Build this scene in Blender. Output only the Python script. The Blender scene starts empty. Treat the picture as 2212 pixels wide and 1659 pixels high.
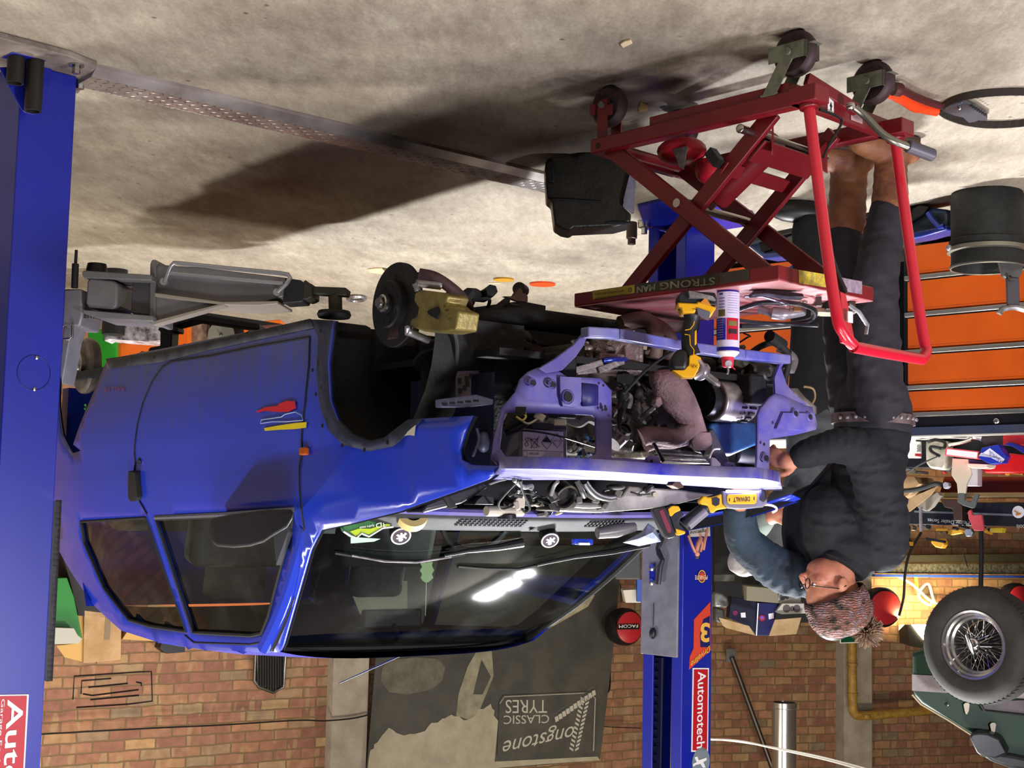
import bpy, bmesh, math, random
from mathutils import Vector as V3, Matrix
from mathutils.geometry import delaunay_2d_cdt
random.seed(7)
SC = bpy.context.scene
COL = SC.collection
PI = math.pi
# ---------------------------------------------------------------- camera
FOC, CAMH, PITCH, ROLL = 3050.0, 1.42, math.radians(5.55), 0.022
cF = V3((0, math.cos(PITCH), -math.sin(PITCH))); cR = V3((1, 0, 0)); cU = V3((0, math.sin(PITCH), math.cos(PITCH)))
_c, _s = math.cos(ROLL), math.sin(ROLL)
cX = -cR*_c - cU*_s      # the phone was held upside down: the picture's right is the room's left
cY = cR*_s - cU*_c
CAM = V3((0, 0, CAMH))
cam = bpy.data.cameras.new('camera'); cam.sensor_width = 36; cam.lens = 36*FOC/2212; cam.clip_start = .05; cam.clip_end = 200
camo = bpy.data.objects.new('camera', cam); COL.objects.link(camo)
mw = Matrix.Identity(4)
for i in range(3):
    mw[i][0] = cX[i]; mw[i][1] = cY[i]; mw[i][2] = -cF[i]; mw[i][3] = CAM[i]
camo.matrix_world = mw
SC.camera = camo
# ---------------------------------------------------------------- light and exposure
SC.view_settings.view_transform = 'Standard'; SC.view_settings.look = 'None'
SC.view_settings.gamma = 1; SC.view_settings.use_curve_mapping = False
SC.view_settings.exposure = EXPOSURE = 0.25
W = bpy.data.worlds.new('night'); SC.world = W; W.use_nodes = True
W.node_tree.nodes['Background'].inputs[0].default_value = (.8, .85, 1, 1)
W.node_tree.nodes['Background'].inputs[1].default_value = .17
def area(name, loc, target, sx, sy, power, col=(1, 1, 1), shape='RECTANGLE', spread=180):
    l = bpy.data.lights.new(name, 'AREA'); l.shape = shape; l.size = sx; l.size_y = sy; l.energy = power; l.color = col; l.spread = math.radians(spread)
    o = bpy.data.objects.new(name, l); COL.objects.link(o); o.location = loc
    o.rotation_euler = (V3(target)-V3(loc)).to_track_quat('-Z', 'Y').to_euler()
    return o
area('ceiling_and_fill_light', (-1.1, 7.35, 4.4), (-.1, 4.8, 0), .6, .16, 440, (.97, .98, 1))
area('ceiling_and_fill_light', (-2.2, 4.2, 4.4), (-1.2, 4.6, 0), 1.2, .3, 50, (1, .94, .86))
area('ceiling_and_fill_light', (3.2, 5.2, 4.4), (1.6, 5.2, 0), .5, .2, 110, (1, .94, .86))
area('work_lamp_light', (-2.9, 2.0, 2.5), (-.5, 4.5, .9), .5, .35, 135, (.93, .89, 1))
area('ceiling_and_fill_light', (-.2, .3, 4.3), (.0, 4.2, .4), 1.8, .9, 75, (1, .96, .95))  # added front fill from above the camera, no tube known there
area('ceiling_and_fill_light', (.2, 2.7, 4.4), (.2, 3.5, 0), 1.6, .4, 85, (1, .95, .88))  # added overhead fill that brightens the near floor
area('ceiling_and_fill_light', (2.2, 8.0, 4.4), (2.4, 9.2, 1.0), 1.8, .3, 85, (1, .9, .74))  # added fill to light the back wall
area('ceiling_and_fill_light', (-2.4, 9.8, 4.4), (-2.2, 11.4, 1), 1.8, .3, 66, (1, .88, .66))  # added fill, lights the far stretch of wall
# ---------------------------------------------------------------- finding real places from the photograph
def ray(x, y): return cX*((x-1106)/FOC) + cY*((829.5-y)/FOC) + cF
def onz(x, y, z=0):
    d = ray(x, y); return CAM + d*((z-CAMH)/d[2])
def atY(x, y, Y):
    d = ray(x, y); return CAM + d*(Y/d[1])
class Pl:
    """a vertical (or any) plane in the room"""
    def __init__(s, p, n): s.p = V3(p); s.n = V3(n).normalized(); s.u = V3((-s.n[1], s.n[0], 0)).normalized() if abs(s.n[2]) < .99 else V3((1, 0, 0))
    def pt(s, x, y, off=0):
        d = ray(x, y); t = (s.p + s.n*off - CAM).dot(s.n)/d.dot(s.n); return CAM + d*t
    def shift(s, o): return Pl(s.p + s.n*o, s.n)
class Fr:
    """a local frame standing on the floor"""
    def __init__(s, o, deg): s.o = V3(o); s.a = math.radians(deg); s.x = V3((math.cos(s.a), math.sin(s.a), 0)); s.y = V3((-math.sin(s.a), math.cos(s.a), 0)); s.z = V3((0, 0, 1))
    def L(s, P): v = V3(P)-s.o; return V3((v.dot(s.x), v.dot(s.y), v[2]))
    def W(s, l): return s.o + s.x*l[0] + s.y*l[1] + s.z*l[2]
    def onx(s, x, y, lx): return s.L(Pl(s.o + s.x*lx, s.x).pt(x, y))
    def ony(s, x, y, ly): return s.L(Pl(s.o + s.y*ly, s.y).pt(x, y))
    def onz(s, x, y, z): return s.L(onz(x, y, z))
# ---------------------------------------------------------------- mesh collecting
def perp(a):
    a = V3(a).normalized(); b = V3((0, 0, 1)) if abs(a[2]) < .9 else V3((1, 0, 0))
    u = a.cross(b).normalized(); return u, a.cross(u).normalized()
class MB:
    def __init__(s): s.v = []; s.f = []
    def add(s, vs, fs):
        n = len(s.v); s.v += [V3(v) for v in vs]; s.f += [tuple(n+i for i in f) for f in fs]; return s
    def box(s, c, d, R=None):
        c = V3(c); R = R or Matrix.Identity(3); vs = []
        for i in (-1, 1):
            for j in (-1, 1):
                for k in (-1, 1): vs.append(c + R @ V3((i*d[0]/2, j*d[1]/2, k*d[2]/2)))
        return s.add(vs, [(0, 1, 3, 2), (4, 6, 7, 5), (0, 4, 5, 1), (2, 3, 7, 6), (0, 2, 6, 4), (1, 5, 7, 3)])
    def box2(s, a, b): return s.box([(a[i]+b[i])/2 for i in range(3)], [abs(b[i]-a[i]) for i in range(3)])
    def beam(s, p, q, w, h, up=(0, 0, 1)):
        p = V3(p); q = V3(q); a = (q-p).normalized(); u = a.cross(V3(up))
        u = (perp(a)[0] if u.length < 1e-4 else u.normalized()); n = u.cross(a).normalized(); vs = []
        for P in (p, q):
            for i, j in ((-1, -1), (1, -1), (1, 1), (-1, 1)): vs.append(P + u*(i*w/2) + n*(j*h/2))
        return s.add(vs, [(3, 2, 1, 0), (4, 5, 6, 7), (0, 1, 5, 4), (1, 2, 6, 5), (2, 3, 7, 6), (3, 0, 4, 7)])
    def cyl(s, p, q, r, r2=None, n=20, cap=True):
        return s.tube([p, q], [r, r if r2 is None else r2], n, cap)
    def tube(s, pts, r, n=10, cap=True, closed=False):
        pts = [V3(p) for p in pts]; m = len(pts); rr = r if isinstance(r, (list, tuple)) else [r]*m
        vs = []; u = None
        for i, p in enumerate(pts):
            a = (pts[(i+1) % m] - pts[i-1]) if closed else (pts[min(i+1, m-1)] - pts[max(i-1, 0)])
            a = a.normalized() if a.length > 1e-9 else V3((0, 0, 1))
            if u is None: u = perp(a)[0]
            u = (u - a*u.dot(a)); u = u.normalized() if u.length > 1e-6 else perp(a)[0]
            w = a.cross(u)
            for k in range(n):
                t = 2*PI*k/n; vs.append(p + (u*math.cos(t) + w*math.sin(t))*rr[i])
        fs = []
        for i in range(m if closed else m-1):
            j = (i+1) % m
            for k in range(n): fs.append((i*n+k, i*n+(k+1) % n, j*n+(k+1) % n, j*n+k))
        if cap and not closed:
            fs.append(tuple(range(n-1, -1, -1))); fs.append(tuple((m-1)*n+k for k in range(n)))
        return s.add(vs, fs)
    def lathe(s, prof, o, ax, n=32, close=False, arc=None):
        o = V3(o); a = V3(ax).normalized(); u, w = perp(a); vs = []; m = len(prof)
        for r, h in prof:
            for k in range(n):
                t = 2*PI*k/n; vs.append(o + a*h + (u*math.cos(t) + w*math.sin(t))*max(r, 1e-5))
        fs = []
        for i in range(m if close else m-1):
            j = (i+1) % m
            for k in range(n): fs.append((i*n+k, i*n+(k+1) % n, j*n+(k+1) % n, j*n+k))
        return s.add(vs, fs)
    def disc(s, o, ax, r, n=24):
        o = V3(o); u, w = perp(ax)
        return s.add([o + (u*math.cos(2*PI*k/n) + w*math.sin(2*PI*k/n))*r for k in range(n)], [tuple(range(n))])
    def prism(s, poly, nv, t):
        """poly: 3-D outline; extruded by nv*t both caps closed"""
        poly = [V3(p) for p in poly]; nv = V3(nv).normalized()*t; m = len(poly)
        vs = poly + [p+nv for p in poly]
        fs = [tuple(range(m-1, -1, -1)), tuple(range(m, 2*m))] + [(i, (i+1) % m, (i+1) % m+m, i+m) for i in range(m)]
        return s.add(vs, fs)
    def sph(s, c, r, n=16, m=10, R=None):
        c = V3(c); r = (r, r, r) if not isinstance(r, (tuple, list)) else r; R = R or Matrix.Identity(3); vs = []; fs = []
        for i in range(m+1):
            p = PI*i/m
            for k in range(n):
                t = 2*PI*k/n; vs.append(c + R @ V3((r[0]*math.sin(p)*math.cos(t), r[1]*math.sin(p)*math.sin(t), r[2]*math.cos(p))))
        for i in range(m):
            for k in range(n): fs.append((i*n+k, i*n+(k+1) % n, (i+1)*n+(k+1) % n, (i+1)*n+k))
        return s.add(vs, fs)
    def grid(s, fn, nu, nv):
        vs = [fn(i/nu, j/nv) for i in range(nu+1) for j in range(nv+1)]
        return s.add(vs, [(i*(nv+1)+j, (i+1)*(nv+1)+j, (i+1)*(nv+1)+j+1, i*(nv+1)+j+1) for i in range(nu) for j in range(nv)])
    def join(s, o): return s.add(o.v, o.f)
FRM = {}
SPLIT = {'bolt_hole', 'trim_hole', 'coupling', 'dusty_wire', 'bay_hose', 'screw', 'latch_bolt', 'bracket_slot', 'hole_collar', 'stud_hole', 'anchor_bolt', 'plug', 'rear_stud', 'throttle_clip', 'wiring', 'jaw_tooth', 'belt_stud'}
def loc_of(o): return FRM.get(o.name, (V3((0, 0, 0)), 0.0)) if o else (V3((0, 0, 0)), 0.0)
def mk(name, mb, mat, fr, smooth=40, bevel=0, solid=0, sub=0, seg=2):
    """fr = (location, rotation about z) of the thing; mb holds world coordinates"""
    me = bpy.data.meshes.new(name); p, a = fr; R = Matrix.Rotation(-a, 3, 'Z')
    me.from_pydata([R @ (v-p) for v in mb.v], [], mb.f)
    bm = bmesh.new(); bm.from_mesh(me)
    bmesh.ops.remove_doubles(bm, verts=bm.verts, dist=1e-5)
    bmesh.ops.recalc_face_normals(bm, faces=bm.faces)
    ang = math.radians(smooth)
    for f in bm.faces: f.smooth = smooth > 0
    for e in bm.edges:
        if len(e.link_faces) == 2 and e.calc_face_angle(0) > ang: e.smooth = False
    bm.to_mesh(me); bm.free()
    for m in (mat if isinstance(mat, (list, tuple)) else [mat]): me.materials.append(m)
    o = bpy.data.objects.new(name, me); COL.objects.link(o)
    if solid:
        m = o.modifiers.new('thickness', 'SOLIDIFY'); m.thickness = solid; m.offset = -1
    if bevel:
        m = o.modifiers.new('edges', 'BEVEL'); m.width = bevel; m.segments = seg; m.limit_method = 'ANGLE'; m.angle_limit = math.radians(35); m.harden_normals = False
    if sub:
        m = o.modifiers.new('smooth', 'SUBSURF'); m.levels = m.render_levels = sub
    return o
def thing(name, label, cat, loc=(0, 0, 0), deg=0, group=None):
    o = bpy.data.objects.new(name, None); COL.objects.link(o); o.empty_display_size = .1
    o.location = loc; o.rotation_euler = (0, 0, math.radians(deg)); o['label'] = label; o['category'] = cat
    if group: o['group'] = group
    FRM[o.name] = (V3(loc), math.radians(deg)); return o
def islands(mb):
    key = {}; ids = [key.setdefault((round(v[0], 5), round(v[1], 5), round(v[2], 5)), len(key)) for v in mb.v]; p = list(range(len(key)))
    def find(a):
        while p[a] != a: p[a] = p[p[a]]; a = p[a]
        return a
    for f in mb.f:
        for i in f[1:]: p[find(ids[i])] = find(ids[f[0]])
    out = {}
    for f in mb.f: out.setdefault(find(ids[f[0]]), []).append(f)
    res = []
    for fs_ in out.values():
        m = MB(); mp = {}
        for f in fs_:
            for i in f:
                if i not in mp: mp[i] = len(m.v); m.v.append(mb.v[i])
            m.f.append(tuple(mp[i] for i in f))
        res.append(m)
    return res
def part(name, mb, mat, parent, label=None, loc=None, **k):
    fr = loc_of(parent)
    if name in SPLIT:
        ms = islands(mb)
        if len(ms) > 1:
            for m in ms[:90]: o = mk(name, m, mat, fr, **k); o.parent = parent; FRM[o.name] = fr
            return o
    o = mk(name, mb, mat, fr, **k); o.parent = parent; FRM[o.name] = fr
    if label: o['label'] = label
    return o
def solo(name, label, cat, mb, mat, loc=None, deg=0, group=None, kind=None, **k):
    if loc is None:
        zs = min(v[2] for v in mb.v); loc = (sum(v[0] for v in mb.v)/len(mb.v), sum(v[1] for v in mb.v)/len(mb.v), zs)
    fr = (V3(loc), math.radians(deg)); o = mk(name, mb, mat, fr, **k)
    o.location = loc; o.rotation_euler = (0, 0, fr[1]); FRM[o.name] = fr
    o['label'] = label; o['category'] = cat
    if group: o['group'] = group
    if kind: o['kind'] = kind
    return o
def struct(name, mb, mat, loc=(0, 0, 0), deg=0, **k):
    fr = (V3(loc), math.radians(deg)); o = mk(name, mb, mat, fr, **k); o.location = loc; o.rotation_euler = (0, 0, fr[1]); FRM[o.name] = fr
    o['kind'] = 'structure'; return o
def locl(fr, mb):
    """turn a mesh written in a local frame into world coordinates"""
    mb.v = [fr.W(v) for v in mb.v]; return mb
def text(name, s, p0, p1, up, h, mat, parent, ext=.0006, bold=0, label=None, shear=0):
    """writing whose baseline runs p0 -> p1, letters h tall, on the face spanned by (p1-p0, up)"""
    cu = bpy.data.curves.new(name, 'FONT'); cu.body = s; cu.size = 1; cu.offset = bold; cu.shear = shear; cu.resolution_u = 3
    to = bpy.data.objects.new(name, cu); COL.objects.link(to); bpy.context.view_layer.update()
    me = bpy.data.meshes.new_from_object(to.evaluated_get(bpy.context.evaluated_depsgraph_get()))
    COL.objects.unlink(to); bpy.data.objects.remove(to)
    xs = [v.co[0] for v in me.vertices]; ys = [v.co[1] for v in me.vertices]; x0, x1, y0, y1 = min(xs), max(xs), min(0, min(ys)), .72
    p0 = V3(p0); p1 = V3(p1); ux = p1-p0; uy = V3(up).normalized()*h/.72; n = ux.cross(uy).normalized()
    mb = MB(); mb.v = [p0 + ux*((v.co[0]-x0)/(x1-x0)) + uy*v.co[1] + n*ext for v in me.vertices]; mb.f = [tuple(p.vertices) for p in me.polygons]
    bpy.data.meshes.remove(me)
    return part(name, mb, mat, parent, label=label, smooth=0)
def inpoly(p, poly):
    x, y = p; r = False; j = len(poly)-1
    for i in range(len(poly)):
        xi, yi = poly[i]; xj, yj = poly[j]
        if (yi > y) != (yj > y) and x < (xj-xi)*(y-yi)/(yj-yi)+xi: r = not r
        j = i
    return r
def seg(poly, L):
    out = []
    for i, p in enumerate(poly):
        q = poly[(i+1) % len(poly)]; d = math.hypot(q[0]-p[0], q[1]-p[1]); n = max(1, int(d/L+.5))
        for k in range(n): out.append((p[0]+(q[0]-p[0])*k/n, p[1]+(q[1]-p[1])*k/n))
    return out
def patch(outer, holes, step, fn):
    """a sheet cut to an outline with holes, laid on the curved surface fn(a, b)"""
    loops = [seg(outer, step)] + [seg(h, step) for h in holes]; pts = []; edges = []
    for lp in loops:
        n = len(pts); pts += lp; edges += [(n+i, n+(i+1) % len(lp)) for i in range(len(lp))]
    x0 = min(p[0] for p in outer); x1 = max(p[0] for p in outer); y0 = min(p[1] for p in outer); y1 = max(p[1] for p in outer)
    nx = int((x1-x0)/step); ny = int((y1-y0)/step)
    bd = list(pts)
    for i in range(1, nx+1):
        for j in range(1, ny+1):
            q = (x0+(x1-x0)*i/(nx+1), y0+(y1-y0)*j/(ny+1))
            if inpoly(q, outer) and not any(inpoly(q, h) for h in holes) and min((q[0]-b[0])**2+(q[1]-b[1])**2 for b in bd) > (step*.45)**2: pts.append(q)
    r = delaunay_2d_cdt([V3((p[0], p[1])).to_2d() for p in pts] if False else [V3((p[0], p[1], 0)).to_2d() for p in pts], edges, [], 0, 1e-6)
    vs, fs = r[0], r[2]; m = MB(); keep = []
    for f in fs:
        c = (sum(vs[i][0] for i in f)/len(f), sum(vs[i][1] for i in f)/len(f))
        if inpoly(c, outer) and not any(inpoly(c, h) for h in holes): keep.append(tuple(f))
    m.add([V3(fn(v[0], v[1])) for v in vs], keep); return m
def arc(p, q, r, t0, t1, n=8):
    return [(p+r*math.cos(t0+(t1-t0)*i/n), q+r*math.sin(t0+(t1-t0)*i/n)) for i in range(n+1)]
def bez(P, n=16):
    """smooth curve through points"""
    P = [V3(p) for p in P]; out = []
    for i in range(len(P)-1):
        a, b, c, d = P[max(i-1, 0)], P[i], P[i+1], P[min(i+2, len(P)-1)]
        for k in range(n if i < len(P)-2 else n+1):
            t = k/n; out.append(.5*((2*b)+(c-a)*t+(2*a-5*b+4*c-d)*t*t+(3*b-a-3*c+d)*t**3))
    return out
# ---------------------------------------------------------------- materials
def lin(h):
    h = h.lstrip('#'); r = []
    for i in (0, 2, 4):
        c = int(h[i:i+2], 16)/255; r.append(c/12.92 if c <= .04045 else ((c+.055)/1.055)**2.4)
    return tuple(r)+(1,)
MATS = {}
def mat(name, col, rough=.5, metal=0, n2=None, nscale=8, namt=.5, bump=0, bscale=60, coat=0, emit=0, trans=0, ior=1.45, alpha=1, spec=.5, stretch=(1, 1, 1), rough2=None):
    if name in MATS: return MATS[name]
    m = bpy.data.materials.new(name); m.use_nodes = True; nt = m.node_tree; b = nt.nodes['Principled BSDF']; MATS[name] = m
    b.inputs['Base Color'].default_value = lin(col); b.inputs['Roughness'].default_value = rough; b.inputs['Metallic'].default_value = metal
    b.inputs['Coat Weight'].default_value = coat; b.inputs['Coat Roughness'].default_value = .06; b.inputs['Transmission Weight'].default_value = trans; b.inputs['IOR'].default_value = ior
    b.inputs['Alpha'].default_value = alpha; b.inputs['Specular IOR Level'].default_value = spec
    tc = nt.nodes.new('ShaderNodeTexCoord'); mp = nt.nodes.new('ShaderNodeMapping'); mp.inputs['Scale'].default_value = stretch
    nt.links.new(tc.outputs['Object'], mp.inputs[0])
    if n2:
        no = nt.nodes.new('ShaderNodeTexNoise'); no.inputs['Scale'].default_value = nscale; no.inputs['Detail'].default_value = 6; no.inputs['Roughness'].default_value = .65
        nt.links.new(mp.outputs[0], no.inputs['Vector'])
        cr = nt.nodes.new('ShaderNodeValToRGB'); cr.color_ramp.elements[0].position = .5-namt*.25; cr.color_ramp.elements[1].position = .5+namt*.25
        cr.color_ramp.elements[0].color = lin(col); cr.color_ramp.elements[1].color = lin(n2)
        nt.links.new(no.outputs['Fac'], cr.inputs[0]); nt.links.new(cr.outputs[0], b.inputs['Base Color'])
        if rough2 is not None:
            mr = nt.nodes.new('ShaderNodeMapRange'); mr.inputs['To Min'].default_value = rough; mr.inputs['To Max'].default_value = rough2; mr.inputs['From Min'].default_value = .35; mr.inputs['From Max'].default_value = .65
            nt.links.new(no.outputs['Fac'], mr.inputs[0]); nt.links.new(mr.outputs[0], b.inputs['Roughness'])
    if bump:
        nb = nt.nodes.new('ShaderNodeTexNoise'); nb.inputs['Scale'].default_value = bscale; nb.inputs['Detail'].default_value = 4
        nt.links.new(mp.outputs[0], nb.inputs['Vector']); bp = nt.nodes.new('ShaderNodeBump'); bp.inputs['Strength'].default_value = bump; bp.inputs['Distance'].default_value = .01
        nt.links.new(nb.outputs['Fac'], bp.inputs['Height']); nt.links.new(bp.outputs[0], b.inputs['Normal'])
    if emit:
        b.inputs['Emission Color'].default_value = lin(col); b.inputs['Emission Strength'].default_value = emit
    return m
# ================================================================ the room
def brick(name, sx):
    m = bpy.data.materials.new(name); m.use_nodes = True; nt = m.node_tree; b = nt.nodes['Principled BSDF']; L = nt.links.new
    tc = nt.nodes.new('ShaderNodeTexCoord'); sp = nt.nodes.new('ShaderNodeSeparateXYZ'); cb = nt.nodes.new('ShaderNodeCombineXYZ')
    L(tc.outputs['Object'], sp.inputs[0]); L(sp.outputs[0], cb.inputs[0]); L(sp.outputs[2], cb.inputs[1])
    wob = nt.nodes.new('ShaderNodeTexNoise'); wob.inputs['Scale'].default_value = 9; wob.inputs['Detail'].default_value = 3; L(tc.outputs['Object'], wob.inputs['Vector'])
    vm = nt.nodes.new('ShaderNodeMixRGB'); vm.blend_type = 'LINEAR_LIGHT'; vm.inputs[0].default_value = .012; L(cb.outputs[0], vm.inputs[1]); L(wob.outputs['Color'], vm.inputs[2])
    def bt(c1, c2, mo, bias=0):
        t = nt.nodes.new('ShaderNodeTexBrick'); L(vm.outputs[0], t.inputs['Vector']); t.inputs['Scale'].default_value = 1
        t.inputs['Brick Width'].default_value = sx; t.inputs['Row Height'].default_value = .075; t.inputs['Mortar Size'].default_value = .0065; t.inputs['Mortar Smooth'].default_value = .25
        t.inputs['Bias'].default_value = bias; t.inputs['Color1'].default_value = c1; t.inputs['Color2'].default_value = c2; t.inputs['Mortar'].default_value = mo; return t
    g = bt((0, 0, 0, 1), (1, 1, 1, 1), (.5, .5, .5, 1))
    cr = nt.nodes.new('ShaderNodeValToRGB'); e = cr.color_ramp.elements; e[0].position = 0; e[0].color = lin('#8a5f4a'); e[1].position = 1; e[1].color = lin('#a48058')
    for p, c in ((.25, '#785040'), (.45, '#93694d'), (.62, '#825c48'), (.8, '#977250'), (.92, '#736551')):
        x = e.new(p); x.color = lin(c)
    L(g.outputs[0], cr.inputs[0])
    n1 = nt.nodes.new('ShaderNodeTexNoise'); n1.inputs['Scale'].default_value = 14; n1.inputs['Detail'].default_value = 5; L(tc.outputs['Object'], n1.inputs['Vector'])
    mx = nt.nodes.new('ShaderNodeMixRGB'); mx.blend_type = 'OVERLAY'; mx.inputs[0].default_value = .55; L(cr.outputs[0], mx.inputs[1]); L(n1.outputs['Fac'], mx.inputs[2])
    # buff patches where the face of a brick is paler
    n2 = nt.nodes.new('ShaderNodeTexNoise'); n2.inputs['Scale'].default_value = 5.5; n2.inputs['Detail'].default_value = 1; mpp = nt.nodes.new('ShaderNodeMapping'); mpp.inputs['Scale'].default_value = (2.2, 1, .6)
    L(tc.outputs['Object'], mpp.inputs[0]); L(mpp.outputs[0], n2.inputs['Vector'])
    cr2 = nt.nodes.new('ShaderNodeValToRGB'); cr2.color_ramp.elements[0].position = .6; cr2.color_ramp.elements[1].position = .64; L(n2.outputs['Fac'], cr2.inputs[0])
    mb2 = nt.nodes.new('ShaderNodeMixRGB'); L(mx.outputs[0], mb2.inputs[1]); mb2.inputs[2].default_value = lin('#97805a')
    ml = nt.nodes.new('ShaderNodeMath'); ml.operation = 'MULTIPLY'; ml.inputs[1].default_value = .55; L(cr2.outputs[0], ml.inputs[0]); L(ml.outputs[0], mb2.inputs[0])
    fm = nt.nodes.new('ShaderNodeMixRGB'); L(g.outputs['Fac'], fm.inputs[0]); L(mb2.outputs[0], fm.inputs[1]); fm.inputs[2].default_value = lin('#6a5439')
    L(fm.outputs[0], b.inputs['Base Color']); b.inputs['Roughness'].default_value = .9
    bp = nt.nodes.new('ShaderNodeBump'); bp.inputs['Strength'].default_value = .6; bp.inputs['Distance'].default_value = .008; bp.invert = True; L(g.outputs['Fac'], bp.inputs['Height']); L(bp.outputs[0], b.inputs['Normal'])
    MATS[name] = m; return m
def concrete():
    m = bpy.data.materials.new('concrete_floor'); m.use_nodes = True; nt = m.node_tree; b = nt.nodes['Principled BSDF']; L = nt.links.new
    tc = nt.nodes.new('ShaderNodeTexCoord')
    def noise(sc, det, st=(1, 1, 1), rot=0, ro=.6):
        mp = nt.nodes.new('ShaderNodeMapping'); mp.inputs['Scale'].default_value = st; mp.inputs['Rotation'].default_value = (0, 0, rot); L(tc.outputs['Object'], mp.inputs[0])
        n = nt.nodes.new('ShaderNodeTexNoise'); n.inputs['Scale'].default_value = sc; n.inputs['Detail'].default_value = det; n.inputs['Roughness'].default_value = ro; L(mp.outputs[0], n.inputs['Vector']); return n
    def ramp(src, a, bb, ca, cb_):
        r = nt.nodes.new('ShaderNodeValToRGB'); r.color_ramp.elements[0].position = a; r.color_ramp.elements[1].position = bb; r.color_ramp.elements[0].color = ca; r.color_ramp.elements[1].color = cb_
        L(src, r.inputs[0]); return r
    def mix(a, bb, f, mode='MIX', fac=None):
        x = nt.nodes.new('ShaderNodeMixRGB'); x.blend_type = mode
        if fac is not None: L(fac, x.inputs[0])
        else: x.inputs[0].default_value = f
        for i, s in ((1, a), (2, bb)):
            if isinstance(s, tuple): x.inputs[i].default_value = s
            else: L(s, x.inputs[i])
        return x.outputs[0]
    W1 = (1, 1, 1, 1); B0 = (0, 0, 0, 1)
    base = ramp(noise(1.3, 9, (1, .7, 1), .5, .7).outputs['Fac'], .38, .64, lin('#857c6e'), lin('#bfb7a5')).outputs[0]
    patchy = ramp(noise(.55, 5).outputs['Fac'], .44, .6, B0, W1).outputs[0]
    c = mix(base, lin('#a79d8c'), .5, fac=patchy)
    fine = ramp(noise(26, 9, (1, .25, 1), .75, .75).outputs['Fac'], .36, .62, (.5, .46, .42, 1), (1.0, 1.0, 1.0, 1)).outputs[0]
    c = mix(c, fine, .5, 'MULTIPLY')
    grit = ramp(noise(95, 5, (1, .5, 1), .75, .7).outputs['Fac'], .4, .56, (.66, .62, .58, 1), (1, 1, 1, 1)).outputs[0]
    c = mix(c, grit, .35, 'MULTIPLY')
    mid = ramp(noise(6, 8, (1, .4, 1), .7, .75).outputs['Fac'], .35, .6, (.62, .57, .53, 1), (1, 1, 1, 1)).outputs[0]
    c = mix(c, mid, .45, 'MULTIPLY')
    st = ramp(noise(2.6, 9, (1, .6, 1), .6, .72).outputs['Fac'], .58, .74, B0, W1).outputs[0]
    c = mix(c, lin('#6d5844'), .5, fac=mix(B0, st, .55))
    # dark speckles and oil marks
    vo = nt.nodes.new('ShaderNodeTexVoronoi'); vo.inputs['Scale'].default_value = 7; L(tc.outputs['Object'], vo.inputs['Vector'])
    sp = ramp(vo.outputs['Distance'], .03, .075, W1, B0).outputs[0]
    c = mix(c, lin('#3a3026'), .5, fac=mix(B0, sp, .75))
    # darker, smoother patch under the scissor table
    sx = nt.nodes.new('ShaderNodeVectorMath'); sx.operation = 'DISTANCE'; L(tc.outputs['Object'], sx.inputs[0]); sx.inputs[1].default_value = (-.42, 4.55, 0)
    wn = noise(3.2, 5)
    ad = nt.nodes.new('ShaderNodeMath'); ad.operation = 'ADD'; L(sx.outputs['Value'], ad.inputs[0])
    mu = nt.nodes.new('ShaderNodeMath'); mu.operation = 'MULTIPLY'; mu.inputs[1].default_value = 1.3; L(wn.outputs['Fac'], mu.inputs[0]); L(mu.outputs[0], ad.inputs[1])
    dark_patch = ramp(ad.outputs[0], .75, 1.2, W1, B0).outputs[0]
    c = mix(c, lin('#352c27'), .5, fac=mix(B0, dark_patch, .72))
    L(c, b.inputs['Base Color'])
    rr = nt.nodes.new('ShaderNodeMapRange'); L(dark_patch, rr.inputs[0]); rr.inputs['To Min'].default_value = .72; rr.inputs['To Max'].default_value = .3; L(rr.outputs[0], b.inputs['Roughness'])
    bp = nt.nodes.new('ShaderNodeBump'); bp.inputs['Strength'].default_value = .25; bp.inputs['Distance'].default_value = .01; L(noise(40, 6).outputs['Fac'], bp.inputs['Height']); L(bp.outputs[0], b.inputs['Normal'])
    MATS['concrete_floor'] = m; return m
struct('floor', MB().box2((-9, -2.5, -.2), (8, 17, 0)), concrete())
# back wall in two stretches that meet behind the far lift column
W1A = V3((5.2, 8.42, 0)); W1B = V3((-1.48, 12.76, 0)); W2B = V3((-8.2, 14.8, 0))
def wallseg(name, A, B, m, z1=4.6):
    d = (B-A); deg = math.degrees(math.atan2(d[1], d[0])); n = V3((-d[1], d[0], 0)).normalized()
    if n[1] < 0: n = -n
    mb = MB().prism([A, B, B+V3((0, 0, z1)), A+V3((0, 0, z1))], n, .25)
    struct(name, mb, m, A, deg, smooth=0)
    return Pl(A, -n), d.normalized()
bm1 = brick('brick_wall_buff', .225)
PW1, dW1 = wallseg('wall_back', W1A, W1B, bm1)
bm2 = brick('brick_wall_brown', .17)
PW2, dW2 = wallseg('wall_far', W1B, W2B, bm2)
plast = mat('painted_block', '#6f6656', .9, n2='#5c5447', nscale=3)
struct('wall_right', MB().box2((5.2, -2.5, 0), (5.4, 8.6, 4.6)), plast)
struct('wall_left', MB().box2((-8.4, -2.5, 0), (-8.2, 15, 4.6)), plast)
struct('wall_front', MB().box2((-8.2, -2.7, 0), (5.2, -2.5, 4.6)), plast)
struct('ceiling', MB().box2((-8.4, -2.7, 4.6), (5.4, 15.2, 4.8)), mat('ceiling_board', '#77726a', .9))
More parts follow.
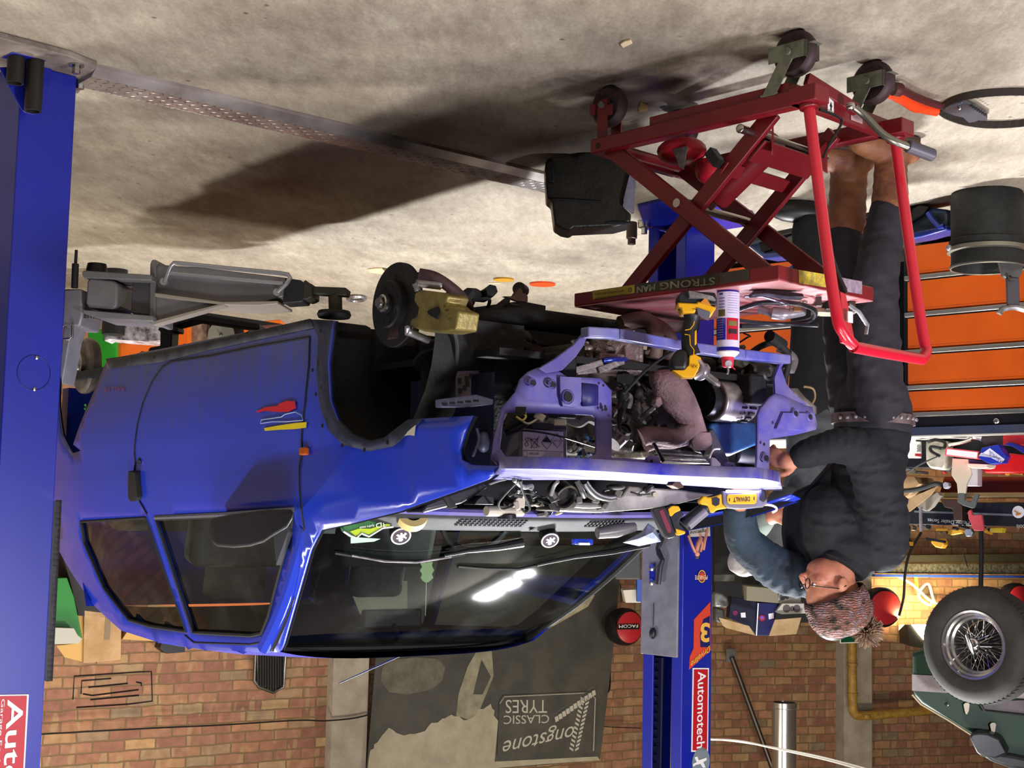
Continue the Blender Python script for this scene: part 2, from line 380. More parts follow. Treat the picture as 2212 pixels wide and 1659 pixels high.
# concrete piers standing against the wall
pier_m = mat('pier_concrete', '#9c9384', .9, n2='#867c6e', nscale=5, bump=.3)
def pier(name, P, x0, x1, dpt, x0b):
    a = P.pt(x0, 1500); b = P.pt(x1, 1500); a[2] = b[2] = 0
    struct(name, MB().prism([a, b, b+V3((0, 0, 4.6)), a+V3((0, 0, 4.6))], P.n, dpt), pier_m)
pier('trim_1', PW1, 706, 782, .10, 0)
pier('trim_2', PW2, 1806, 1866, .14, 0)
# ---- things on the back wall
steel = mat('bright_steel', '#b9b6b0', .25, 1); dsteel = mat('dark_steel', '#55524e', .4, .9); blackp = mat('black_plastic', '#0d0d0f', .45); rub = mat('rubber', '#141414', .75)
chrome = mat('chrome', '#d8d8d8', .12, 1)
def wcable(name, label, cat, pts, P, r, m, off=.02, group=None, n=8):
    return solo(name, label, cat, MB().tube(bez([P.pt(x, y, off) for x, y in pts], n), r, 6), m, group=group)
wcable('wall_cable', 'long black cable clipped across the brick wall above the blue car', 'cable', [(-30, 1596), (90, 1586), (330, 1573), (480, 1566), (640, 1556), (700, 1557), (760, 1552), (800, 1543)], PW1, .006, blackp, .13)
wcable('wall_cable', 'thin dark cable drooping across the front of the tyre banner', 'cable', [(1075, 1545), (1160, 1555), (1280, 1568), (1384, 1573)], PW1, .004, blackp, .1)
wcable('wall_cable', 'black cable hanging beside the red cable reel', 'cable', [(1320, 1230), (1328, 1248), (1340, 1265), (1342, 1300)], PW1, .006, blackp, .05)
wcable('wall_cable', 'black cable running up the wall behind the banner edge above the reel', 'cable', [(1314, 1385), (1318, 1440), (1316, 1490), (1302, 1500)], PW1, .008, blackp, .04)
# scrawled rectangle
sc = MB()
for L_ in ([(158, 1512), (160, 1462), (300, 1452), (328, 1451), (330, 1515), (280, 1522), (165, 1528)], [(176, 1500), (176, 1470), (240, 1466)], [(190, 1486), (275, 1477)], [(180, 1500), (200, 1502), (300, 1490)], [(195, 1512), (300, 1503)], [(295, 1474), (305, 1476), (306, 1482)]):
    sc.tube([PW1.pt(x+random.uniform(-1, 1), y+random.uniform(-1, 1), .004) for x, y in L_], .0045, 4)
solo('wall_scrawl', 'roughly painted black rectangle scrawled on the bricks', 'marking', sc, blackp)
# chrome radiator grille on the wall
g = thing('radiator_grille', 'tall ribbed chrome radiator grille hung on the brick wall above the car', 'grille', PW1.pt(583, 1400, .05))
go = [(552, 1400), (549, 1470), (558, 1484), (590, 1496), (612, 1484), (618, 1400)]
part('surround', MB().tube([PW1.pt(x, y, .06) for x, y in go], .012, 8), mat('old_chrome', '#6c6659', .3, .9), g)
sl = MB()
for i in range(11):
    x = 557+i*5.5; yb = 1480 + (12 if 3 < i < 8 else 4)
    sl.tube([PW1.pt(x, 1402, .065), PW1.pt(x, yb, .065)], .0062, 6)
part('slats', sl, chrome, g); part('backing', MB().prism([PW1.pt(x, y, .04) for x, y in go], PW1.n, .01), blackp, g)
# pipes
yel = mat('yellow_gas_pipe', '#a07c33', .55, n2='#7c6028', nscale=20)
pp = bez([PW2.pt(1840, 1360, .25), PW2.pt(1841, 1440, .25), PW2.pt(1842, 1520, .25), PW2.pt(1846, 1540, .25), PW2.pt(1862, 1546, .25), PW2.pt(1930, 1541, .25), PW2.pt(2005, 1534, .25)], 6)
t = thing('gas_pipe', 'mustard yellow gas pipe running down the pier with an elbow', 'pipe', PW2.pt(1840, 1370, .25))
part('pipe', MB().tube(pp, .042, 12), yel, t); cl = MB()
for x, y in ((1841, 1435), (1842, 1500), (1870, 1546)): cl.cyl(PW2.pt(x, y-3, .25), PW2.pt(x, y+3, .25), .05)
part('coupling', cl, yel, t)
solo('exhaust_duct', 'shiny round metal duct hanging down in front of the far brick wall', 'duct', MB().lathe([(.085, 0), (.1, 0), (.1, .04), (.095, .045), (.095, 1.6), (.085, 1.6), (.085, 0)], atY(1694, 1517, 11.2), (0, 0, 1), 28), mat('galvanised', '#c9c6c0', .22, .95), smooth=30)
solo('rod', 'thin dark metal brace leaning against the far brick wall', 'rod', MB().cyl(PW2.pt(1581, 1420, .13), PW2.pt(1668, 1659, .22), .022).box(PW2.pt(1579, 1416, .1), (.09, .03, .12)), dsteel)
solo('hanging_cable', 'pair of white twisted wires sagging in front of the far wall', 'cable', MB().tube(bez([atY(1535, 1597, 9), atY(1600, 1601, 9), atY(1680, 1618, 9), atY(1780, 1640, 9), atY(1850, 1659, 9), atY(1900, 1672, 9)]), .007, 6).tube(bez([atY(1535, 1596, 9), atY(1600, 1603, 9), atY(1680, 1616, 9), atY(1780, 1636, 9), atY(1900, 1668, 9)]), .005, 6), mat('white_cable', '#c9c2b0', .5))
# exit sign
gs = mat('sign_green', '#0d4a37', .4); whi = mat('white_paint', '#e8e6e0', .5)
t = thing('exit_sign', 'green emergency exit sign with white arrow on the far wall', 'sign', PW2.pt(1843, 1377, .28))
Q = PW2.shift(.33)
part('plate', MB().prism([Q.pt(x, y) for x, y in ((1814, 1350), (1870, 1349), (1870, 1388), (1815, 1390))], -Q.n, .01), whi, t)
part('face', MB().prism([Q.pt(x, y, .001) for x, y in ((1816, 1352), (1868, 1351), (1868, 1386), (1817, 1388))], -Q.n, .003), gs, t)
part('arrow', MB().prism([Q.pt(x, y, .003) for x, y in ((1850, 1362), (1857, 1362), (1854, 1357), (1858, 1357), (1866, 1365), (1858, 1374), (1854, 1374), (1858, 1368), (1850, 1368))], -Q.n, .002), whi, t)
# wall lamp lighting the far bricks
t = thing('wall_lamp', 'glowing wedge shaped wall lamp under the green car', 'lamp', PW2.pt(1985, 1365, .3))
part('housing', MB().prism([PW2.pt(x, y, .35) for x, y in ((1960, 1350), (1963, 1392), (1990, 1400), (2030, 1396), (2030, 1352))], -PW2.n, .15), mat('lamp_grey', '#3a352c', .5), t)
part('lens', MB().prism([PW2.pt(x, y, .37) for x, y in ((1970, 1349), (2016, 1349), (2012, 1370), (1998, 1384), (1984, 1368))], -PW2.n, .015), mat('lamp_glow', '#fff3d0', .4, emit=9), t)
area('wall_lamp_light', PW2.pt(2000, 1350, .4), PW2.pt(1990, 1180, .0), .5, .3, 55, (1, .78, .38))
# slotted rail with cables
t = thing('slotted_rail', 'grey perforated cable tray on the far wall with a blue edge', 'tray', PW2.pt(2050, 1225, .1))
part('tray', MB().prism([PW2.pt(x, y, .1) for x, y in ((1880, 1218), (2212, 1217), (2212, 1240), (1880, 1238))], PW2.n, .06), mat('tray_grey', '#6d6c66', .5, .5, n2='#3c3a34', nscale=40), t)
part('blue_edge', MB().prism([PW2.pt(x, y, .1) for x, y in ((1880, 1240), (2212, 1243), (2212, 1248), (1880, 1245))], PW2.n, .08), mat('blue_edge', '#2c4aa8', .4), t)
part('shelf', MB().prism([PW2.pt(x, y, .1) for x, y in ((1880, 1200), (2212, 1196), (2212, 1214), (1880, 1214))], PW2.n, .05), mat('rail_dark', '#2c2a22', .6), t)
yc = mat('yellow_cable', '#d9cf3a', .5); wc = MATS['white_cable']
wcable('coiled_cable', 'loose loops of yellow cable below the cable tray', 'cable', [(1978, 1245), (1982, 1275), (1992, 1300), (2010, 1306), (2030, 1304), (2045, 1298), (2055, 1296)], PW2, .016, yc, .12)
wcable('coiled_cable', 'loose loops of white cable below the cable tray', 'cable', [(1935, 1243), (1970, 1262), (2000, 1290), (2012, 1300), (2005, 1306), (1985, 1290), (1990, 1272), (2006, 1262), (2018, 1300), (2030, 1305)], PW2, .012, wc, .15)
wcable('hanging_cable', 'long black cable dropping in front of the lit bricks', 'cable', [(1990, 1150), (1965, 1195), (1955, 1240), (1952, 1290), (1942, 1330)], PW2, .012, blackp, .5)
# banner
t = thing('tyre_banner', 'large grey vinyl banner for classic tyres hung on the back wall', 'banner', PW1.pt(1060, 1200, .05))
PB = PW1.shift(.14)
def bp_(L_, off=0): return [PB.pt(x, y, off) for x, y in L_]
def pseg(L_, n=6):
    out = []
    for i in range(len(L_)):
        a = L_[i]; b = L_[(i+1) % len(L_)]
        out += [(a[0]+(b[0]-a[0])*k/n, a[1]+(b[1]-a[1])*k/n) for k in range(n)]
    return out
ban = [(832, 1180), (1345, 1178), (1325, 1400), (1296, 1642), (1180, 1652), (1060, 1662), (950, 1672), (790, 1690)]
part('sheet', MB().prism(bp_(ban), -PB.n, .006), mat('banner_dark', '#43413b', .6, n2='#34332e', nscale=4), t)
bl = mat('banner_pale', '#8e8672', .6, n2='#9f9883', nscale=6); bm_ = mat('banner_mid', '#625f52', .6, n2='#4c4a40', nscale=9)
rag = [(796, 1640)]
x, y = 800, 1622
for (tx, ty) in ((815, 1600), (840, 1570), (870, 1588), (905, 1583), (935, 1560), (962, 1550), (985, 1545), (1010, 1556), (1035, 1532), (1062, 1522), (1070, 1545), (1073, 1560)):
    for k in range(3): rag.append((x+(tx-x)*k/3+random.uniform(-4, 4), y+(ty-y)*k/3+random.uniform(-4, 4)))
    x, y = tx, ty
rag += [(1072, 1600), (1068, 1645), (1290, 1634), (1296, 1642), (1180, 1650), (1060, 1660), (950, 1670), (792, 1688)]
part('pale_ragged_print', MB().prism(bp_(rag, .001), PB.n, .003), bl, t)
part('hillside_print', MB().prism(bp_([(835+9*math.sin(i*2.1)+(0 if i < 9 else 0), 0) for i in range(0)] or [(826, 1440), (850, 1425), (900, 1420), (945, 1423), (962, 1440), (955, 1470), (930, 1490), (880, 1500), (840, 1495), (822, 1470)], .001), PB.n, .002), bm_, t)
part('car_print', MB().prism(bp_([(1030, 1405), (1062, 1405), (1066, 1460), (1050, 1500), (1025, 1560), (985, 1545), (990, 1500), (1010, 1440)], .0015), PB.n, .002), mat('banner_olive', '#6e6a55', .6, n2='#8b8770', nscale=8), t)
part('car_window_print', MB().prism(bp_([(1040, 1425), (1060, 1462), (1042, 1500), (1022, 1500)], .004), PB.n, .002), MATS['banner_dark'], t)
part('wing_print', MB().prism(bp_([(1075, 1388), (1130, 1370), (1180, 1330), (1240, 1290), (1285, 1285), (1270, 1310), (1200, 1350), (1120, 1390), (1072, 1400)], .0015), PB.n, .002), mat('banner_sand', '#a39a80', .6, n2='#857d68', nscale=10), t)
lg = mat('banner_logo', '#a9a599', .6)
fr_ = [(1086, 1505), (1262, 1497), (1276, 1500), (1286, 1508), (1283, 1600), (1284, 1622), (1270, 1630), (1090, 1641), (1078, 1632), (1078, 1618)]
part('logo_panel', MB().prism(bp_([(1078, 1515), (1086, 1502), (1272, 1494), (1288, 1508), (1286, 1625), (1270, 1633), (1085, 1643), (1074, 1632)], .0045), PB.n, .002), MATS['banner_dark'], t)
part('logo_frame', MB().tube(bp_([(1080, 1520), (1090, 1505), (1262, 1497)], .007), .004, 4).tube(bp_([(1276, 1500), (1286, 1508), (1283, 1600), (1282, 1622)], .007), .004, 4), lg, t)
def btext(s, x0, y0, x1, y1, h, **k):
    a = PB.pt(x0, y0, .008); b = PB.pt(x1, y1, .008); text('writing', s, a, b, (0, 0, 1), h, lg, t, **k)
btext('TYRES', 1182, 1512, 1092, 1512, .11); btext('CLASSIC', 1186, 1544, 1088, 1546, .07); btext('ongstone', 1240, 1568, 1086, 1602, .13, shear=.3)
tr = MB()
for k in range(11):
    x = 1276-k*8; y = 1490+k*5.6
    for s_ in (-1, 1): tr.prism(bp_([(x+2*s_, y+s_*3), (x+7+2*s_, y-3+s_*3), (x+10+1*s_, y+s_*9+2), (x+4, y+s_*10+4)], .008), PB.n, .002)
for k in range(13):
    x = 1264-k*2.0; y = 1510+k*9
    for s_ in (-1, 1): tr.prism(bp_([(x+s_*2, y), (x+s_*10, y-5), (x+s_*10, y), (x+s_*2, y+5)], .008), PB.n, .002)
part('tyre_track_letter', tr, lg, t)
# cable reels
redp = mat('red_plastic', '#a3202a', .4); 
def reel(name, label, px, py, P, off, r, txt=None):
    c = P.pt(px, py, off); t = thing(name, label, 'cable reel', c)
    part('casing', MB().lathe([(0, -.1), (r, -.1), (r+.012, -.05), (r+.012, .02), (r, .05), (0, .05)], c, P.n, 36), blackp, t)
    part('face', MB().lathe([(r*.9, .05), (r*.9, .062), (r*.84, .068), (0, .072)], c, P.n, 36), redp, t)
    if txt:
        a = P.pt(px+27, py-2, off+.085); b = P.pt(px-14, py-1, off+.085)
        fp = part('name_plate', MB().prism([P.pt(px+30, py-6, off+.076), P.pt(px-18, py-5, off+.076), P.pt(px-18, py+6, off+.076), P.pt(px+30, py+5, off+.076)], P.n, .004), blackp, t)
        text('writing', txt, a - V3((0, 0, .012)), b - V3((0, 0, .012)), (0, 0, 1), .026, whi, t)
    return t
reel('cable_reel', 'red and black round cable reel beside the far lift column', 1351, 1354, PW1, .35, .145, 'FACOM')
reel('hose_reel', 'red and black hose reel behind the knitted hat', 1905, 1312, PW2, .3, .17)
reel('hose_reel', 'second red hose reel mostly hidden behind the wire wheel', 2196, 1292, PW2, .3, .13)
# ================================================================ two post lift
blue = mat('lift_blue_paint', '#0f1d94', .38, n2='#0c187a', nscale=3, namt=1.6, bump=.012, bscale=260, coat=.15)
greyp = mat('lift_grey_paint', '#76767a', .5, n2='#66666b', nscale=12)
silver = mat('worn_silver', '#a8a6ac', .4, .6, n2='#6d6a68', nscale=14)
blk = mat('black_steel', '#101012', .5)
redl = mat('label_red', '#a80e1c', .45); whl = mat('label_white', '#dcdad8', .45); grl = mat('label_grey', '#6f7b80', .45)
D1 = V3((-.7071, -.7071, 0)); D2 = V3((.7071, -.7071, 0))   # outward normals of the faces of the columns
def column_post(K, side_dir, open_dir, wside, wopen, deg, name, label, h=3.4):
    """K is the corner nearest the camera; side_dir runs along the narrow face, open_dir along the channel opening"""
    t = thing(name, label, 'lift post', K, deg); Z = V3((0, 0, 1)); k = V3(K)
    # channel: the web at the back, two flanges and two lips
    P = lambda a, b: k + side_dir*a + open_dir*b
    th = .012; lip = .06
    outl = [P(0, lip), P(0, 0), P(wside, 0), P(wside, wopen), P(0, wopen), P(0, wopen-lip), P(th, wopen-lip), P(th, wopen-th), P(wside-th, wopen-th), P(wside-th, th), P(th, th), P(th, lip)]
    part('column', MB().prism([p + Z*.02 for p in outl], Z, h), blue, t, bevel=.004)
    return t, P
K1 = onz(167, 152); K1[2] = 0
PL1 = Pl(K1, D1)
oc = PL1.pt(38, 300); w1 = (V3((oc[0], oc[1], 0))-K1).length
post1, P1f = column_post(K1, D2, V3((.7071, .7071, 0)), w1, .36, 0, 'lift_post', 'nearer blue lift post with a holder of two black tubes at its foot')
bp = MB().prism([onz(x, y) for x, y in ((-60, 52), (0, 68), (150, 108), (210, 132), (196, 150), (170, 190), (60, 185), (-120, 120))], (0, 0, 1), .02)
part('base_plate', bp, mat('base_plate', '#8b8078', .7, n2='#5f564e', nscale=8), post1, bevel=.003)
bb = MB()
for x, y in ((166, 126), (174, 160)):
    c = onz(x, y); bb.cyl(c, c+V3((0, 0, .05)), .013, n=6).cyl(c, c+V3((0, 0, .026)), .024, n=20)
part('anchor_bolt', bb, steel, post1)
# tube holder
hp = PL1.shift(.075)
br = MB().prism([PL1.pt(x, y, .002) for x, y in ((-3, 146), (45, 238), (52, 244), (80, 251), (92, 243), (112, 142))], PL1.n, .006)
part('holder_backplate', br, blue, post1, bevel=.0015)
part('holder_tray', MB().prism([hp.pt(x, y, 0) for x, y in ((27, 82), (115, 100), (110, 133), (27, 114))], -hp.n, .075), blue, post1, bevel=.002)
for i, (x, y0, y1) in enumerate(((35.5, 121, 181), (77, 131, 242))):
    a = hp.pt(x, y0, -.033 + .01*i); b = hp.pt(x+(-1 if i == 0 else -1.5), y1, -.035+.01*i); b[0] = a[0]; b[1] = a[1]
    solo('extension_tube', ['shorter black steel extension tube standing in the holder on the near lift post', 'longer black steel extension tube standing in the holder on the near lift post'][i], 'tube', MB().lathe([(.019, 0), (.0265, 0), (.0265, (b-a)[2]), (.0205, (b-a)[2]), (.0195, .02), (0, .02)], a, (0, 0, 1), 28), mat('black_tube', '#2a2723', .45, .4), a, group=None)
# round cap and screws, black hose strip
cc = PL1.pt(73, 805); part('round_cutout', MB().lathe([(.053, .0005), (.0545, .002), (.056, .0005)], cc, PL1.n, 40), mat('blue_dark_line', '#101a60', .5), post1)
s_ = MB()
for x, y in ((79, 773), (74, 841)): s_.lathe([(.006, .0), (.006, .004), (0, .006)], PL1.pt(x, y), PL1.n, 12)
part('screw', s_, steel, post1)
part('rubber_strip', MB().prism([PL1.pt(x, y, -.03) for x, y in ((121, 1080), (113, 1085), (94, 1470), (101, 1472))], V3((-.7071, .7071, 0)), .02), blackp, post1)
# the dealer's label
def lab(P, pts, m, parent, off=.0015, th=.001, name='label', **k): return part(name, MB().prism([P.pt(x, y, off) for x, y in pts], P.n, th), m, parent, smooth=0, **k)
lab(PL1, [(-70, 1502), (62, 1500), (53, 1663), (-70, 1665)], whl, post1, name='label')
lab(PL1, [(-70, 1505), (58, 1503), (50, 1663), (-70, 1665)], redl, post1, .003, name='label_face')
text('writing', 'Automotech', PL1.pt(17, 1511, .005), PL1.pt(-12, 1990, .005), V3((-.7071, .7071, 0)), .052, whl, post1, bold=.012)
text('writing', 'Garage Equipment', PL1.pt(3, 1510, .005), PL1.pt(-12, 1720, .005), V3((-.7071, .7071, 0)), .0115, whl, post1)
# far post
K2 = onz(1483, 470); K2[2] = 0
PL2 = Pl(K2, D1); PO2 = Pl(K2, D2)
sd = V3((-.7071, .7071, 0)); od = V3((.7071, .7071, 0))
q = PL2.pt(1544, 560); ws_ = (V3((q[0], q[1], 0))-K2).length; q = PO2.pt(1400, 540); wo = (V3((q[0], q[1], 0))-K2).length
post2, P2f = column_post(K2, sd, od, ws_, wo, 0, 'lift_post', 'farther blue post of the car lift covered in stickers behind the mechanic')
lab2 = MB().prism([onz(x, y) for x, y in ((1378, 440), (1395, 490), (1500, 500), (1640, 478), (1625, 455), (1560, 440), (1440, 425))], (0, 0, 1), .015)
part('base_plate', lab2, blue, post2)
bb = MB()
for x, y in ((1392, 490), (1618, 478)):
    c = onz(x, y-12); bb.cyl(c, c+V3((0, 0, .06)), .016, n=6).cyl(c, c+V3((0, 0, .03)), .03, n=20)
part('anchor_bolt', bb, steel, post2)
ins = PO2.shift(-.05)
cg = PO2.shift(.01)
part('carriage', MB().prism([cg.pt(x, y) for x, y in ((1388, 1120), (1466, 1120), (1462, 1421), (1383, 1412))], -cg.n, .12), greyp, post2, bevel=.004)
lt = cg.shift(.004)
part('latch_plate', MB().prism([lt.pt(x, y) for x, y in ((1404, 1221), (1416, 1218), (1416, 1260), (1412, 1264), (1404, 1262))], lt.n, .006), blue, post2, bevel=.001)
part('latch_lever', MB().tube([lt.pt(x, y, .02) for x, y in ((1430, 1150), (1427, 1168), (1421, 1185), (1424, 1196), (1431, 1210), (1426, 1224), (1422, 1262))], [.012, .014, .011, .013, .011, .012, .011], 8), mat('latch_dark', '#2b2c33', .4, .6), post2)
b2 = MB()
for y in (1226, 1257): b2.lathe([(.016, .006), (.016, .014), (.007, .018), (0, .018)], lt.pt(1411, y), lt.n, 14)
part('latch_bolt', b2, steel, post2)
part('pull_cord', MB().cyl(cg.pt(1412, 1302, .004), cg.pt(1411, 1352, .004), .002).sph(cg.pt(1410, 1368, .012), (.016, .016, .026)), blackp, post2)
# rack and rope in the channel above
rk = MB(); rk.prism([ins.pt(x, y) for x, y in ((1408, 1421), (1436, 1421), (1430, 1700), (1402, 1700))], ins.n, .01)
for i in range(15):
    y = 1428+i*18; rk.prism([ins.pt(1412-i*.4, y, .012), ins.pt(1424-i*.4, y+4, .012), ins.pt(1413-i*.4, y+11, .012)], ins.n, .02)
part('lock_rack', rk, mat('rack_dark', '#15183a', .5), post2)
part('wire_rope', MB().cyl(PO2.pt(1455, 1421, -.02), PO2.pt(1450, 1700, -.02), .008), steel, post2)
# stickers
def T2(s, x0, y0, x1, y1, h, m, up=sd, off=.0045, **k): text('writing', s, PL2.pt(x0, y0, off), PL2.pt(x1, y1, off), up, h, m, post2, **k)
lab(PL2, [(1496, 1443), (1531, 1443), (1529, 1624), (1493, 1624)], whl, post2)
lab(PL2, [(1499, 1446), (1529, 1446), (1527, 1621), (1496, 1621)], redl, post2, .003, name='label_face')
T2('Automotech', 1508, 1451, 1505, 1617, .06, whl, bold=.012)
part('round_logo', MB().lathe([(.065, .002), (.065, .004), (0, .004)], PL2.pt(1513, 1646), PL2.n, 36), grl, post2)
part('logo_mark', MB().prism([PL2.pt(x, y, .006) for x, y in ((1500, 1636), (1506, 1634), (1509, 1642), (1522, 1638), (1526, 1636), (1526, 1642), (1519, 1646), (1524, 1658), (1518, 1658), (1513, 1650), (1503, 1652), (1497, 1656), (1497, 1650), (1505, 1646))], PL2.n, .001), whl, post2)
orr = mat('label_orange', '#c6402a', .45); yel2 = mat('label_gold', '#d8a548', .45); nav = mat('label_navy', '#141b52', .45); cream = mat('label_cream', '#e9c9a0', .45)
lab(PL2, [(1534, 1300), (1535, 1404), (1488, 1447), (1490, 1418), (1498, 1400), (1499, 1338)], orr, post2, name='sticker')
lab(PL2, [(1533, 1330), (1534, 1398), (1513, 1398), (1512, 1372), (1519, 1338)], nav, post2, .003, name='sticker_panel')
T2('3', 1531, 1378, 1515, 1380, .075, yel2, up=(0, 0, 1), off=.006, bold=.03) if False else T2('3', 1533, 1347, 1513, 1347, .085, yel2, up=(0, 0, 1), off=.006, bold=.03)
tt = (PL2.pt(1493, 1426, .006) - PL2.pt(1533, 1392, .006))
text('writing', 'Driveline', PL2.pt(1533, 1394, .006), PL2.pt(1492, 1430, .006), (0, 0, 1), .03, yel2, post2, bold=.01)
part('sticker_disc', MB().lathe([(.032, .002), (.032, .003), (0, .003)], PL2.pt(1515, 1245), PL2.n, 32), nav, post2)
part('sticker_ring', MB().lathe([(.029, .003), (.029, .004), (.024, .004), (.024, .003)], PL2.pt(1515, 1245), PL2.n, 32), yel2, post2)
part('sticker_centre', MB().lathe([(.019, .003), (.019, .004), (0, .004)], PL2.pt(1515, 1245), PL2.n, 32), orr, post2)
T2('PENRITE', 1528, 1243, 1501, 1243, .019, cream, up=(0, 0, 1), off=.006, bold=.01)
lab(PL2, [(1488, 1143), (1533, 1138), (1534, 1158), (1489, 1160)], whl, post2, name='sticker')
T2('ongstone', 1531, 1143, 1490, 1148, .018, blackp, up=(0, 0, 1), off=.004, shear=.3)
skin_p = mat('print_skin', '#c98a6e', .5)
pin = MB()
for L_, r in (([(1487, 1156), (1496, 1180), (1502, 1193)], .006), ([(1528, 1142), (1522, 1170), (1519, 1188)], .008), ([(1510, 1150), (1517, 1175), (1513, 1192)], .006), ([(1514, 1162), (1508, 1175), (1504, 1190)], .012)):
    pin.tube([PL2.pt(x, y, .004) for x, y in L_], r, 6)
pin.sph(PL2.pt(1506, 1197, .004), (.012, .006, .012)); part('figure_print', pin, skin_p, post2)
part('figure_print_hair', MB().sph(PL2.pt(1505, 1203, .002), (.015, .004, .012)), blackp, post2)
# ---- chequer plate cover running between the posts
chk = bpy.data.materials.new('chequer_plate'); chk.use_nodes = True; nt = chk.node_tree; b = nt.nodes['Principled BSDF']; b.inputs['Metallic'].default_value = .75; b.inputs['Roughness'].default_value = .42
tc = nt.nodes.new('ShaderNodeTexCoord'); nz = nt.nodes.new('ShaderNodeTexNoise'); nz.inputs['Scale'].default_value = 6; nz.inputs['Detail'].default_value = 6; nt.links.new(tc.outputs['Object'], nz.inputs['Vector'])
cr = nt.nodes.new('ShaderNodeValToRGB'); cr.color_ramp.elements[0].position = .35; cr.color_ramp.elements[1].position = .65; cr.color_ramp.elements[0].color = lin('#8b7f7c'); cr.color_ramp.elements[1].color = lin('#c2bbb8')
nt.links.new(nz.outputs['Fac'], cr.inputs[0]); nt.links.new(cr.outputs[0], b.inputs['Base Color'])
MATS['chequer'] = chk
ra = onz(209, 137); rb = onz(1250, 388); rc = onz(170, 190); rd = (rb-ra).normalized(); rw = V3((rd[1], -rd[0], 0)); rw = -rw if rw.dot(rc-ra) < 0 else rw
ra[2] = rb[2] = 0; ra = ra - rd*.0; wd = .26
rm = MB().prism([ra, ra+V3((0, 0, .012)), ra+rw*.035+V3((0, 0, .035)), ra+rw*.15+V3((0, 0, .038)), ra+rw*wd+V3((0, 0, .006)), ra+rw*wd], rd, 2.35)
L0 = ra
for i in range(72):
    for j in range(8):
        p = L0 + rd*(.03+i*.032) + rw*(.045+j*.027+.0); z = .038 if .045+j*.027 < .15 else .038-(.045+j*.027-.15)*.29
        if .035+j*.027+.01 > wd-.01: continue
        a_ = (PI/4 if (i+j) % 2 else -PI/4); dv = (rd*math.cos(a_)+rw*math.sin(a_)); nn = V3((0, 0, 1)); sl_ = 0 if z == .038 else -.29
        sv = V3((-dv[1], dv[0], 0)); q0 = p+V3((0, 0, z)); h1 = dv*.011; h2 = sv*.0032
        def zz(v): return v + V3((0, 0, sl_*((v-q0).dot(rw))))
        rm.add([zz(q0-h1), zz(q0+h2)+V3((0, 0, .0003)), zz(q0+h1), zz(q0-h2)+V3((0, 0, .0003)), q0+V3((0, 0, .0022))], [(0, 1, 4), (1, 2, 4), (2, 3, 4), (3, 0, 4)])
solo('cable_cover', 'worn chequer plate ramp across the floor between the lift posts', 'ramp', rm, chk, ra, smooth=25)
# ---- swing arm in front of the sill
A_ = P1f(.0, .12)+V3((-.7071, .7071, 0))*.02; A_[2] = .72
padL = V3((.50, 4.44, .72)); nA = V3((-(padL-A_)[1], (padL-A_)[0], 0)).normalized(); nA = -nA if nA[1] > 0 else nA
PA = Pl((A_+padL)/2, nA)
silp = mat('arm_grey', '#807e82', .45, .2, n2='#6a686c', nscale=9, namt=1.2)
ed = mat('arm_edge', '#9d958c', .5, .2)
dk = mat('arm_dark', '#26262a', .5, .3); ol = mat('arm_olive', '#26261b', .6)
t = thing('lift_support', 'grey swing arm of the lift reaching under the front sill of the blue car', 'lift arm', (A_[0], A_[1], 0))
def pa(L_, o=0): return [PA.pt(x, y, o) for x, y in L_]
def pz(name, L_, o, th, m, **k): return part(name, MB().prism(pa(L_, o), -PA.n, th), m, t, bevel=k.pop('bevel', .003), **k)
pz('end_plate', [(328, 561), (337, 561), (335, 697), (322, 697), (324, 570)], .02, .17, silp)
pz('beam', [(335, 571), (430, 577), (620, 600), (625, 636), (560, 655), (480, 655), (334, 634)], 0, .12, silp)
part('lower_flange', MB().prism(pa([(334, 632), (480, 652), (600, 650), (600, 656), (556, 660), (480, 658), (334, 640)], .03), -PA.n, .18), ed, t, bevel=.002)
pz('gusset', [(334, 638), (478, 656), (330, 700)], .01, .012, silp)
part('gusset_edge', MB().prism(pa([(480, 655), (484, 659), (330, 702), (322, 698), (330, 694)], .03), -PA.n, .05), ed, t, bevel=.001)
pz('socket_block', [(188, 606), (196, 600), (246, 606), (254, 614), (252, 662), (244, 668), (190, 664), (185, 655)], .05, .14, silp, bevel=.006)
pz('upper_plate', [(176, 588), (182, 584), (327, 594), (327, 606), (180, 600)], .06, .16, silp)
pz('lower_plate', [(178, 668), (190, 670), (330, 682), (330, 694), (212, 688), (178, 676)], .06, .16, silp)
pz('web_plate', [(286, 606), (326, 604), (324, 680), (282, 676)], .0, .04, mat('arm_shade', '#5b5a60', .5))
pz('inner_arm', [(616, 600), (650, 605), (655, 612), (672, 613), (672, 640), (656, 646), (654, 652), (610, 655)], .01, .09, dk)
pz('inner_end', [(655, 608), (660, 604), (664, 612), (674, 613), (674, 641), (664, 646), (656, 647)], .02, .1, ol)
pz('pad_arm', [(670, 618), (746, 621), (751, 625), (748, 638), (670, 634)], 0, .05, ol)
c = PA.pt(724, 638, -.02); part('pad_stem', MB().cyl(c, PA.pt(725, 676, -.02), .022), ol, t)
part('pad', MB().lathe([(0, 0), (.05, 0), (.055, .012), (.05, .022), (0, .024)], PA.pt(722, 672, -.02), (0, 0, 1), 24), rub, t)
hb = MB().tube(pa([(356, 611), (359, 600), (367, 578), (376, 568), (392, 569), (500, 580), (605, 590), (622, 593), (627, 600), (618, 614), (600, 631)], .045), .0072, 10)
hb.tube(pa([(366, 590), (430, 596), (520, 604), (612, 612)], .045), .006, 8).lathe([(.012, 0), (.012, .012), (0, .012)], pa([(356, 609)], .03)[0], PA.n, 14).lathe([(.012, 0), (.012, .012), (0, .012)], pa([(600, 632)], .03)[0], PA.n, 14)
part('handle', hb, mat('handle_silver', '#aeb0b8', .3, .7), t)
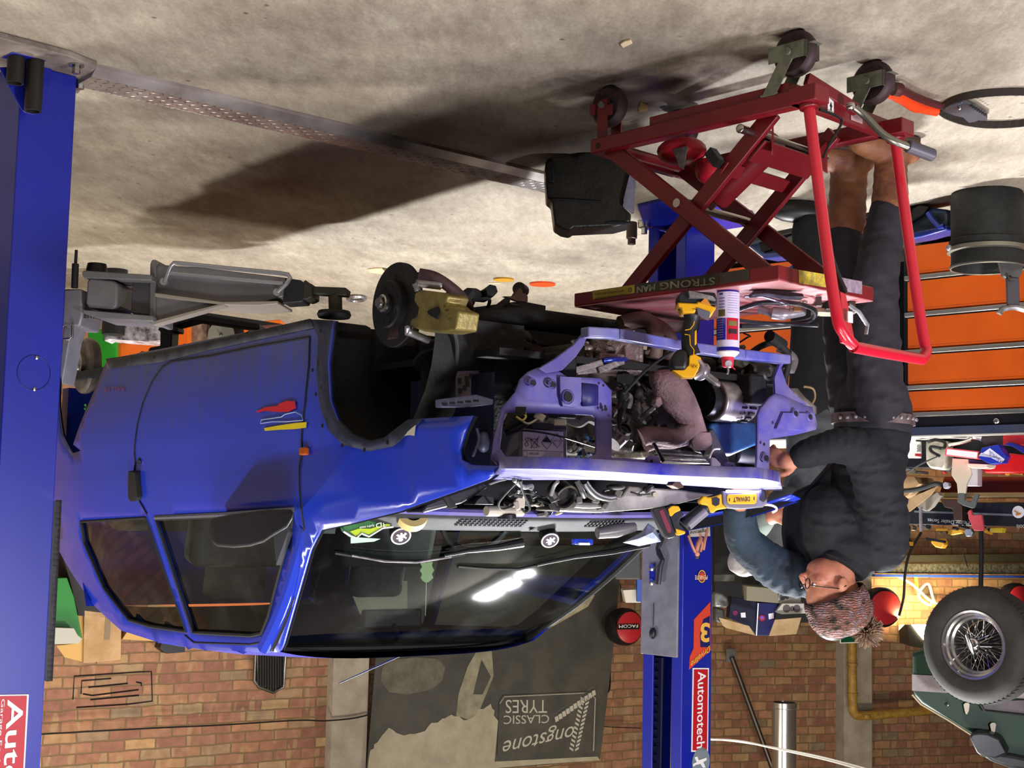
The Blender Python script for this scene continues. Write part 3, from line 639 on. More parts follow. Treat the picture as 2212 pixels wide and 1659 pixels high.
part('pin', MB().cyl(PA.pt(165, 540, .03), PA.pt(163, 575, .03), .005).cyl(PA.pt(163, 570, .03), PA.pt(161, 622, .03), .011), dk, t)
part('pivot_cap', MB().lathe([(.0, .02), (.03, .02), (.034, 0), (.034, -.01), (.04, -.012)], PA.pt(209, 583, -.03), (0, 0, -1), 24), dk, t)
gr = MB(); gc = PA.pt(192, 676, -.01)
gr.cyl(gc, gc+V3((0, 0, .022)), .034, n=28)
for i in range(26):
    a_ = 2*PI*i/26; gr.box(gc+V3((math.cos(a_)*.036, math.sin(a_)*.036, .011)), (.006, .006, .022), Matrix.Rotation(a_, 3, 'Z'))
part('restraint_gear', gr, mat('gear_grey', '#5c5a58', .5, .6), t, smooth=20)
# lift carriage on the near post with its bent pin
t2 = thing('lift_carriage', 'grey carriage block clamped on the inside of the nearer lift post', 'carriage', (A_[0], A_[1], 0))
part('block', MB().prism(pa([(137, 624), (176, 624), (178, 680), (172, 705), (134, 704)], .04), -PA.n, .16), silp, t2, bevel=.006)
part('leg', MB().prism(pa([(137, 704), (160, 704), (150, 736), (141, 790), (133, 830), (128, 800)], .0), -PA.n, .10), greyp, t2, bevel=.004)
part('bent_pin', MB().tube(pa([(157, 703), (156, 728), (150, 732), (118, 733)], .05), .0045, 8), steel, t2)
part('bolt', MB().sph(PA.pt(130, 683, .045), .008), steel, t2)
# rear pad of the other arm under the middle of the car
t3 = thing('lift_support', 'dark lift arm with a black pad under the rear sill of the blue car', 'lift arm', V3((1.35, 5.6, 0)))
PR = Pl(V3((1.3, 5.55, .7)), nA)
part('pad_column', MB().prism([PR.pt(x, y) for x, y in ((352, 697), (384, 706), (383, 717), (372, 716), (370, 750), (345, 752), (346, 716), (340, 712))], -PR.n, .08), blackp, t3, bevel=.004)
part('pad', MB().prism([PR.pt(x, y) for x, y in ((322, 750), (352, 745), (378, 748), (378, 765), (325, 765), (318, 758))], -PR.n, .12), rub, t3, bevel=.008)
part('arm', MB().prism([PR.pt(x, y) for x, y in ((330, 690), (420, 676), (560, 700), (560, 712), (420, 692), (345, 712))], -PR.n, .1), dk, t3, bevel=.004)
# ================================================================ red scissor table
redt = mat('table_red', '#741019', .42, n2='#5a0b13', nscale=5, namt=1.4, bump=.04, bscale=150, coat=.1)
redh = mat('handle_red', '#b5142b', .3, coat=.3)
zinc = mat('zinc_plate', '#767868', .55, .35, n2='#5c5e50', nscale=25)
Aq = onz(1682, 605, .74); TB = Fr((Aq[0], Aq[1], 0), 46.5)
tb = thing('scissor_table', 'red hydraulic scissor lift table under the nose of the blue car', 'lift table', TB.o, 46.5)
TBX = TB
def tp(name, mb, m, **k): return part(name, locl(TBX, mb), m, k.pop('parent', tb), **k)
top_m = mat('table_top_glare', '#a83a45', .45, n2='#c59a9a', nscale=9, namt=1.0, stretch=(1, 3, 1))  # pink torch glare painted into the top, paler than the frame red
tp('platform', MB().box2((0, 0, .697), (.785, .48, .738)), redt, bevel=.003)
tp('platform_skin', MB().box2((.002, .002, .738), (.783, .478, .741)), top_m)
# base frame, set a little inside the platform
TB2 = Fr(TB.W((.055, .07, -.025)), 46.5); TBX = TB2
zb0, zb1 = .208, .256
def chan(mb, p, q, w=.045, h=.048): return mb.beam(p, q, w, h)
tp('base_rail', MB().beam((-.05, .02, .232), (.735, .02, .232), .045, .048), redt, bevel=.004)
tp('base_rail', MB().beam((-.05, .44, .232), (.735, .44, .232), .045, .048), redt, bevel=.004)
tp('lower_rail', MB().beam((-.03, .015, .195), (.49, .015, .195), .02, .03), redt, bevel=.002)
tp('end_rail', MB().beam((.73, .04, .232), (.73, .42, .232), .03, .045), redt, bevel=.003)
tp('handle_end_plate', MB().box2((-.085, -.03, .205), (-.06, .50, .262)), redt, bevel=.002)
for y in (.0, .45): tp('handle_foot', MB().box2((-.15, y-.035, .215), (-.06, y+.035, .262)).cyl((-.105, y, .262), (-.107, y, .275), .028), redt, bevel=.003)
holes = MB().cyl((.70, -.005, .235), (.70, -.0035, .235), .009)
tp('rail_hole', holes, blk)
tp('label', MB().box2((-.0875, .12, .21), (-.0862, .15, .255)), whl); tp('label', MB().box2((-.0875, .24, .21), (-.0862, .30, .25)), mat('label_worn', '#b3929a', .5))
ar = MB().add([(-.0885, .142, .235), (-.0885, .128, .235), (-.0885, .135, .22)], [(0, 1, 2)]).box2((-.0886, .132, .235), (-.0884, .138, .246)); tp('label_arrow', ar, blk, smooth=0)
# casters
def caster(name, x, y, fork_m, brake):
    c = (x, y, .093); mb = MB()
    w = tp('wheel', MB().lathe([(.022, -.02), (.042, -.019), (.057, -.022), (.065, -.016), (.068, -.006), (.068, .006), (.065, .016), (.057, .022), (.042, .019), (.022, .02)], c, (0, 1, 0), 36), mat('castor_tyre', '#3d2a2c', .6, n2='#2a1d1f', nscale=20))
    tp('wheel_hub', MB().lathe([(0, -.0225), (.02, -.0225), (.022, -.018), (.042, -.0185), (.042, .0185), (.022, .018), (.02, .0225), (0, .0225)], c, (0, 1, 0), 28), zinc, parent=w)
    f = MB()
    for s in (-1, 1):
        yy = y+s*.031; top = (x+.05, x+.085) if brake else (x-.02, x+.02)
        if brake:
            f.prism([(x-.014, yy, .081), (x-.024, yy, .097), (x-.014, yy, .114), (x+.045, yy, .21), (x+.095, yy, .21), (x+.02, yy, .09), (x+.008, yy, .078)], (0, 1, 0), .004*s)
        else: f.prism([(x-.022, yy, .075), (x-.022, yy, .215), (x+.022, yy, .215), (x+.022, yy, .075)], (0, 1, 0), .004*s)
    f.box2((x-.02 if not brake else x+.04, y-.034, .203), (x+.025 if not brake else x+.1, y+.034, .209))
    tp('fork', f, fork_m, parent=w, bevel=.001)
    if brake:
        bk = MB()
        bk.box2((x-.055, y-.036, .07), (x+.07, y-.0335, .118)); bk.box2((x-.055, y-.036, .07), (x-.053, y+.036, .118)); bk.box2((x-.055, y+.0335, .07), (x+.07, y+.036, .118))
        bk.box2((x-.075, y-.02, .075), (x-.054, y+.02, .078))
        tp('brake_frame', bk, zinc, parent=w)
    else:
        tp('guard', MB().box2((x-.045, y-.037, .10), (x-.02, y-.033, .135)).box2((x+.03, y-.037, .085), (x+.055, y-.033, .12)), redt, parent=w)
    tp('axle', MB().cyl((x, y-.044, .095), (x, y+.044, .095), .0105, n=12), zinc, parent=w)
caster('castor', -.04, .03, zinc, True); caster('castor', -.055, .41, zinc, True)
caster('castor', .705, .055, redt, False); caster('castor', .705, .42, redt, False)
# scissor arms
def sarm(y, x0, z0, x1, z1, w=.053, t=.02):
    return MB().beam((x0, y, z0), (x1, y, z1), t, w, up=(0, 0, 1))
for y in (.035, .405):
    tp('scissor_arm', sarm(y, .70, .225, .055, .725), redt, bevel=.003)
for y in (.065, .375):
    tp('scissor_arm', sarm(y, .06, .235, .64, .725), redt, bevel=.003)
tp('pivot', MB().cyl((.39, .02, .465), (.39, .42, .465), .014), steel)
tp('pivot', MB().cyl((.135, .0, .285), (.135, .44, .285), .013).sph((.135, .0, .285), (.014, .006, .014)), steel)
tp('cross_tube', MB().cyl((.69, .03, .232), (.69, .43, .232), .018), redt)
tp('cross_bar', MB().beam((.235, .05, .375), (.235, .40, .375), .012, .045, up=(.7, 0, .7)), redt, bevel=.002)
tp('cross_plate', MB().prism([(.10, .07, .31), (.10, .37, .31), (.16, .37, .36), (.16, .07, .36)], (-.6, 0, .7), .008).prism([(.08, .08, .26), (.115, .13, .33), (.08, .08, .36)], (0, 1, 0), .01).prism([(.08, .36, .26), (.115, .31, .33), (.08, .36, .36)], (0, 1, 0), .01), redt, bevel=.002)
tp('hydraulic_cylinder', MB().cyl((.13, .17, .285), (.35, .17, .43), .042, n=28), redt, bevel=.002)
tp('piston_rod', MB().cyl((.35, .17, .43), (.45, .17, .495), .016), steel)
tp('pump_body', MB().sph((.52, .20, .245), (.085, .075, .045)).sph((.45, .26, .31), (.05, .05, .045)), mat('pump_red', '#b0202f', .35), bevel=0)
tp('strap', MB().box((.255, .035, .345), (.03, .03, .055), Matrix.Rotation(-.66, 3, 'Y')), blk)
tp('bracket', MB().prism([(.44, .13, .256), (.50, .13, .256), (.47, .13, .32), (.455, .13, .33)], (0, 1, 0), .004), silver)
# handle
hy0, hy1 = .0, .45; hp_ = [(-.105, hy0, .265), (-.155, hy0, .62), (-.195, hy0, .86), (-.205, hy0+.02, .915), (-.21, hy0+.06, .945), (-.21, hy0+.09, .95), (-.21, hy1-.06, .95), (-.21, hy1-.03, .945), (-.205, hy1, .92), (-.195, hy1, .87), (-.155, hy1, .62), (-.105, hy1, .265)]
tp('push_handle', MB().tube(bez(hp_, 5), .0165, 16), redh)
# release lever box on the handle with its cable
lv = MB().prism([(-.195, .02, .80), (-.19, .055, .80), (-.19, .065, .85), (-.203, .085, .945), (-.205, .03, .94)], (1, .0, 0), .02)
tp('release_box', lv, redh, bevel=.002)
tp('release_lever', MB().tube([(-.19, .065, .83), (-.19, .12, .845), (-.185, .17, .875), (-.18, .17, .90)], .006, 8), silver)
tp('release_label', MB().box2((-.214, .028, .855), (-.2145+.004, .052, .885)), whl)
tp('release_cable', MB().tube(bez([(-.19, .05, .80), (-.16, .05, .74), (-.14, .035, .66), (-.13, .02, .60)]), [.009]*4+[.011]*(len(bez([(0, 0, 0)]*4))-4), 8), blackp)
tp('lower_cable', MB().tube(bez([(-.10, .06, .262), (-.11, .14, .268), (-.115, .145, .29), (-.11, .10, .35), (-.105, .07, .40)]), .004, 8), blackp)
# foot pump lever
f0 = Pl(TB2.W((-.09, 0, 0)), TB.x)
lp = [f0.pt(1748, 196), f0.pt(1838, 242, -.01)]
part('lever_arm', MB().beam(f0.pt(1742, 170, .03), f0.pt(1850, 238, -.02), .02, .034), redt, tb, bevel=.002)
g_ = lambda x, y, o: f0.pt(x, y, o)
part('pedal_lever', MB().tube(bez([g_(1846, 232, -.03), g_(1870, 252, -.05), g_(1905, 288, -.09), g_(1935, 306, -.12), g_(1965, 318, -.14)], 5), .011, 12), mat('lever_steel', '#8a8a80', .3, .85), tb)
pg = MB().cyl(g_(1960, 315, -.135), g_(2016, 336, -.17), .019, n=18)
part('pedal_grip', pg, mat('grip_grey', '#4c4953', .45), tb, bevel=.004)
part('lever_pin', MB().lathe([(.012, -.004), (.012, .01), (.009, .014), (0, .014)], g_(1835, 230, -.04), -TB.x, 14), steel, tb)
TBX = TB
# labels on the platform edges
yl = mat('label_yellow', '#a8922c', .5, n2='#8a7a22', nscale=30); bkl = mat('label_black', '#24221c', .55, n2='#3c372d', nscale=14); pal = mat('letter_pale', '#8f8d78', .6, n2='#5c5a4a', nscale=30)
PT = Pl(TB.W((0, 0, 0)), -TB.y); PE = Pl(TB.W((0, 0, 0)), -TB.x)
def tl(P, pts, m, off=.001, name='label'): return part(name, MB().prism([P.pt(x, y, off) for x, y in pts], P.n, .0006), m, tb, smooth=0)
tl(PT, [(1280, 628), (1371, 615), (1371, 633), (1281, 647)], yl)
tl(PT, [(1372, 614), (1552, 590), (1552, 615), (1500, 620), (1372, 634)], bkl)
tl(PT, [(1554, 590), (1618, 580), (1620, 604), (1554, 614)], bkl)
text('writing', 'STRONG', PT.pt(1545, 599, .003), PT.pt(1426, 611, .003), (0, 0, 1), .022, pal, tb, bold=.02)
text('writing', 'MAN', PT.pt(1416, 613, .003), PT.pt(1376, 620, .003), (0, 0, 1), .02, pal, tb, bold=.03)
text('writing', 'WARNING', PT.pt(1348, 626, .003), PT.pt(1285, 634, .003), (0, 0, 1), .005, bkl, tb)
text('writing', 'KEEP HANDS CLEAR', PT.pt(1348, 634, .003), PT.pt(1285, 643, .003), (0, 0, 1), .005, bkl, tb)
part('label_ring', MB().lathe([(.007, .002), (.0065, .003), (.005, .003), (.005, .002)], PT.pt(1362, 626), PT.n, 20), bkl, tb)
tl(PE, [(1725, 583), (1791, 594), (1791, 622), (1726, 612)], mat('label_yellow2', '#c7b02a', .5, n2='#8e8248', nscale=60))
tl(PE, [(1814, 599), (1862, 608), (1862, 636), (1816, 628)], mat('label_pinkgrey', '#9b8a98', .5, n2='#7b6877', nscale=50))
text('writing', 'MAX LOAD 300 KG', PE.pt(1788, 603, .003), PE.pt(1730, 593, .003), (0, 0, 1), .004, bkl, tb) if False else None
# ================================================================ the blue car on the lift
CAR = Fr((-.55, 4.19, 0), -37)
def XS(s, z):
    x = .795-.10*max(0, (1.05-z))**1.5
    if z > 1.40: x -= .05 + (z-1.40)*.36
    elif z > 1.05: x -= .05*((z-1.05)/.35)**2
    if s < 1.0: x -= .09*((1.0-s)/.9)**2
    if s > 2.9: x -= .08*((s-2.9)/.8)**2
    if .72 < z < 1.4 and s > .3: x -= .006*math.exp(-((z-1.22)/.02)**2)
    return x
def side(x, y):
    lx = .8
    for i in range(12):
        p = CAR.onx(x, y, lx); lx = XS(p[1], p[2])
    return (p[1], p[2])
def SD(L_): return [side(x, y) for x, y in L_]
def fs(off=0, sg=1): return lambda s, z: CAR.W((sg*(XS(s, z)+off), s, z))
def cx(x, y, s): return CAR.W(CAR.ony(x, y, s))
def cxs(L_): return [cx(*p) for p in L_]
# paint: blue, chalky and road-dirty near the sill
paint = bpy.data.materials.new('car_blue_paint'); paint.use_nodes = True; nt = paint.node_tree; b = nt.nodes['Principled BSDF']; L_ = nt.links.new
tc = nt.nodes.new('ShaderNodeTexCoord'); mp = nt.nodes.new('ShaderNodeMapping'); mp.inputs['Scale'].default_value = (1, 7, .8); L_(tc.outputs['Object'], mp.inputs[0])
n1 = nt.nodes.new('ShaderNodeTexNoise'); n1.inputs['Scale'].default_value = 5; n1.inputs['Detail'].default_value = 7; L_(mp.outputs[0], n1.inputs['Vector'])
sp = nt.nodes.new('ShaderNodeSeparateXYZ'); L_(tc.outputs['Object'], sp.inputs[0])
mr = nt.nodes.new('ShaderNodeMapRange'); mr.inputs['From Min'].default_value = 1.12; mr.inputs['From Max'].default_value = .86; L_(sp.outputs[2], mr.inputs[0])
ma = nt.nodes.new('ShaderNodeMath'); ma.operation = 'MULTIPLY_ADD'; ma.inputs[1].default_value = .85; L_(mr.outputs[0], ma.inputs[0])
mm = nt.nodes.new('ShaderNodeMath'); mm.operation = 'MULTIPLY_ADD'; mm.inputs[1].default_value = 1.6; mm.inputs[2].default_value = -.9; L_(n1.outputs['Fac'], mm.inputs[0]); L_(mm.outputs[0], ma.inputs[2])
cl_ = nt.nodes.new('ShaderNodeClamp'); L_(ma.outputs[0], cl_.inputs[0])
mx = nt.nodes.new('ShaderNodeMixRGB'); mx.inputs[1].default_value = lin('#1c36b4'); mx.inputs[2].default_value = lin('#3c4470'); L_(cl_.outputs[0], mx.inputs[0]); L_(mx.outputs[0], b.inputs['Base Color'])
mr2 = nt.nodes.new('ShaderNodeMapRange'); mr2.inputs['To Min'].default_value = .28; mr2.inputs['To Max'].default_value = .5; L_(cl_.outputs[0], mr2.inputs[0]); L_(mr2.outputs[0], b.inputs['Roughness'])
b.inputs['Coat Weight'].default_value = .35; b.inputs['Coat Roughness'].default_value = .12; MATS['paint'] = paint
vio = mat('dusty_violet_blue', '#3d3cae', .42, n2='#7e7597', nscale=7, namt=1.1, rough2=.6)  # front panel colour: violet blue mottled with paler dust
bpaint = mat('car_blue_edge', '#1c36b4', .3, coat=.3)
# glass
def glassm(name, tint, gl=.12):
    m = bpy.data.materials.new(name); m.use_nodes = True; nt = m.node_tree; nt.nodes.clear(); out = nt.nodes.new('ShaderNodeOutputMaterial')
    tr = nt.nodes.new('ShaderNodeBsdfTransparent'); tr.inputs[0].default_value = tint; gs_ = nt.nodes.new('ShaderNodeBsdfGlossy'); gs_.inputs['Roughness'].default_value = .045
    lw = nt.nodes.new('ShaderNodeLayerWeight'); lw.inputs[0].default_value = .5; pw = nt.nodes.new('ShaderNodeMath'); pw.operation = 'POWER'; pw.inputs[1].default_value = 4; nt.links.new(lw.outputs['Facing'], pw.inputs[0]); fr = nt.nodes.new('ShaderNodeMath'); fr.operation = 'MULTIPLY_ADD'; fr.inputs[1].default_value = .85; fr.inputs[2].default_value = .045; nt.links.new(pw.outputs[0], fr.inputs[0]); df = nt.nodes.new('ShaderNodeBsdfDiffuse'); df.inputs[0].default_value = (.35, .37, .34, 1)
    no = nt.nodes.new('ShaderNodeTexNoise'); no.inputs['Scale'].default_value = 5; no.inputs['Detail'].default_value = 8; tc = nt.nodes.new('ShaderNodeTexCoord'); nt.links.new(tc.outputs['Object'], no.inputs['Vector'])
    rp = nt.nodes.new('ShaderNodeMapRange'); rp.inputs['From Min'].default_value = .5; rp.inputs['From Max'].default_value = .8; rp.inputs['To Max'].default_value = gl; nt.links.new(no.outputs['Fac'], rp.inputs[0])
    m1 = nt.nodes.new('ShaderNodeMixShader'); m2 = nt.nodes.new('ShaderNodeMixShader')
    nt.links.new(rp.outputs[0], m1.inputs[0]); nt.links.new(tr.outputs[0], m1.inputs[1]); nt.links.new(df.outputs[0], m1.inputs[2])
    nt.links.new(fr.outputs[0], m2.inputs[0]); nt.links.new(m1.outputs[0], m2.inputs[1]); nt.links.new(gs_.outputs[0], m2.inputs[2]); nt.links.new(m2.outputs[0], out.inputs[0])
    MATS[name] = m; return m
sglass = glassm('side_glass', (.72, .76, .72, 1), .06); wglass = glassm('windscreen_glass', (.66, .74, .70, 1), .05)
car = thing('hatchback_car', 'small blue hatchback on the lift with its bonnet, bumper and wheels removed', 'car', CAR.o, -37)
def cp(name, mb, m, local=True, **k):
    return part(name, locl(CAR, mb) if local else mb, m, k.pop('parent', car), **k)
# ---- body side outline and openings
rearbot = side(231, 776)
out_px = [(672, 690), (719, 692), (708, 784), (713, 865), (729, 909), (757, 939), (792, 955), (830, 947), (865, 920), (884, 906), (1020, 898), (1002, 935), (991, 972), (995, 994), (1018, 1005), (1088, 1008), (1053, 1036), (1000, 1056), (930, 1081), (860, 1106), (760, 1131), (690, 1146), (668, 1190), (610, 1392), (602, 1409), (560, 1409), (450, 1404), (350, 1390), (262, 1362), (205, 1310), (150, 1230), (122, 1180)]
sidep = SD(out_px)
rear = [(3.42, 1.48), (3.5, 1.40), (3.53, 1.25), (3.55, 1.0), (3.52, .84), (3.36, .80)]
arc_r = [side(100, 930), side(125, 1000), side(165, 945), side(208, 834)]
ar_c = (side(165, 945)[0]+.33, .86)
outer_loop = sidep + rear + [(3.30, .95), (3.2, 1.08), (3.05, 1.17), (2.92, 1.16), side(158, 960), side(208, 834)] + [rearbot]
def clean(poly): return poly
q_glass = SD([(174, 1127), (315, 1118), (401, 1364), (325, 1353), (278, 1339), (224, 1270), (181, 1172)])
d_glass = SD([(336, 1122), (480, 1115), (633, 1104), (629, 1147), (608, 1219), (579, 1331), (564, 1368), (542, 1373), (416, 1366)])
body = patch(outer_loop, [q_glass, d_glass], .05, fs())
part('body_side', body, paint, car, solid=.012, smooth=50)
far_loop = [(.93, .80), (.93, .95), (.88, 1.05), (.80, 1.14), (.68, 1.19), (.55, 1.19), (.42, 1.15), (.42, 1.25), (.40, 1.33)] + outer_loop[17:]
part('body_side', patch(far_loop, [q_glass, d_glass], .05, fs(0, -1)), paint, car, smooth=50)
trimm = mat('inner_trim', '#151617', .85)
part('door_trim', patch(far_loop, [q_glass, d_glass], .07, fs(-.02, -1)), trimm, car, smooth=50)
part('door_trim', patch(outer_loop, [q_glass, d_glass], .07, fs(-.02)), trimm, car, smooth=50)
for nm, gl_ in (('quarter_window', q_glass), ('door_window', d_glass)):
    part(nm, patch(gl_, [], .06, fs(-.012)), sglass, car, smooth=80)
    part(nm, patch(gl_, [], .08, fs(-.012, -1)), sglass, car, smooth=80)
    lp = [fs(-.002)(*p) for p in seg(gl_, .04)]
    part('window_seal', MB().tube(lp, .007, 6, closed=True), rub, car)
def surf_tube(name, L2, r, m, off=0, closed=False, **k): return part(name, MB().tube([fs(off)(*p) for p in (seg(SD(L2), .04)[:] if closed else [q for a, b in zip(SD(L2)[:-1], SD(L2)[1:]) for q in [(a[0]+(b[0]-a[0])*i/5, a[1]+(b[1]-a[1])*i/5) for i in range(6)]])], r, 6, closed=closed), m, car, **k)
seam = mat('panel_gap', '#05060f', .7)
surf_tube('door_gap', [(670, 728), (560, 747), (460, 768), (372, 781), (352, 792), (330, 822), (310, 868), (297, 920), (292, 960), (291, 1060), (318, 1110)], .0042, seam)
surf_tube('door_gap', [(670, 728), (668, 790), (660, 870), (652, 950), (648, 1040), (652, 1100), (657, 1140), (645, 1180), (600, 1340), (580, 1385), (540, 1392), (420, 1388), (400, 1372)], .0042, seam)
surf_tube('belt_trim', [(336, 1118), (480, 1112), (636, 1101)], .009, mat('trim_grey', '#6f7380', .35, .4))
# dirty sill and arch lip
grime = mat('sill_grime', '#3d3f47', .6, n2='#23252c', nscale=12, bump=.2)
sill = SD([(672, 689), (560, 714), (450, 738), (340, 760), (231, 775), (240, 796), (345, 783), (450, 757), (560, 733), (680, 708)])
part('sill', patch(sill, [], .06, fs(.006)), grime, car, solid=.008)
lipo = SD([(672, 690), (719, 692), (708, 784), (713, 865), (729, 909), (757, 939), (792, 955), (830, 947), (865, 920), (884, 906), (915, 905), (885, 935), (850, 965), (800, 975), (745, 962), (712, 930), (694, 880), (686, 800), (690, 730), (680, 708)])
lipm = mat('arch_lip_grey', '#20263f', .5, n2='#33374a', nscale=12, rough2=.7)
part('arch_lip', patch(lipo, [], .04, fs(.004)), lipm, car, solid=.02)
bd = MB()
for x, y in ((700, 715), (683, 800), (690, 852), (704, 920), (747, 963), (795, 972), (845, 956), (600, 712), (520, 730), (455, 744), (340, 772)): bd.lathe([(.007, 0), (.007, .001), (0, .001)], fs(.012)(*side(x, y)), CAR.x, 10)
part('trim_hole', bd, seam, car)
# stickers on the door
redd = mat('decal_red', '#c2182c', .4); yeld = mat('decal_yellow', '#d9c414', .4); wd_ = mat('decal_white', '#9fb8c8', .5)
def dec(name, L2, m, **k): return part(name, patch(SD(L2), [], .03, fs(.0045)), m, car, smooth=0, **k)
dec('decal', [(556, 889), (575, 880), (602, 877), (606, 872), (622, 866), (640, 867), (642, 882), (625, 890), (600, 890), (575, 888), (558, 892)], redd)
dec('decal', [(573, 925), (600, 920), (640, 914), (665, 912), (664, 924), (640, 927), (600, 929), (575, 931)], yeld)
ol_ = [(565, 915), (567, 907), (610, 901), (618, 895), (640, 890), (654, 897), (657, 908), (620, 911), (590, 911)]
part('decal_outline', MB().tube([fs(.004)(*p) for p in seg(SD(ol_), .03)], .0014, 4, closed=True), wd_, car)
a_ = fs(.004)(*side(272, 835)); b_ = fs(.004)(*side(226, 838)); text('writing', 'RALLYE', a_, b_, (0, 0, 1), .018, mat('decal_faded', '#7a3a4a', .6), car, shear=.2)
dec('flaked_filler', [(876, 942), (884, 932), (892, 925), (901, 918), (898, 942), (888, 940)], mat('filler', '#b9b3a4', .8))
# indicator, handle, lock
c_ = fs(.004)(*side(664, 975))
part('side_indicator', MB().box(c_+CAR.x*.008, (.018, .042, .026), Matrix.Rotation(math.radians(-37), 3, 'Z')), mat('amber', '#b0520e', .25), car, bevel=.006, seg=3)
hd = SD([(289, 1018), (303, 1022), (308, 1075), (304, 1083), (293, 1084), (288, 1076)])
part('door_handle', patch(hd, [], .02, fs(.022)), rub, car, solid=.03, bevel=.003); part('door_lock', MB().lathe([(.011, 0), (.011, .006), (0, .006)], fs(.003)(*side(303, 996)), CAR.x, 14), dsteel, car)
# mirror
mc = CAR.onx(548, 1142, .86)
def mfn(u, v):
    return None
mr_px = [(633, 1100), (634, 1118), (620, 1140), (590, 1158), (570, 1172), (540, 1181), (505, 1184), (470, 1181), (457, 1172), (452, 1150), (453, 1128), (460, 1118), (520, 1108), (580, 1100)]
mo = [CAR.onx(x, y, .88) for x, y in mr_px]; mi = [CAR.onx(x*.97+548*.03, y*.9+1142*.1, .78) for x, y in mr_px]
part('door_mirror', locl(CAR, MB().add([*mo, *mi], [tuple(range(len(mo))), tuple(range(2*len(mo)-1, len(mo)-1, -1))] + [(i, (i+1) % len(mo), (i+1) % len(mo)+len(mo), i+len(mo)) for i in range(len(mo))])), mat('mirror_plastic', '#191a1e', .55), car, bevel=.02, seg=4, smooth=60)
part('mirror_foot', locl(CAR, MB().prism([CAR.onx(x, y, .715) for x, y in ((597, 1118), (634, 1098), (634, 1150), (608, 1222))], (1, 0, 0), .02)), mat('mirror_foot_grey', '#3e4046', .6), car, bevel=.003)
# ---- windscreen, roof, pillars
A0 = V3((.69, 1.04, 1.455)); A1 = V3((-.69, .90, 1.445)); A2 = V3((.572, 1.535, 1.888)); A3 = V3((-.56, 1.56, 1.905))
def ws(u, v):
    """u across (0 near side, 1 far), v upwards"""
    a = A0.lerp(A1, u); b = A2.lerp(A3, u); p = a.lerp(b, v); bow = 1-(2*u-1)**2
    return p + V3((0, -.10, .01))*bow*(1-.7*v) + V3((0, -.02, .02))*math.sin(PI*v)
part('windscreen', locl(CAR, MB().grid(ws, 24, 14)), wglass, car, smooth=80)
eg = [ws(0, i/10) for i in range(11)] + [ws(i/20, 1) for i in range(1, 21)] + [ws(1, 1-i/10) for i in range(1, 11)]
part('windscreen_seal', locl(CAR, MB().tube(eg, .011, 6)), rub, car)
ef = [p+V3((0, .0, -.005)) for p in eg]
part('far_pillar', locl(CAR, MB().tube([ws(1, i/8)+V3((-.02, .03, -.01)) for i in range(9)], .024, 8)), bpaint, car)
part('near_pillar', locl(CAR, MB().tube([ws(0, i/8)+V3((.012, .028, -.004)) for i in range(9)], [.028]*9, 8)), bpaint, car)
re_ = SD([(602, 1409), (560, 1409), (450, 1404), (350, 1390), (262, 1362), (205, 1310)])
def roof(u, v):
    k = v*(len(re_)-1); i = min(int(k), len(re_)-2); f = k-i
    s = re_[i][0]*(1-f)+re_[i+1][0]*f; z = re_[i][1]*(1-f)+re_[i+1][1]*f; x = XS(s, z); w = 1-2*u
    s2 = s - (.03*(1-(w*w)))*max(0, 1-v*3)
    return V3((x*w, s2, z + .035*(1-w**4)-.002))
part('roof', locl(CAR, MB().grid(roof, 16, 20)), bpaint, car, smooth=80)
part('headlining', locl(CAR, MB().grid(lambda u, v: roof(.03+u*.94, v)+V3((0, .02, -.022)), 16, 20)), mat('headliner_grey', '#3a3c3b', .9), car, smooth=80)
tl_ = [(3.40, 1.48), (3.3, 1.62), re_[-1]]
part('tailgate', locl(CAR, MB().grid(lambda u, v: V3(((1-2*u)*.60, re_[-1][0]+.03+(3.46-re_[-1][0])*v, re_[-1][1]+(1.46-re_[-1][1])*v)), 8, 8)), bpaint, car)
part('rear_panel', locl(CAR, MB().box2((-.68, 3.42, .85), (.68, 3.5, 1.48))), bpaint, car)
part('roof_aerial', MB().tube([cx(873, 1413, 1.85), cx(800, 1446, 1.75), cx(733, 1476, 1.66)], [.004, .003, .002], 6).box(cx(868, 1411, 1.85), (.06, .03, .02)), blackp, car)
sd_rub = []
# inner floor, bulkhead, seats, dash
inn = mat('interior_dark', '#17181a', .8); gryf = mat('seat_cloth', '#2b2d2e', .9, n2='#3a3c3b', nscale=30)
cp('cabin_floor', MB().box2((-.74, .95, .80), (.74, 3.3, .83)), inn)
cp('bulkhead', MB().box2((-.68, 1.02, .83), (.68, 1.05, 1.40)), inn)
cp('dashboard', MB().prism([(-.66, 1.05, 1.36), (-.66, 1.12, 1.43), (-.66, 1.45, 1.40), (-.66, 1.48, 1.22), (-.66, 1.2, 1.1)], (1, 0, 0), 1.32), mat('dash', '#1c1d1f', .6), bevel=.02)
cp('steering_wheel', MB().tube([(-.34+.18*math.cos(t), 1.56+.06*math.sin(t), 1.37+.17*math.sin(t)) for t in [2*PI*i/28 for i in range(28)]], .014, 8, closed=True).cyl((-.34, 1.56, 1.37), (-.34, 1.44, 1.33), .04).beam((-.5, 1.56, 1.37), (-.18, 1.56, 1.37), .02, .03), blackp)
for x in (.34, -.34):
    cp('seat', MB().box2((x-.24, 1.7, .95), (x+.24, 2.15, 1.12)).box((x, 2.22, 1.35), (.46, .14, .56), Matrix.Rotation(-.25, 3, 'X')).box((x, 2.32, 1.68), (.26, .09, .17), Matrix.Rotation(-.2, 3, 'X')), gryf, bevel=.04, seg=3)
cp('rear_seat', MB().box((0, 3.0, 1.25), (1.2, .14, .5), Matrix.Rotation(-.25, 3, 'X')), gryf, bevel=.04)
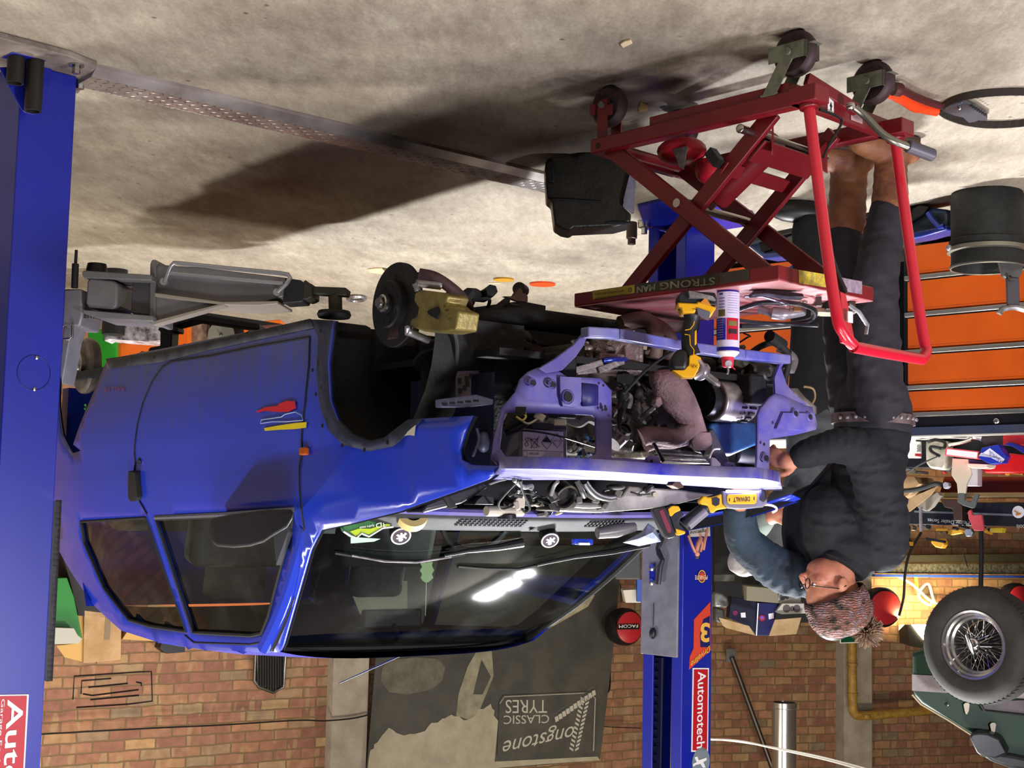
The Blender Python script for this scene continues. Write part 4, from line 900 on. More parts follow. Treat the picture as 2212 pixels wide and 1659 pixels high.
cp('rear_mirror', MB().box((0.02, 1.62, 1.80), (.26, .03, .07)).cyl((.02, 1.6, 1.82), (.02, 1.56, 1.89), .008), blackp, bevel=.012)
tp_ = V3(CAR.ony(921, 1300, 1.58)); bt_ = V3(CAR.ony(921, 1226, 1.58))
fre = thing('air_freshener', 'pale green scalloped air freshener hanging inside the windscreen', 'air freshener', CAR.W(bt_))
fm_ = [(921, 1210), (935, 1214), (933, 1222), (938, 1232), (933, 1240), (936, 1248), (928, 1256), (921, 1259), (914, 1255), (909, 1248), (912, 1240), (907, 1232), (912, 1224), (908, 1215)]
part('card', MB().prism([cx(x, y, 1.60) for x, y in fm_], CAR.y, .004), mat('freshener', '#a9bd8e', .6), fre)
part('string', MB().cyl(cx(921, 1258, 1.602), cx(919, 1330, 1.602), .0012, n=5), whi, fre)
# ---- scuttle and wipers
def scut(u, v):
    p = ws(u, 0); return V3((p[0]*1.02, p[1]-.14*v, p[2]-.005-.05*v + .012*math.sin(PI*v)))
sc_m = mat('scuttle_grey', '#1b1c1e', .7, n2='#2c2d30', nscale=10)
cp('scuttle_panel', MB().grid(scut, 24, 5), sc_m, solid=.012)
vg = MB()
for i in range(15):
    for j in range(4):
        a = scut(.30+i*.012, .62+j*.08)+V3((0, 0, .003)); vg.box(a, (.011, .0075, .002))
cp('scuttle_vent', vg, silver)
vg = MB()
for i in range(10):
    for j in range(3): vg.box(scut(.66+i*.012, .65+j*.1)+V3((0, 0, .003)), (.01, .008, .002))
cp('scuttle_vent', vg, dsteel)
cp('firewall_lip', MB().tube([scut(i/20, 1)+V3((0, -.02, -.01)) for i in range(21)], .012, 6), vio)
def wiper(name, px, ub):
    a = ws(*ub)+V3((0, -.02, .02)); pts = [V3(p) for p in px]
    w = part(name, MB().tube(pts, [.009, .008, .007, .006], 8), blackp, car)
    return w
def onws(x, y, off=.012):
    """point of the windscreen under a pixel"""
    s_, best = 1.2, None
    P = cx(x, y, 1.2)
    for k in range(12):
        l = CAR.ony(x, y, s_); u = min(1, max(0, (l[0]-A0[0])/(A1[0]-A0[0]))); v = min(1, max(0, (l[2]-1.45)/.44)); q = ws(u, v)
        for _ in range(3):
            u = min(1, max(0, u+(q[0]-l[0])/1.3)); v = min(1.0, max(0, v+(l[2]-q[2])/.45)); q = ws(u, v)
        s_ = q[1]-off
    return CAR.W(CAR.ony(x, y, s_))
w1 = part('wiper_arm', MB().tube([onws(1130, 1172, .03), onws(1078, 1182, .03), onws(1010, 1190, .03), onws(960, 1200, .025)], [.016, .012, .008, .006], 8), blackp, car)
part('wiper_blade', MB().tube([onws(724, 1194, .006), onws(780, 1203, .012), onws(850, 1212, .012), onws(920, 1212, .012), onws(1005, 1196, .008)], .0065, 6), blackp, w1)
part('wiper_frame', MB().tube([onws(760, 1200, .025), onws(830, 1213, .035), onws(900, 1215, .035), onws(975, 1203, .025)], .004, 6), silver, w1)
w2 = part('wiper_arm', MB().tube([onws(1400, 1175, .03), onws(1320, 1192, .03), onws(1240, 1203, .03), onws(1160, 1220, .025)], [.014, .011, .008, .006], 8), blackp, car)
part('wiper_blade', MB().tube([onws(989, 1223, .006), onws(1050, 1228, .012), onws(1120, 1229, .012), onws(1200, 1212, .012)], .0065, 6), blackp, w2)
# ---- front panel and slam panel
def FR(x, z): return .035 + .10*(x/.72)**2 + max(0, (z-1.2))*.05
def fpt(x, y):
    s = .06
    for i in range(6):
        l = CAR.ony(x, y, s); s = FR(l[0], l[2])
    return (l[0], l[2])
def FP(L2): return [fpt(x, y) for x, y in L2]
ff = lambda off=0: (lambda a, b: CAR.W((a, FR(a, b)+off, b)))
fo = FP([(1163, 794), (1204, 800), (1225, 814), (1297, 817), (1321, 844), (1321, 988), (1397, 993), (1404, 988), (1418, 990), (1430, 1003), (1533, 1010), (1560, 1007), (1572, 1003), (1580, 1012), (1636, 1015), (1638, 898), (1643, 884), (1665, 858), (1676, 851), (1695, 856), (1736, 874), (1755, 879), (1766, 915), (1763, 928), (1720, 939), (1663, 948), (1661, 1015), (1668, 1034), (1636, 1033), (1550, 1030), (1430, 1024), (1300, 1017), (1180, 1011), (1080, 1009), (1063, 991), (1068, 950), (1077, 915), (1085, 882), (1115, 846), (1125, 819), (1142, 803)])
hole1 = FP([(1091, 891), (1190, 893), (1280, 897), (1288, 903), (1289, 980), (1270, 991), (1194, 996), (1124, 995), (1096, 991), (1080, 969), (1086, 920)])
part('front_panel', patch(fo, [hole1], .035, ff()), vio, car, solid=.01, bevel=0)
def raised(name, L2, off=-.012, m=None, th=.014, bev=.004): return part(name, patch(FP(L2), [], .04, ff(off)), m or vio, car, solid=th, bevel=bev)
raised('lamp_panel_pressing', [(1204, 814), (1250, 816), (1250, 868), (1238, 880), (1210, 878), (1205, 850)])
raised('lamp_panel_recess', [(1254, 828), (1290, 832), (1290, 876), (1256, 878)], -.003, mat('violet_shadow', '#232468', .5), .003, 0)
raised('panel_gusset', [(1686, 892), (1740, 893), (1752, 914), (1722, 930), (1672, 926)])
raised('panel_gusset', [(1392, 990), (1404, 984), (1418, 986), (1424, 1004), (1396, 1004)])
raised('panel_gusset', [(1560, 1004), (1570, 998), (1582, 1000), (1588, 1014), (1562, 1014)])
hl = MB()
for x, y, r in ((1221, 858, .015), (1144, 827, .008), (1187, 831, .008), (1296, 833, .004), (1301, 884, .006), (1294, 886, .004), (1317, 902, .004), (1400, 997, .006), (1573, 1009, .005), (1573, 1022, .004), (1743, 900, .008), (1712, 893, .008), (1648, 990, .010), (1643, 960, .005), (1669, 917, .006), (1300, 878, .004)):
    q = fpt(x, y); hl.lathe([(r, 0), (r, .001), (0, .001)], CAR.W((q[0], FR(*q)-.0145, q[1])), -CAR.y, 16)
part('bolt_hole', hl, seam, car)
rg = MB()
for x, y, r in ((1221, 858, .019), (1144, 827, .011), (1187, 831, .012), (1743, 900, .012), (1712, 893, .012), (1648, 990, .014)):
    q = fpt(x, y); rg.lathe([(r-.002, 0), (r, .004), (r+.003, 0)], CAR.W((q[0], FR(*q)-.0125, q[1])), -CAR.y, 20)
part('hole_collar', rg, vio, car)
# top shelf of the slam panel
slam = mat('slam_panel', '#2328a0', .35, n2='#76708c', nscale=5, namt=.7, stretch=(1, 4, 1), rough2=.55)
zt = 1.29
fe = [CAR.onz(x, y, zt) for x, y in ((1078, 1012), (1180, 1013), (1300, 1018), (1430, 1026), (1550, 1031), (1640, 1034), (1686, 1042))]
be = [CAR.onz(x, y, zt+.004) for x, y in ((1053, 1037), (1180, 1037), (1303, 1037), (1438, 1046), (1547, 1053), (1610, 1058), (1690, 1060))]
sm = MB(); n_ = len(fe); F_ = bez(fe, 4); B_ = bez(be, 4); m_ = len(F_)
for i in range(m_):
    f, b_ = F_[i], B_[i]; sm.v += [f+V3((0, 0, -.03)), f, f.lerp(b_, .35)+V3((0, 0, .004)), f.lerp(b_, .5)+V3((0, 0, -.004)), b_, b_+V3((0, .004, -.03))]
for i in range(m_-1):
    for k in range(5): sm.f.append((i*6+k, (i+1)*6+k, (i+1)*6+k+1, i*6+k+1))
cp('slam_panel', sm, slam, solid=.006, smooth=35)
part('bonnet_catch', MB().prism(cxs([(1452, 1048, .1), (1460, 1038, .1), (1466, 1036, .1), (1474, 1046, .1), (1478, 1052, .1), (1466, 1056, .1)]), CAR.y, .03), mat('brown_steel', '#5a4436', .5, .5), car, bevel=.002)
# lower bar and diagonal braces
def beamx(name, pts, w, h, m, **k):
    P = cxs(pts); mb = MB()
    for a, b_ in zip(P[:-1], P[1:]): mb.beam(a, b_, w, h)
    return part(name, mb, m, car, bevel=.005, **k)
beamx('lower_crossmember', [(1262, 718, .07), (1330, 722, .055), (1480, 750, .05), (1600, 766, .06), (1697, 777, .08)], .045, .03, mat('crossmember_violet', '#4a50b8', .35, n2='#8a88a6', nscale=6, namt=.8))
part('brace', MB().prism(cxs([(1267, 713, .09), (1273, 716, .09), (1262, 745, .09), (1245, 770, .08), (1215, 800, .07), (1180, 806, .06), (1165, 796, .06), (1200, 775, .08), (1240, 745, .09)]), CAR.y, .012), vio, car, bevel=.002)
part('brace', MB().prism(cxs([(1690, 774, .09), (1698, 778, .09), (1688, 795, .09), (1700, 830, .1), (1716, 850, .1), (1745, 874, .1), (1700, 862, .09), (1676, 852, .08), (1674, 815, .08)]), CAR.y, .012), vio, car, bevel=.002)
part('tow_ring', MB().lathe([(.020, -.004), (.026, 0), (.020, .004), (.016, 0)], cx(1660, 806, .08), CAR.y, 24, close=True), blackp, car)
# far wing upper strip catching light
fw = [(-.71, .22, 1.325), (-.735, .38, 1.36), (-.735, .7, 1.40), (-.72, 1.0, 1.43)]
cp('far_wing_flange', MB().add([V3(p) for p in fw] + [V3(p)+V3((.05, 0, -.012)) for p in fw] , [(i, i+1, i+5, i+4) for i in range(3)]), bpaint, solid=.006)
# ---- wheel housings and structure
blkm = mat('underseal', '#0a0a0b', .75, n2='#131214', nscale=8, bump=.4)
hub = CAR.ony(853, 658, .60); hub = V3((.70, .585, .775))
def whouse(sg):
    mb = MB()
    pr = [(.30*math.cos(t)+.60, .88+.33*math.sin(t)) for t in [PI*i/14-.1 for i in range(16)]]
    mb.add([V3((sg*.74, s, z)) for s, z in pr]+[V3((sg*.42, s, z)) for s, z in pr], [(i, i+1, i+17, i+16) for i in range(15)])
    mb.add([V3((sg*.42, s, z)) for s, z in pr], [tuple(range(16))]); return mb
cp('wheel_housing', whouse(1), blkm); cp('wheel_housing', whouse(-1), blkm)
cp('sill_box', MB().box2((.56, .93, .79), (.76, 2.62, .90)), blkm, bevel=.02); cp('sill_box', MB().box2((-.76, .93, .79), (-.56, 2.62, .90)), blkm, bevel=.02)
cp('chassis_rail', MB().box2((.36, .12, .93), (.44, 1.1, 1.03)), blkm, bevel=.01); cp('chassis_rail', MB().box2((-.44, .12, .93), (-.36, 1.1, 1.03)), blkm, bevel=.01)
cp('subframe', MB().tube([(.45, .60, .80), (.3, .50, .78), (-.3, .50, .78), (-.45, .6, .80)], .035, 10).beam((-.4, .75, .80), (.4, .75, .80), .1, .05), blkm)
cp('inner_wing', MB().box2((.60, .20, 1.0), (.61, .62, 1.30)), mat('inner_wing_blue', '#080d2a', .5))
cp('inner_wing', MB().box2((-.60, .45, 1.0), (-.59, .95, 1.34)), MATS['inner_wing_blue'])
# suspension and brake
rust = mat('rusty_brown', '#4b3432', .7, .3, n2='#2e2224', nscale=12, bump=.3); gold = mat('caliper_gold', '#8f8148', .45, .45, n2='#6e6438', nscale=14, bump=.2)
alu = mat('cast_aluminium', '#a39b98', .45, .6, n2='#7c7470', nscale=16, bump=.25)
bk_ = part('front_brake_disc', locl(CAR, MB().lathe([(.074, .0), (.128, .0), (.130, -.003), (.130, -.018), (.126, -.021), (.07, -.021)], hub, (1, 0, 0), 56)), mat('disc_face', '#242326', .5, .6, n2='#312f31', nscale=6), car, smooth=30)
part('disc_bell', locl(CAR, MB().lathe([(.074, .0), (.073, .022), (.068, .027), (.03, .027), (.03, .036), (.022, .038), (.0, .03)], hub, (1, 0, 0), 48)), mat('disc_bell', '#1d1d20', .5, .6), bk_, smooth=30)
part('hub_nut', locl(CAR, MB().lathe([(.027, .03), (.027, .045), (.022, .048), (.022, .040), (.0, .040)], hub, (1, 0, 0), 30).cyl(hub+V3((.035, 0, 0)), hub+V3((.062, 0, 0)), .013, n=20).cyl(hub+V3((.04, 0, 0)), hub+V3((.055, 0, 0)), .019, n=6)), steel, bk_, smooth=30)
hs = MB()
for i in range(8):
    t = 2*PI*i/8+.3; r = .052; hs.lathe([(.0065 if i % 2 else .005, 0), (.0065 if i % 2 else .005, .001), (0, .001)], hub+V3((.0275, r*math.cos(t), r*math.sin(t))), (1, 0, 0), 12)
part('stud_hole', locl(CAR, hs), seam, bk_)
def ipx(x, y, lx): return CAR.W(CAR.onx(x, y, lx))
cal = part('brake_caliper', MB().prism([ipx(x, y, .755) for x, y in ((910, 626), (960, 632), (968, 640), (962, 655), (972, 664), (990, 672), (984, 712), (955, 718), (915, 716), (884, 705), (886, 690), (900, 684), (903, 664), (893, 650), (896, 632))], -CAR.x, .075), gold, car, bevel=.006, seg=3)
part('caliper_window', MB().prism([ipx(x, y, .757) for x, y in ((931, 668), (948, 662), (951, 676), (946, 690), (926, 679), (924, 672))], CAR.x, .003), seam, cal, bevel=.001)
cr_ = MB()
for i in range(5): cr_.box(ipx(972+i*3, 662+i*9, .74), (.03, .02, .008), Matrix.Rotation(math.radians(-37), 3, 'Z'))
part('caliper_ribs', cr_, gold, cal)
part('slide_pin', MB().cyl(ipx(900, 612, .775), ipx(952, 618, .70), .011, n=14).cyl(ipx(896, 612, .78), ipx(903, 628, .77), .009, n=10), silver, cal, bevel=.001)
part('slide_pin', MB().cyl(ipx(880, 716, .775), ipx(926, 735, .70), .011, n=14).cyl(ipx(880, 706, .78), ipx(880, 722, .77), .008, n=10), silver, cal, bevel=.001)
cp('wheel_hub_carrier', MB().tube([hub+V3((-.03, 0, .11)), hub+V3((-.05, 0, 0)), hub+V3((-.04, 0, -.1))], .045, 12), rust)
part('lower_arm', MB().tube(bez([ipx(905, 590, .70), ipx(935, 600, .66), ipx(975, 622, .60), ipx(1003, 650, .50), ipx(1012, 672, .45)]), [.02]*8+[.017]*100, 10) if False else MB().tube(bez([ipx(905, 592, .70), ipx(940, 600, .66), ipx(978, 625, .60), ipx(1005, 652, .52), ipx(1014, 674, .47)]), .018, 12), rust, car)
part('drive_shaft', MB().tube([ipx(985, 690, .62), ipx(1040, 706, .45), ipx(1085, 722, .30), ipx(1130, 735, .15)], [.022, .018, .02, .035], 12), rust, car)
part('suspension_strut', MB().cyl(ipx(925, 735, .62), ipx(935, 860, .58), .032, n=20).cyl(ipx(926, 775, .62), ipx(928, 780, .62), .05, n=24), blkm, car)
part('brake_hose', MB().tube(bez([ipx(977, 708, .70), ipx(985, 730, .68), ipx(987, 770, .66), ipx(984, 805, .64), ipx(978, 830, .62)]), .007, 8), mat('hose_grey', '#2a2b2c', .6), car)
part('wing_bracket', MB().prism(cxs([(990, 802, .3), (1035, 800, .3), (1038, 826, .3), (1042, 850, .3), (1050, 862, .3), (985, 862, .3), (986, 815, .3)]), CAR.y, .006), mat('bracket_bluegrey', '#4f587c', .5, .3, n2='#6a5850', nscale=20), car, bevel=.001)
part('bumper_bracket', MB().prism(cxs([(952, 862, .25), (1030, 852, .2), (1066, 862, .16), (1066, 874, .16), (1010, 880, .2), (953, 880, .25)]), CAR.y, .03), mat('bracket_grey', '#5d6180', .45, .4), car, bevel=.003)
bh = MB()
for i in range(5): bh.box(cx(960+i*17, 872-i*1.6, .24-i*.018), (.016, .005, .006))
for x, y in ((993, 822), (1008, 818), (1004, 838), (994, 844), (1018, 812), (1010, 830)): bh.box(cx(x, y, .298), (.012, .004, .014))
part('bracket_slot', bh, seam, car)
# rear brake and drum of the car
rh = side(180, 790); rl = (.70, 2.98, .80); rl = V3(CAR.onx(180, 790, .70))
rb_ = part('rear_brake_disc', locl(CAR, MB().lathe([(.05, .01), (.112, .01), (.118, .006), (.125, -.002), (.127, -.02), (.12, -.04), (.05, -.04)], rl, (1, 0, 0), 48)), mat('rear_disc', '#97908c', .4, .5, n2='#6a6460', nscale=4), car, smooth=30)
part('rear_hub', locl(CAR, MB().lathe([(.06, .01), (.06, .03), (.05, .035), (.028, .035), (.028, .065), (.02, .075), (0, .078)], rl, (1, 0, 0), 36)), steel, rb_, smooth=30)
part('rear_stud', locl(CAR, MB().cyl(rl+V3((.03, .035, .02)), rl+V3((.07, .035, .02)), .006).cyl(rl+V3((.03, -.03, .03)), rl+V3((.07, -.03, .03)), .006)), steel, rb_)
# ================================================================ what is in the engine bay
mani = mat('rusty_manifold', '#94787a', .75, .15, n2='#5f4a48', nscale=9, namt=.9, bump=.5, bscale=90)
bayd = mat('bay_dark', '#0b0b0d', .7); gryp = mat('grey_casting', '#8d8580', .5, .45, n2='#5c5552', nscale=14, bump=.3)
cp('bay_backing', MB().box2((-.6, .85, .82), (.6, .87, 1.38)), bayd)
en = cp('engine', MB().box2((-.42, .32, .86), (.18, .72, 1.20)), mat('engine_block', '#2a2523', .7, .3, n2='#4a423d', nscale=10, bump=.5), bevel=.02)
def ep(name, mb, m, **k): return part(name, mb, m, en, **k)
def tubepx(name, pts, r, m, n=5, sides=12, par=None, **k): return part(name, MB().tube(bez([cx(*p) for p in pts], n), r if not isinstance(r, list) else [r[min(int(i/(len(bez([cx(*p) for p in pts], n))/len(r))), len(r)-1)] for i in range(len(bez([cx(*p) for p in pts], n)))], sides), m, par or en, **k)
# exhaust manifold shield: the big rusty curved casting
def loft(rows, m, name, par=None, n=16, **k):
    """rows of (x, y, s, half width px, half depth m) -> closed rounded tube"""
    mb = MB(); R = []
    for x, y, s, hw, hd in rows:
        c = cx(x, y, s); e = cx(x+hw, y, s)-c; R.append((c, e, CAR.y*hd))
    for c, e, d in R:
        for k_ in range(n):
            t = 2*PI*k_/n; mb.v.append(c+e*math.cos(t)+d*math.sin(t))
    for i in range(len(R)-1):
        for k_ in range(n): mb.f.append((i*n+k_, i*n+(k_+1) % n, (i+1)*n+(k_+1) % n, (i+1)*n+k_))
    mb.f.append(tuple(range(n))); mb.f.append(tuple((len(R)-1)*n+k_ for k_ in range(n)))
    return part(name, mb, m, par or en, smooth=60, **k)
loft([(1432, 800, .20, 27, .04), (1444, 825, .18, 34, .05), (1458, 855, .18, 36, .05), (1474, 885, .19, 33, .045), (1490, 910, .2, 24, .04), (1500, 930, .21, 21, .035), (1506, 950, .22, 24, .035)], mani, 'exhaust_manifold', bevel=0)
loft([(1512, 935, .20, 17, .03), (1514, 950, .2, 20, .03), (1516, 962, .21, 16, .028), (1511, 973, .22, 9, .02)], mani, 'manifold_flange')
tubepx('manifold_runner', [(1386, 946, .24), (1400, 941, .23), (1430, 943, .22), (1460, 945, .21), (1484, 930, .2), (1500, 920, .2)], .030, mani, sides=14)
tubepx('manifold_runner', [(1395, 962, .25), (1420, 955, .24), (1450, 955, .23), (1480, 948, .22)], .022, mani, sides=12)
ep('manifold_ear', MB().prism(cxs([(1418, 862, .16), (1427, 857, .16), (1432, 872, .16), (1424, 880, .16), (1416, 874, .16)]), CAR.y, .02), mani, bevel=.002)
mt = MB()
text('writing', 'ROLACTEM', cx(1424, 862, .128), cx(1430, 808, .128), CAR.x, .012, mat('rust_letter', '#6b4d49', .8), en)
# downpipe seen through the lower opening
tubepx('exhaust_pipe', [(1340, 700, .3), (1385, 690, .28), (1410, 705, .26), (1416, 740, .24), (1412, 775, .24)], .026, mat('pipe_tan', '#7d6d62', .55, .5, n2='#5d5048', nscale=14), sides=14)
tubepx('exhaust_pipe', [(1372, 692, .32), (1410, 700, .3), (1440, 720, .27), (1450, 750, .25), (1445, 780, .25)], .024, MATS['pipe_tan'], sides=14)
tubepx('exhaust_box', [(1370, 690, .5), (1430, 694, .45), (1500, 700, .42)], .035, mat('pipe_rust', '#5d4644', .7, .3, n2='#3f3030', nscale=10), sides=14)
tubepx('sump_bolt_rail', [(1380, 765, .32), (1440, 772, .3), (1500, 780, .3)], .012, gryp)
# gearbox and castings on the near side
ep('gearbox', MB().box(cx(1330, 770, .30), (.16, .16, .12)).cyl(cx(1290, 775, .3), cx(1290, 775, .45), .05, n=20), mat('gearbox_alu', '#8f7f7c', .5, .5, n2='#6a5c58', nscale=18, bump=.5), bevel=.012, seg=3)
ep('gearbox_plate', MB().prism(cxs([(1298, 762, .2), (1350, 765, .2), (1350, 795, .2), (1298, 790, .2)]), CAR.y, .03), mat('cast_pink', '#a3888c', .55, .4, n2='#7b6468', nscale=24, bump=.5), bevel=.004)
tubepx('selector_rod', [(1303, 779, .17), (1325, 776, .16), (1352, 777, .17)], .008, mat('blue_steel', '#3848b0', .25, .7))
ep('gearbox_ribs', MB().beam(cx(1240, 800, .2), cx(1300, 783, .18), .02, .02).beam(cx(1245, 803, .2), cx(1310, 796, .18), .012, .02).beam(cx(1290, 800, .18), cx(1345, 780, .17), .02, .02), gryp, bevel=.003)
ep('mount_bracket', MB().prism(cxs([(1350, 745, .22), (1375, 750, .22), (1382, 780, .2), (1376, 800, .2), (1362, 800, .2), (1352, 775, .2)]), CAR.y, .03), mani, bevel=.004)
# alternator
ac = cx(1572, 868, .22)
al = ep('alternator', MB().cyl(ac-CAR.x*.02, ac+CAR.x*.07, .068, n=36).cyl(ac-CAR.x*.085, ac-CAR.x*.02, .062, n=36), mat('alternator_alu', '#bdb6ae', .35, .7, n2='#8d8680', nscale=20), bevel=.006, seg=3)
fn = MB()
for i in range(20):
    t = 2*PI*i/20
    for xo in (-.055, -.012): fn.box(ac+CAR.x*xo+CAR.y*(.0655*math.cos(t))+V3((0, 0, .0655*math.sin(t))), (.026, .006, .008), Matrix.Rotation(CAR.a, 3, 'Z') @ Matrix.Rotation(t, 3, 'X'))
part('cooling_slots', fn, seam, al)
pl_ = MB()
for k_ in range(6): pl_.lathe([(.045-k_*.0, .072+k_*.006), (.052, .075+k_*.006), (.045, .078+k_*.006)], ac, CAR.x, 36)
pl_.lathe([(.052, .072), (.055, .11), (.03, .112), (.012, .10), (0, .10)], ac, CAR.x, 36); part('pulley', pl_, blackp, al)
tubepx('alternator_bracket', [(1540, 826, .2), (1570, 838, .19), (1604, 845, .19), (1612, 870, .2), (1606, 905, .2)], .012, gryp)
ep('cylinder_head', MB().prism(cxs([(1385, 975, .28), (1440, 962, .28), (1500, 975, .28), (1535, 985, .28), (1538, 1002, .28), (1390, 990, .28)]), CAR.y, .14), mat('head_alu', '#8a8376', .5, .4, n2='#6d675c', nscale=20, bump=.5), bevel=.006)
rb2 = MB()
for k_ in range(3): rb2.beam(cx(1415, 978+k_*8, .27), cx(1532, 984+k_*8, .27), .012, .008)
ep('head_fins', rb2, gryp, bevel=.002)
ep('camshaft_cover', MB().prism(cxs([(1535, 915, .22), (1600, 905, .22), (1640, 915, .22), (1640, 960, .22), (1580, 985, .22), (1560, 980, .22), (1545, 960, .22)]), CAR.y, .1), mat('teal_blue_plastic', '#1d4a78', .5, n2='#123050', nscale=9), bevel=.012, seg=3)
ep('timing_cover', MB().prism(cxs([(1532, 930, .2), (1542, 925, .2), (1566, 975, .2), (1582, 1006, .2), (1560, 1008, .2), (1540, 985, .2)]), CAR.y, .05), mat('grey_plastic', '#3a3a3e', .5), bevel=.006)
tubepx('coolant_hose', [(1595, 980, .3), (1620, 984, .28), (1645, 985, .25)], .03, rub)
ep('dipstick', MB().cyl(cx(1412, 958, .14), cx(1433, 996, .14), .006), blackp)
tubepx('oil_pipe', [(1555, 970, .17), (1541, 972, .17), (1532, 990, .17)], .003, whi)
ep('white_tag', MB().prism(cxs([(1538, 988, .15), (1546, 990, .15), (1557, 1002, .15), (1556, 1010, .15), (1538, 1006, .15)]), CAR.y, .006), whi)
# coolant outlet and hoses on the near side of the engine
tubepx('coolant_outlet', [(1325, 960, .18), (1340, 945, .18), (1346, 938, .17)], .024, mat('outlet_steel', '#7a777c', .4, .7), sides=20)
ep('outlet_mouth', MB().lathe([(.018, 0), (.0225, 0), (.0225, .01), (.018, .01)], cx(1348, 929, .14), (-CAR.y+V3((0, 0, -.8))).normalized(), 28, close=True).disc(cx(1347.5, 930, .145), (-CAR.y+V3((0, 0, -.8))).normalized(), .019), blackp)
tubepx('starter_hose', [(1345, 905, .22), (1342, 880, .2), (1345, 860, .2), (1354, 850, .2)], .012, rust)
tubepx('speed_cable', [(1348, 850, .12), (1395, 800, .1), (1448, 762, .08), (1470, 750, .06)], .0045, rub)
for i, P_ in enumerate(([(1330, 820, .25), (1345, 830, .22), (1360, 815, .22), (1380, 830, .24)], [(1325, 855, .24), (1345, 850, .2), (1362, 858, .22), (1358, 880, .24)], [(1350, 835, .2), (1348, 870, .19), (1338, 905, .2), (1345, 935, .2)])): tubepx('wiring', P_, .008, [blackp, gryp, rub][i])
ep('throttle_clip', MB().sph(cx(1345, 855, .19), .02).sph(cx(1378, 848, .22), .018).box(cx(1350, 820, .22), (.05, .03, .03)), bayd)
# water pump end at the far side
tubepx('radiator_hose', [(1608, 775, .2), (1640, 750, .18), (1675, 740, .15), (1700, 760, .14), (1702, 790, .14), (1695, 820, .16)], .0105, rub)
ep('hose_mouth', MB().cyl(cx(1662, 726, .14), cx(1690, 745, .16), .020, n=22), rub)
ep('hose_mouth_bore', MB().disc(cx(1661, 725, .136), cx(1662, 726, .14)-cx(1690, 745, .16), .018), seam)
tubepx('grey_bottle', [(1700, 765, .2), (1712, 778, .2), (1705, 800, .2)], .020, mat('bottle_grey', '#5e595c', .5))
ep('water_pump', MB().cyl(cx(1585, 755, .2), cx(1600, 790, .2), .03).cyl(cx(1618, 800, .18), cx(1660, 800, .18), .022, n=20), mat('olive_cast', '#33352a', .7, n2='#4c4b36', nscale=20, bump=.5))
loft([(1705, 840, .2, 12, .03), (1712, 860, .2, 20, .04), (1735, 880, .2, 22, .04), (1745, 895, .2, 12, .03)], gryp, 'strut_bracket')
tubepx('far_ring', [(1735, 835, .2), (1756, 840, .2), (1760, 860, .2), (1750, 878, .2)], .004, mat('tan_hose', '#8a7350', .6))
# battery in the near lamp opening
bt = thing('car_battery', 'grey car battery with a white hazard label inside the near lamp opening', 'battery', cx(1170, 990, .25))
Bc = [(1122, 925), (1225, 929), (1226, 992), (1122, 990)]
part('case', MB().prism(cxs([(x, y, .20) for x, y in Bc]), CAR.y, .16), mat('battery_grey', '#6a6670', .5), bt, bevel=.004)
part('top_strip', MB().prism(cxs([(x, y, .197) for x, y in ((1150, 912), (1224, 917), (1225, 930), (1150, 927))]), CAR.y, .16), mat('battery_dark', '#2c2b30', .5), bt, bevel=.002)
def bpl(L2, m, s=.1985, name='label', th=.0008): return part(name, MB().prism(cxs([(x, y, s) for x, y in L2]), -CAR.y, th), m, bt, smooth=0)
bpl([(1129, 927), (1216, 933), (1217, 989), (1129, 986)], mat('battery_label', '#d4cde0', .5))
def btube(L2, r=.0009, cl=True): return MB().tube([cx(x, y, .1965) for x, y in L2], r, 4, closed=cl)
mk_ = btube([(1204, 936), (1191, 950), (1204, 967), (1215, 952)]).join(btube([(1180, 940), (1170, 956), (1182, 970), (1192, 957)])).join(btube([(1143, 945), (1166, 966)], cl=False)).join(btube([(1165, 942), (1146, 968)], cl=False)).join(btube([(1146, 948), (1162, 948), (1160, 966), (1149, 966)])).join(btube([(1134, 948), (1140, 945), (1143, 951), (1138, 954)])).join(btube([(1133, 958), (1139, 955), (1142, 962), (1136, 964)])).join(btube([(1130, 972), (1216, 976)], .0005, False)).join(btube([(1131, 974), (1139, 974), (1139, 985), (1131, 985)], .0005))
part('label_symbols', mk_, blackp, bt); bpl([(1181, 943), (1190, 955), (1171, 954)], blackp, .1968, 'label_mark')
text('writing', 'UN 2794', cx(1212, 950, .1965), cx(1196, 949, .1965), (0, 0, 1), .006, blackp, bt)
text('writing', 'BATTERY', cx(1163, 978, .1965), cx(1142, 977, .1965), (0, 0, 1), .006, blackp, bt)
for i in range(4): text('writing', 'CONTAINS ACID KEEP UPRIGHT', cx(1212, 978+i*2.6, .1965), cx(1176-i*2, 977+i*2.6, .1965), (0, 0, 1), .0022, blackp, bt)
# lamp wiring
for i, (P_, r_, m_) in enumerate((([(1090, 935, .16), (1120, 925, .14), (1150, 905, .14), (1180, 900, .15)], .010, blackp), ([(1086, 928, .15), (1110, 915, .14), (1150, 898, .14), (1240, 900, .18)], .007, rub), ([(1095, 938, .15), (1130, 930, .15), (1200, 940, .16), (1285, 965, .18)], .003, blackp), ([(1120, 903, .1), (1140, 915, .1), (1160, 906, .1), (1175, 900, .1)], .003, MATS['white_cable']), ([(1115, 900, .1), (1128, 908, .09), (1136, 900, .09), (1130, 890, .1)], .003, mat('yellow_wire', '#d0c060', .5)), ([(1222, 905, .25), (1250, 915, .22), (1270, 905, .2), (1288, 912, .2)], .013, mat('corrugated_grey', '#6b6a66', .6)), ([(1240, 950, .3), (1255, 965, .3), (1262, 985, .3)], .008, blackp))):
    part('lamp_wiring', MB().tube(bez(cxs(P_)), r_, 8), m_, car)
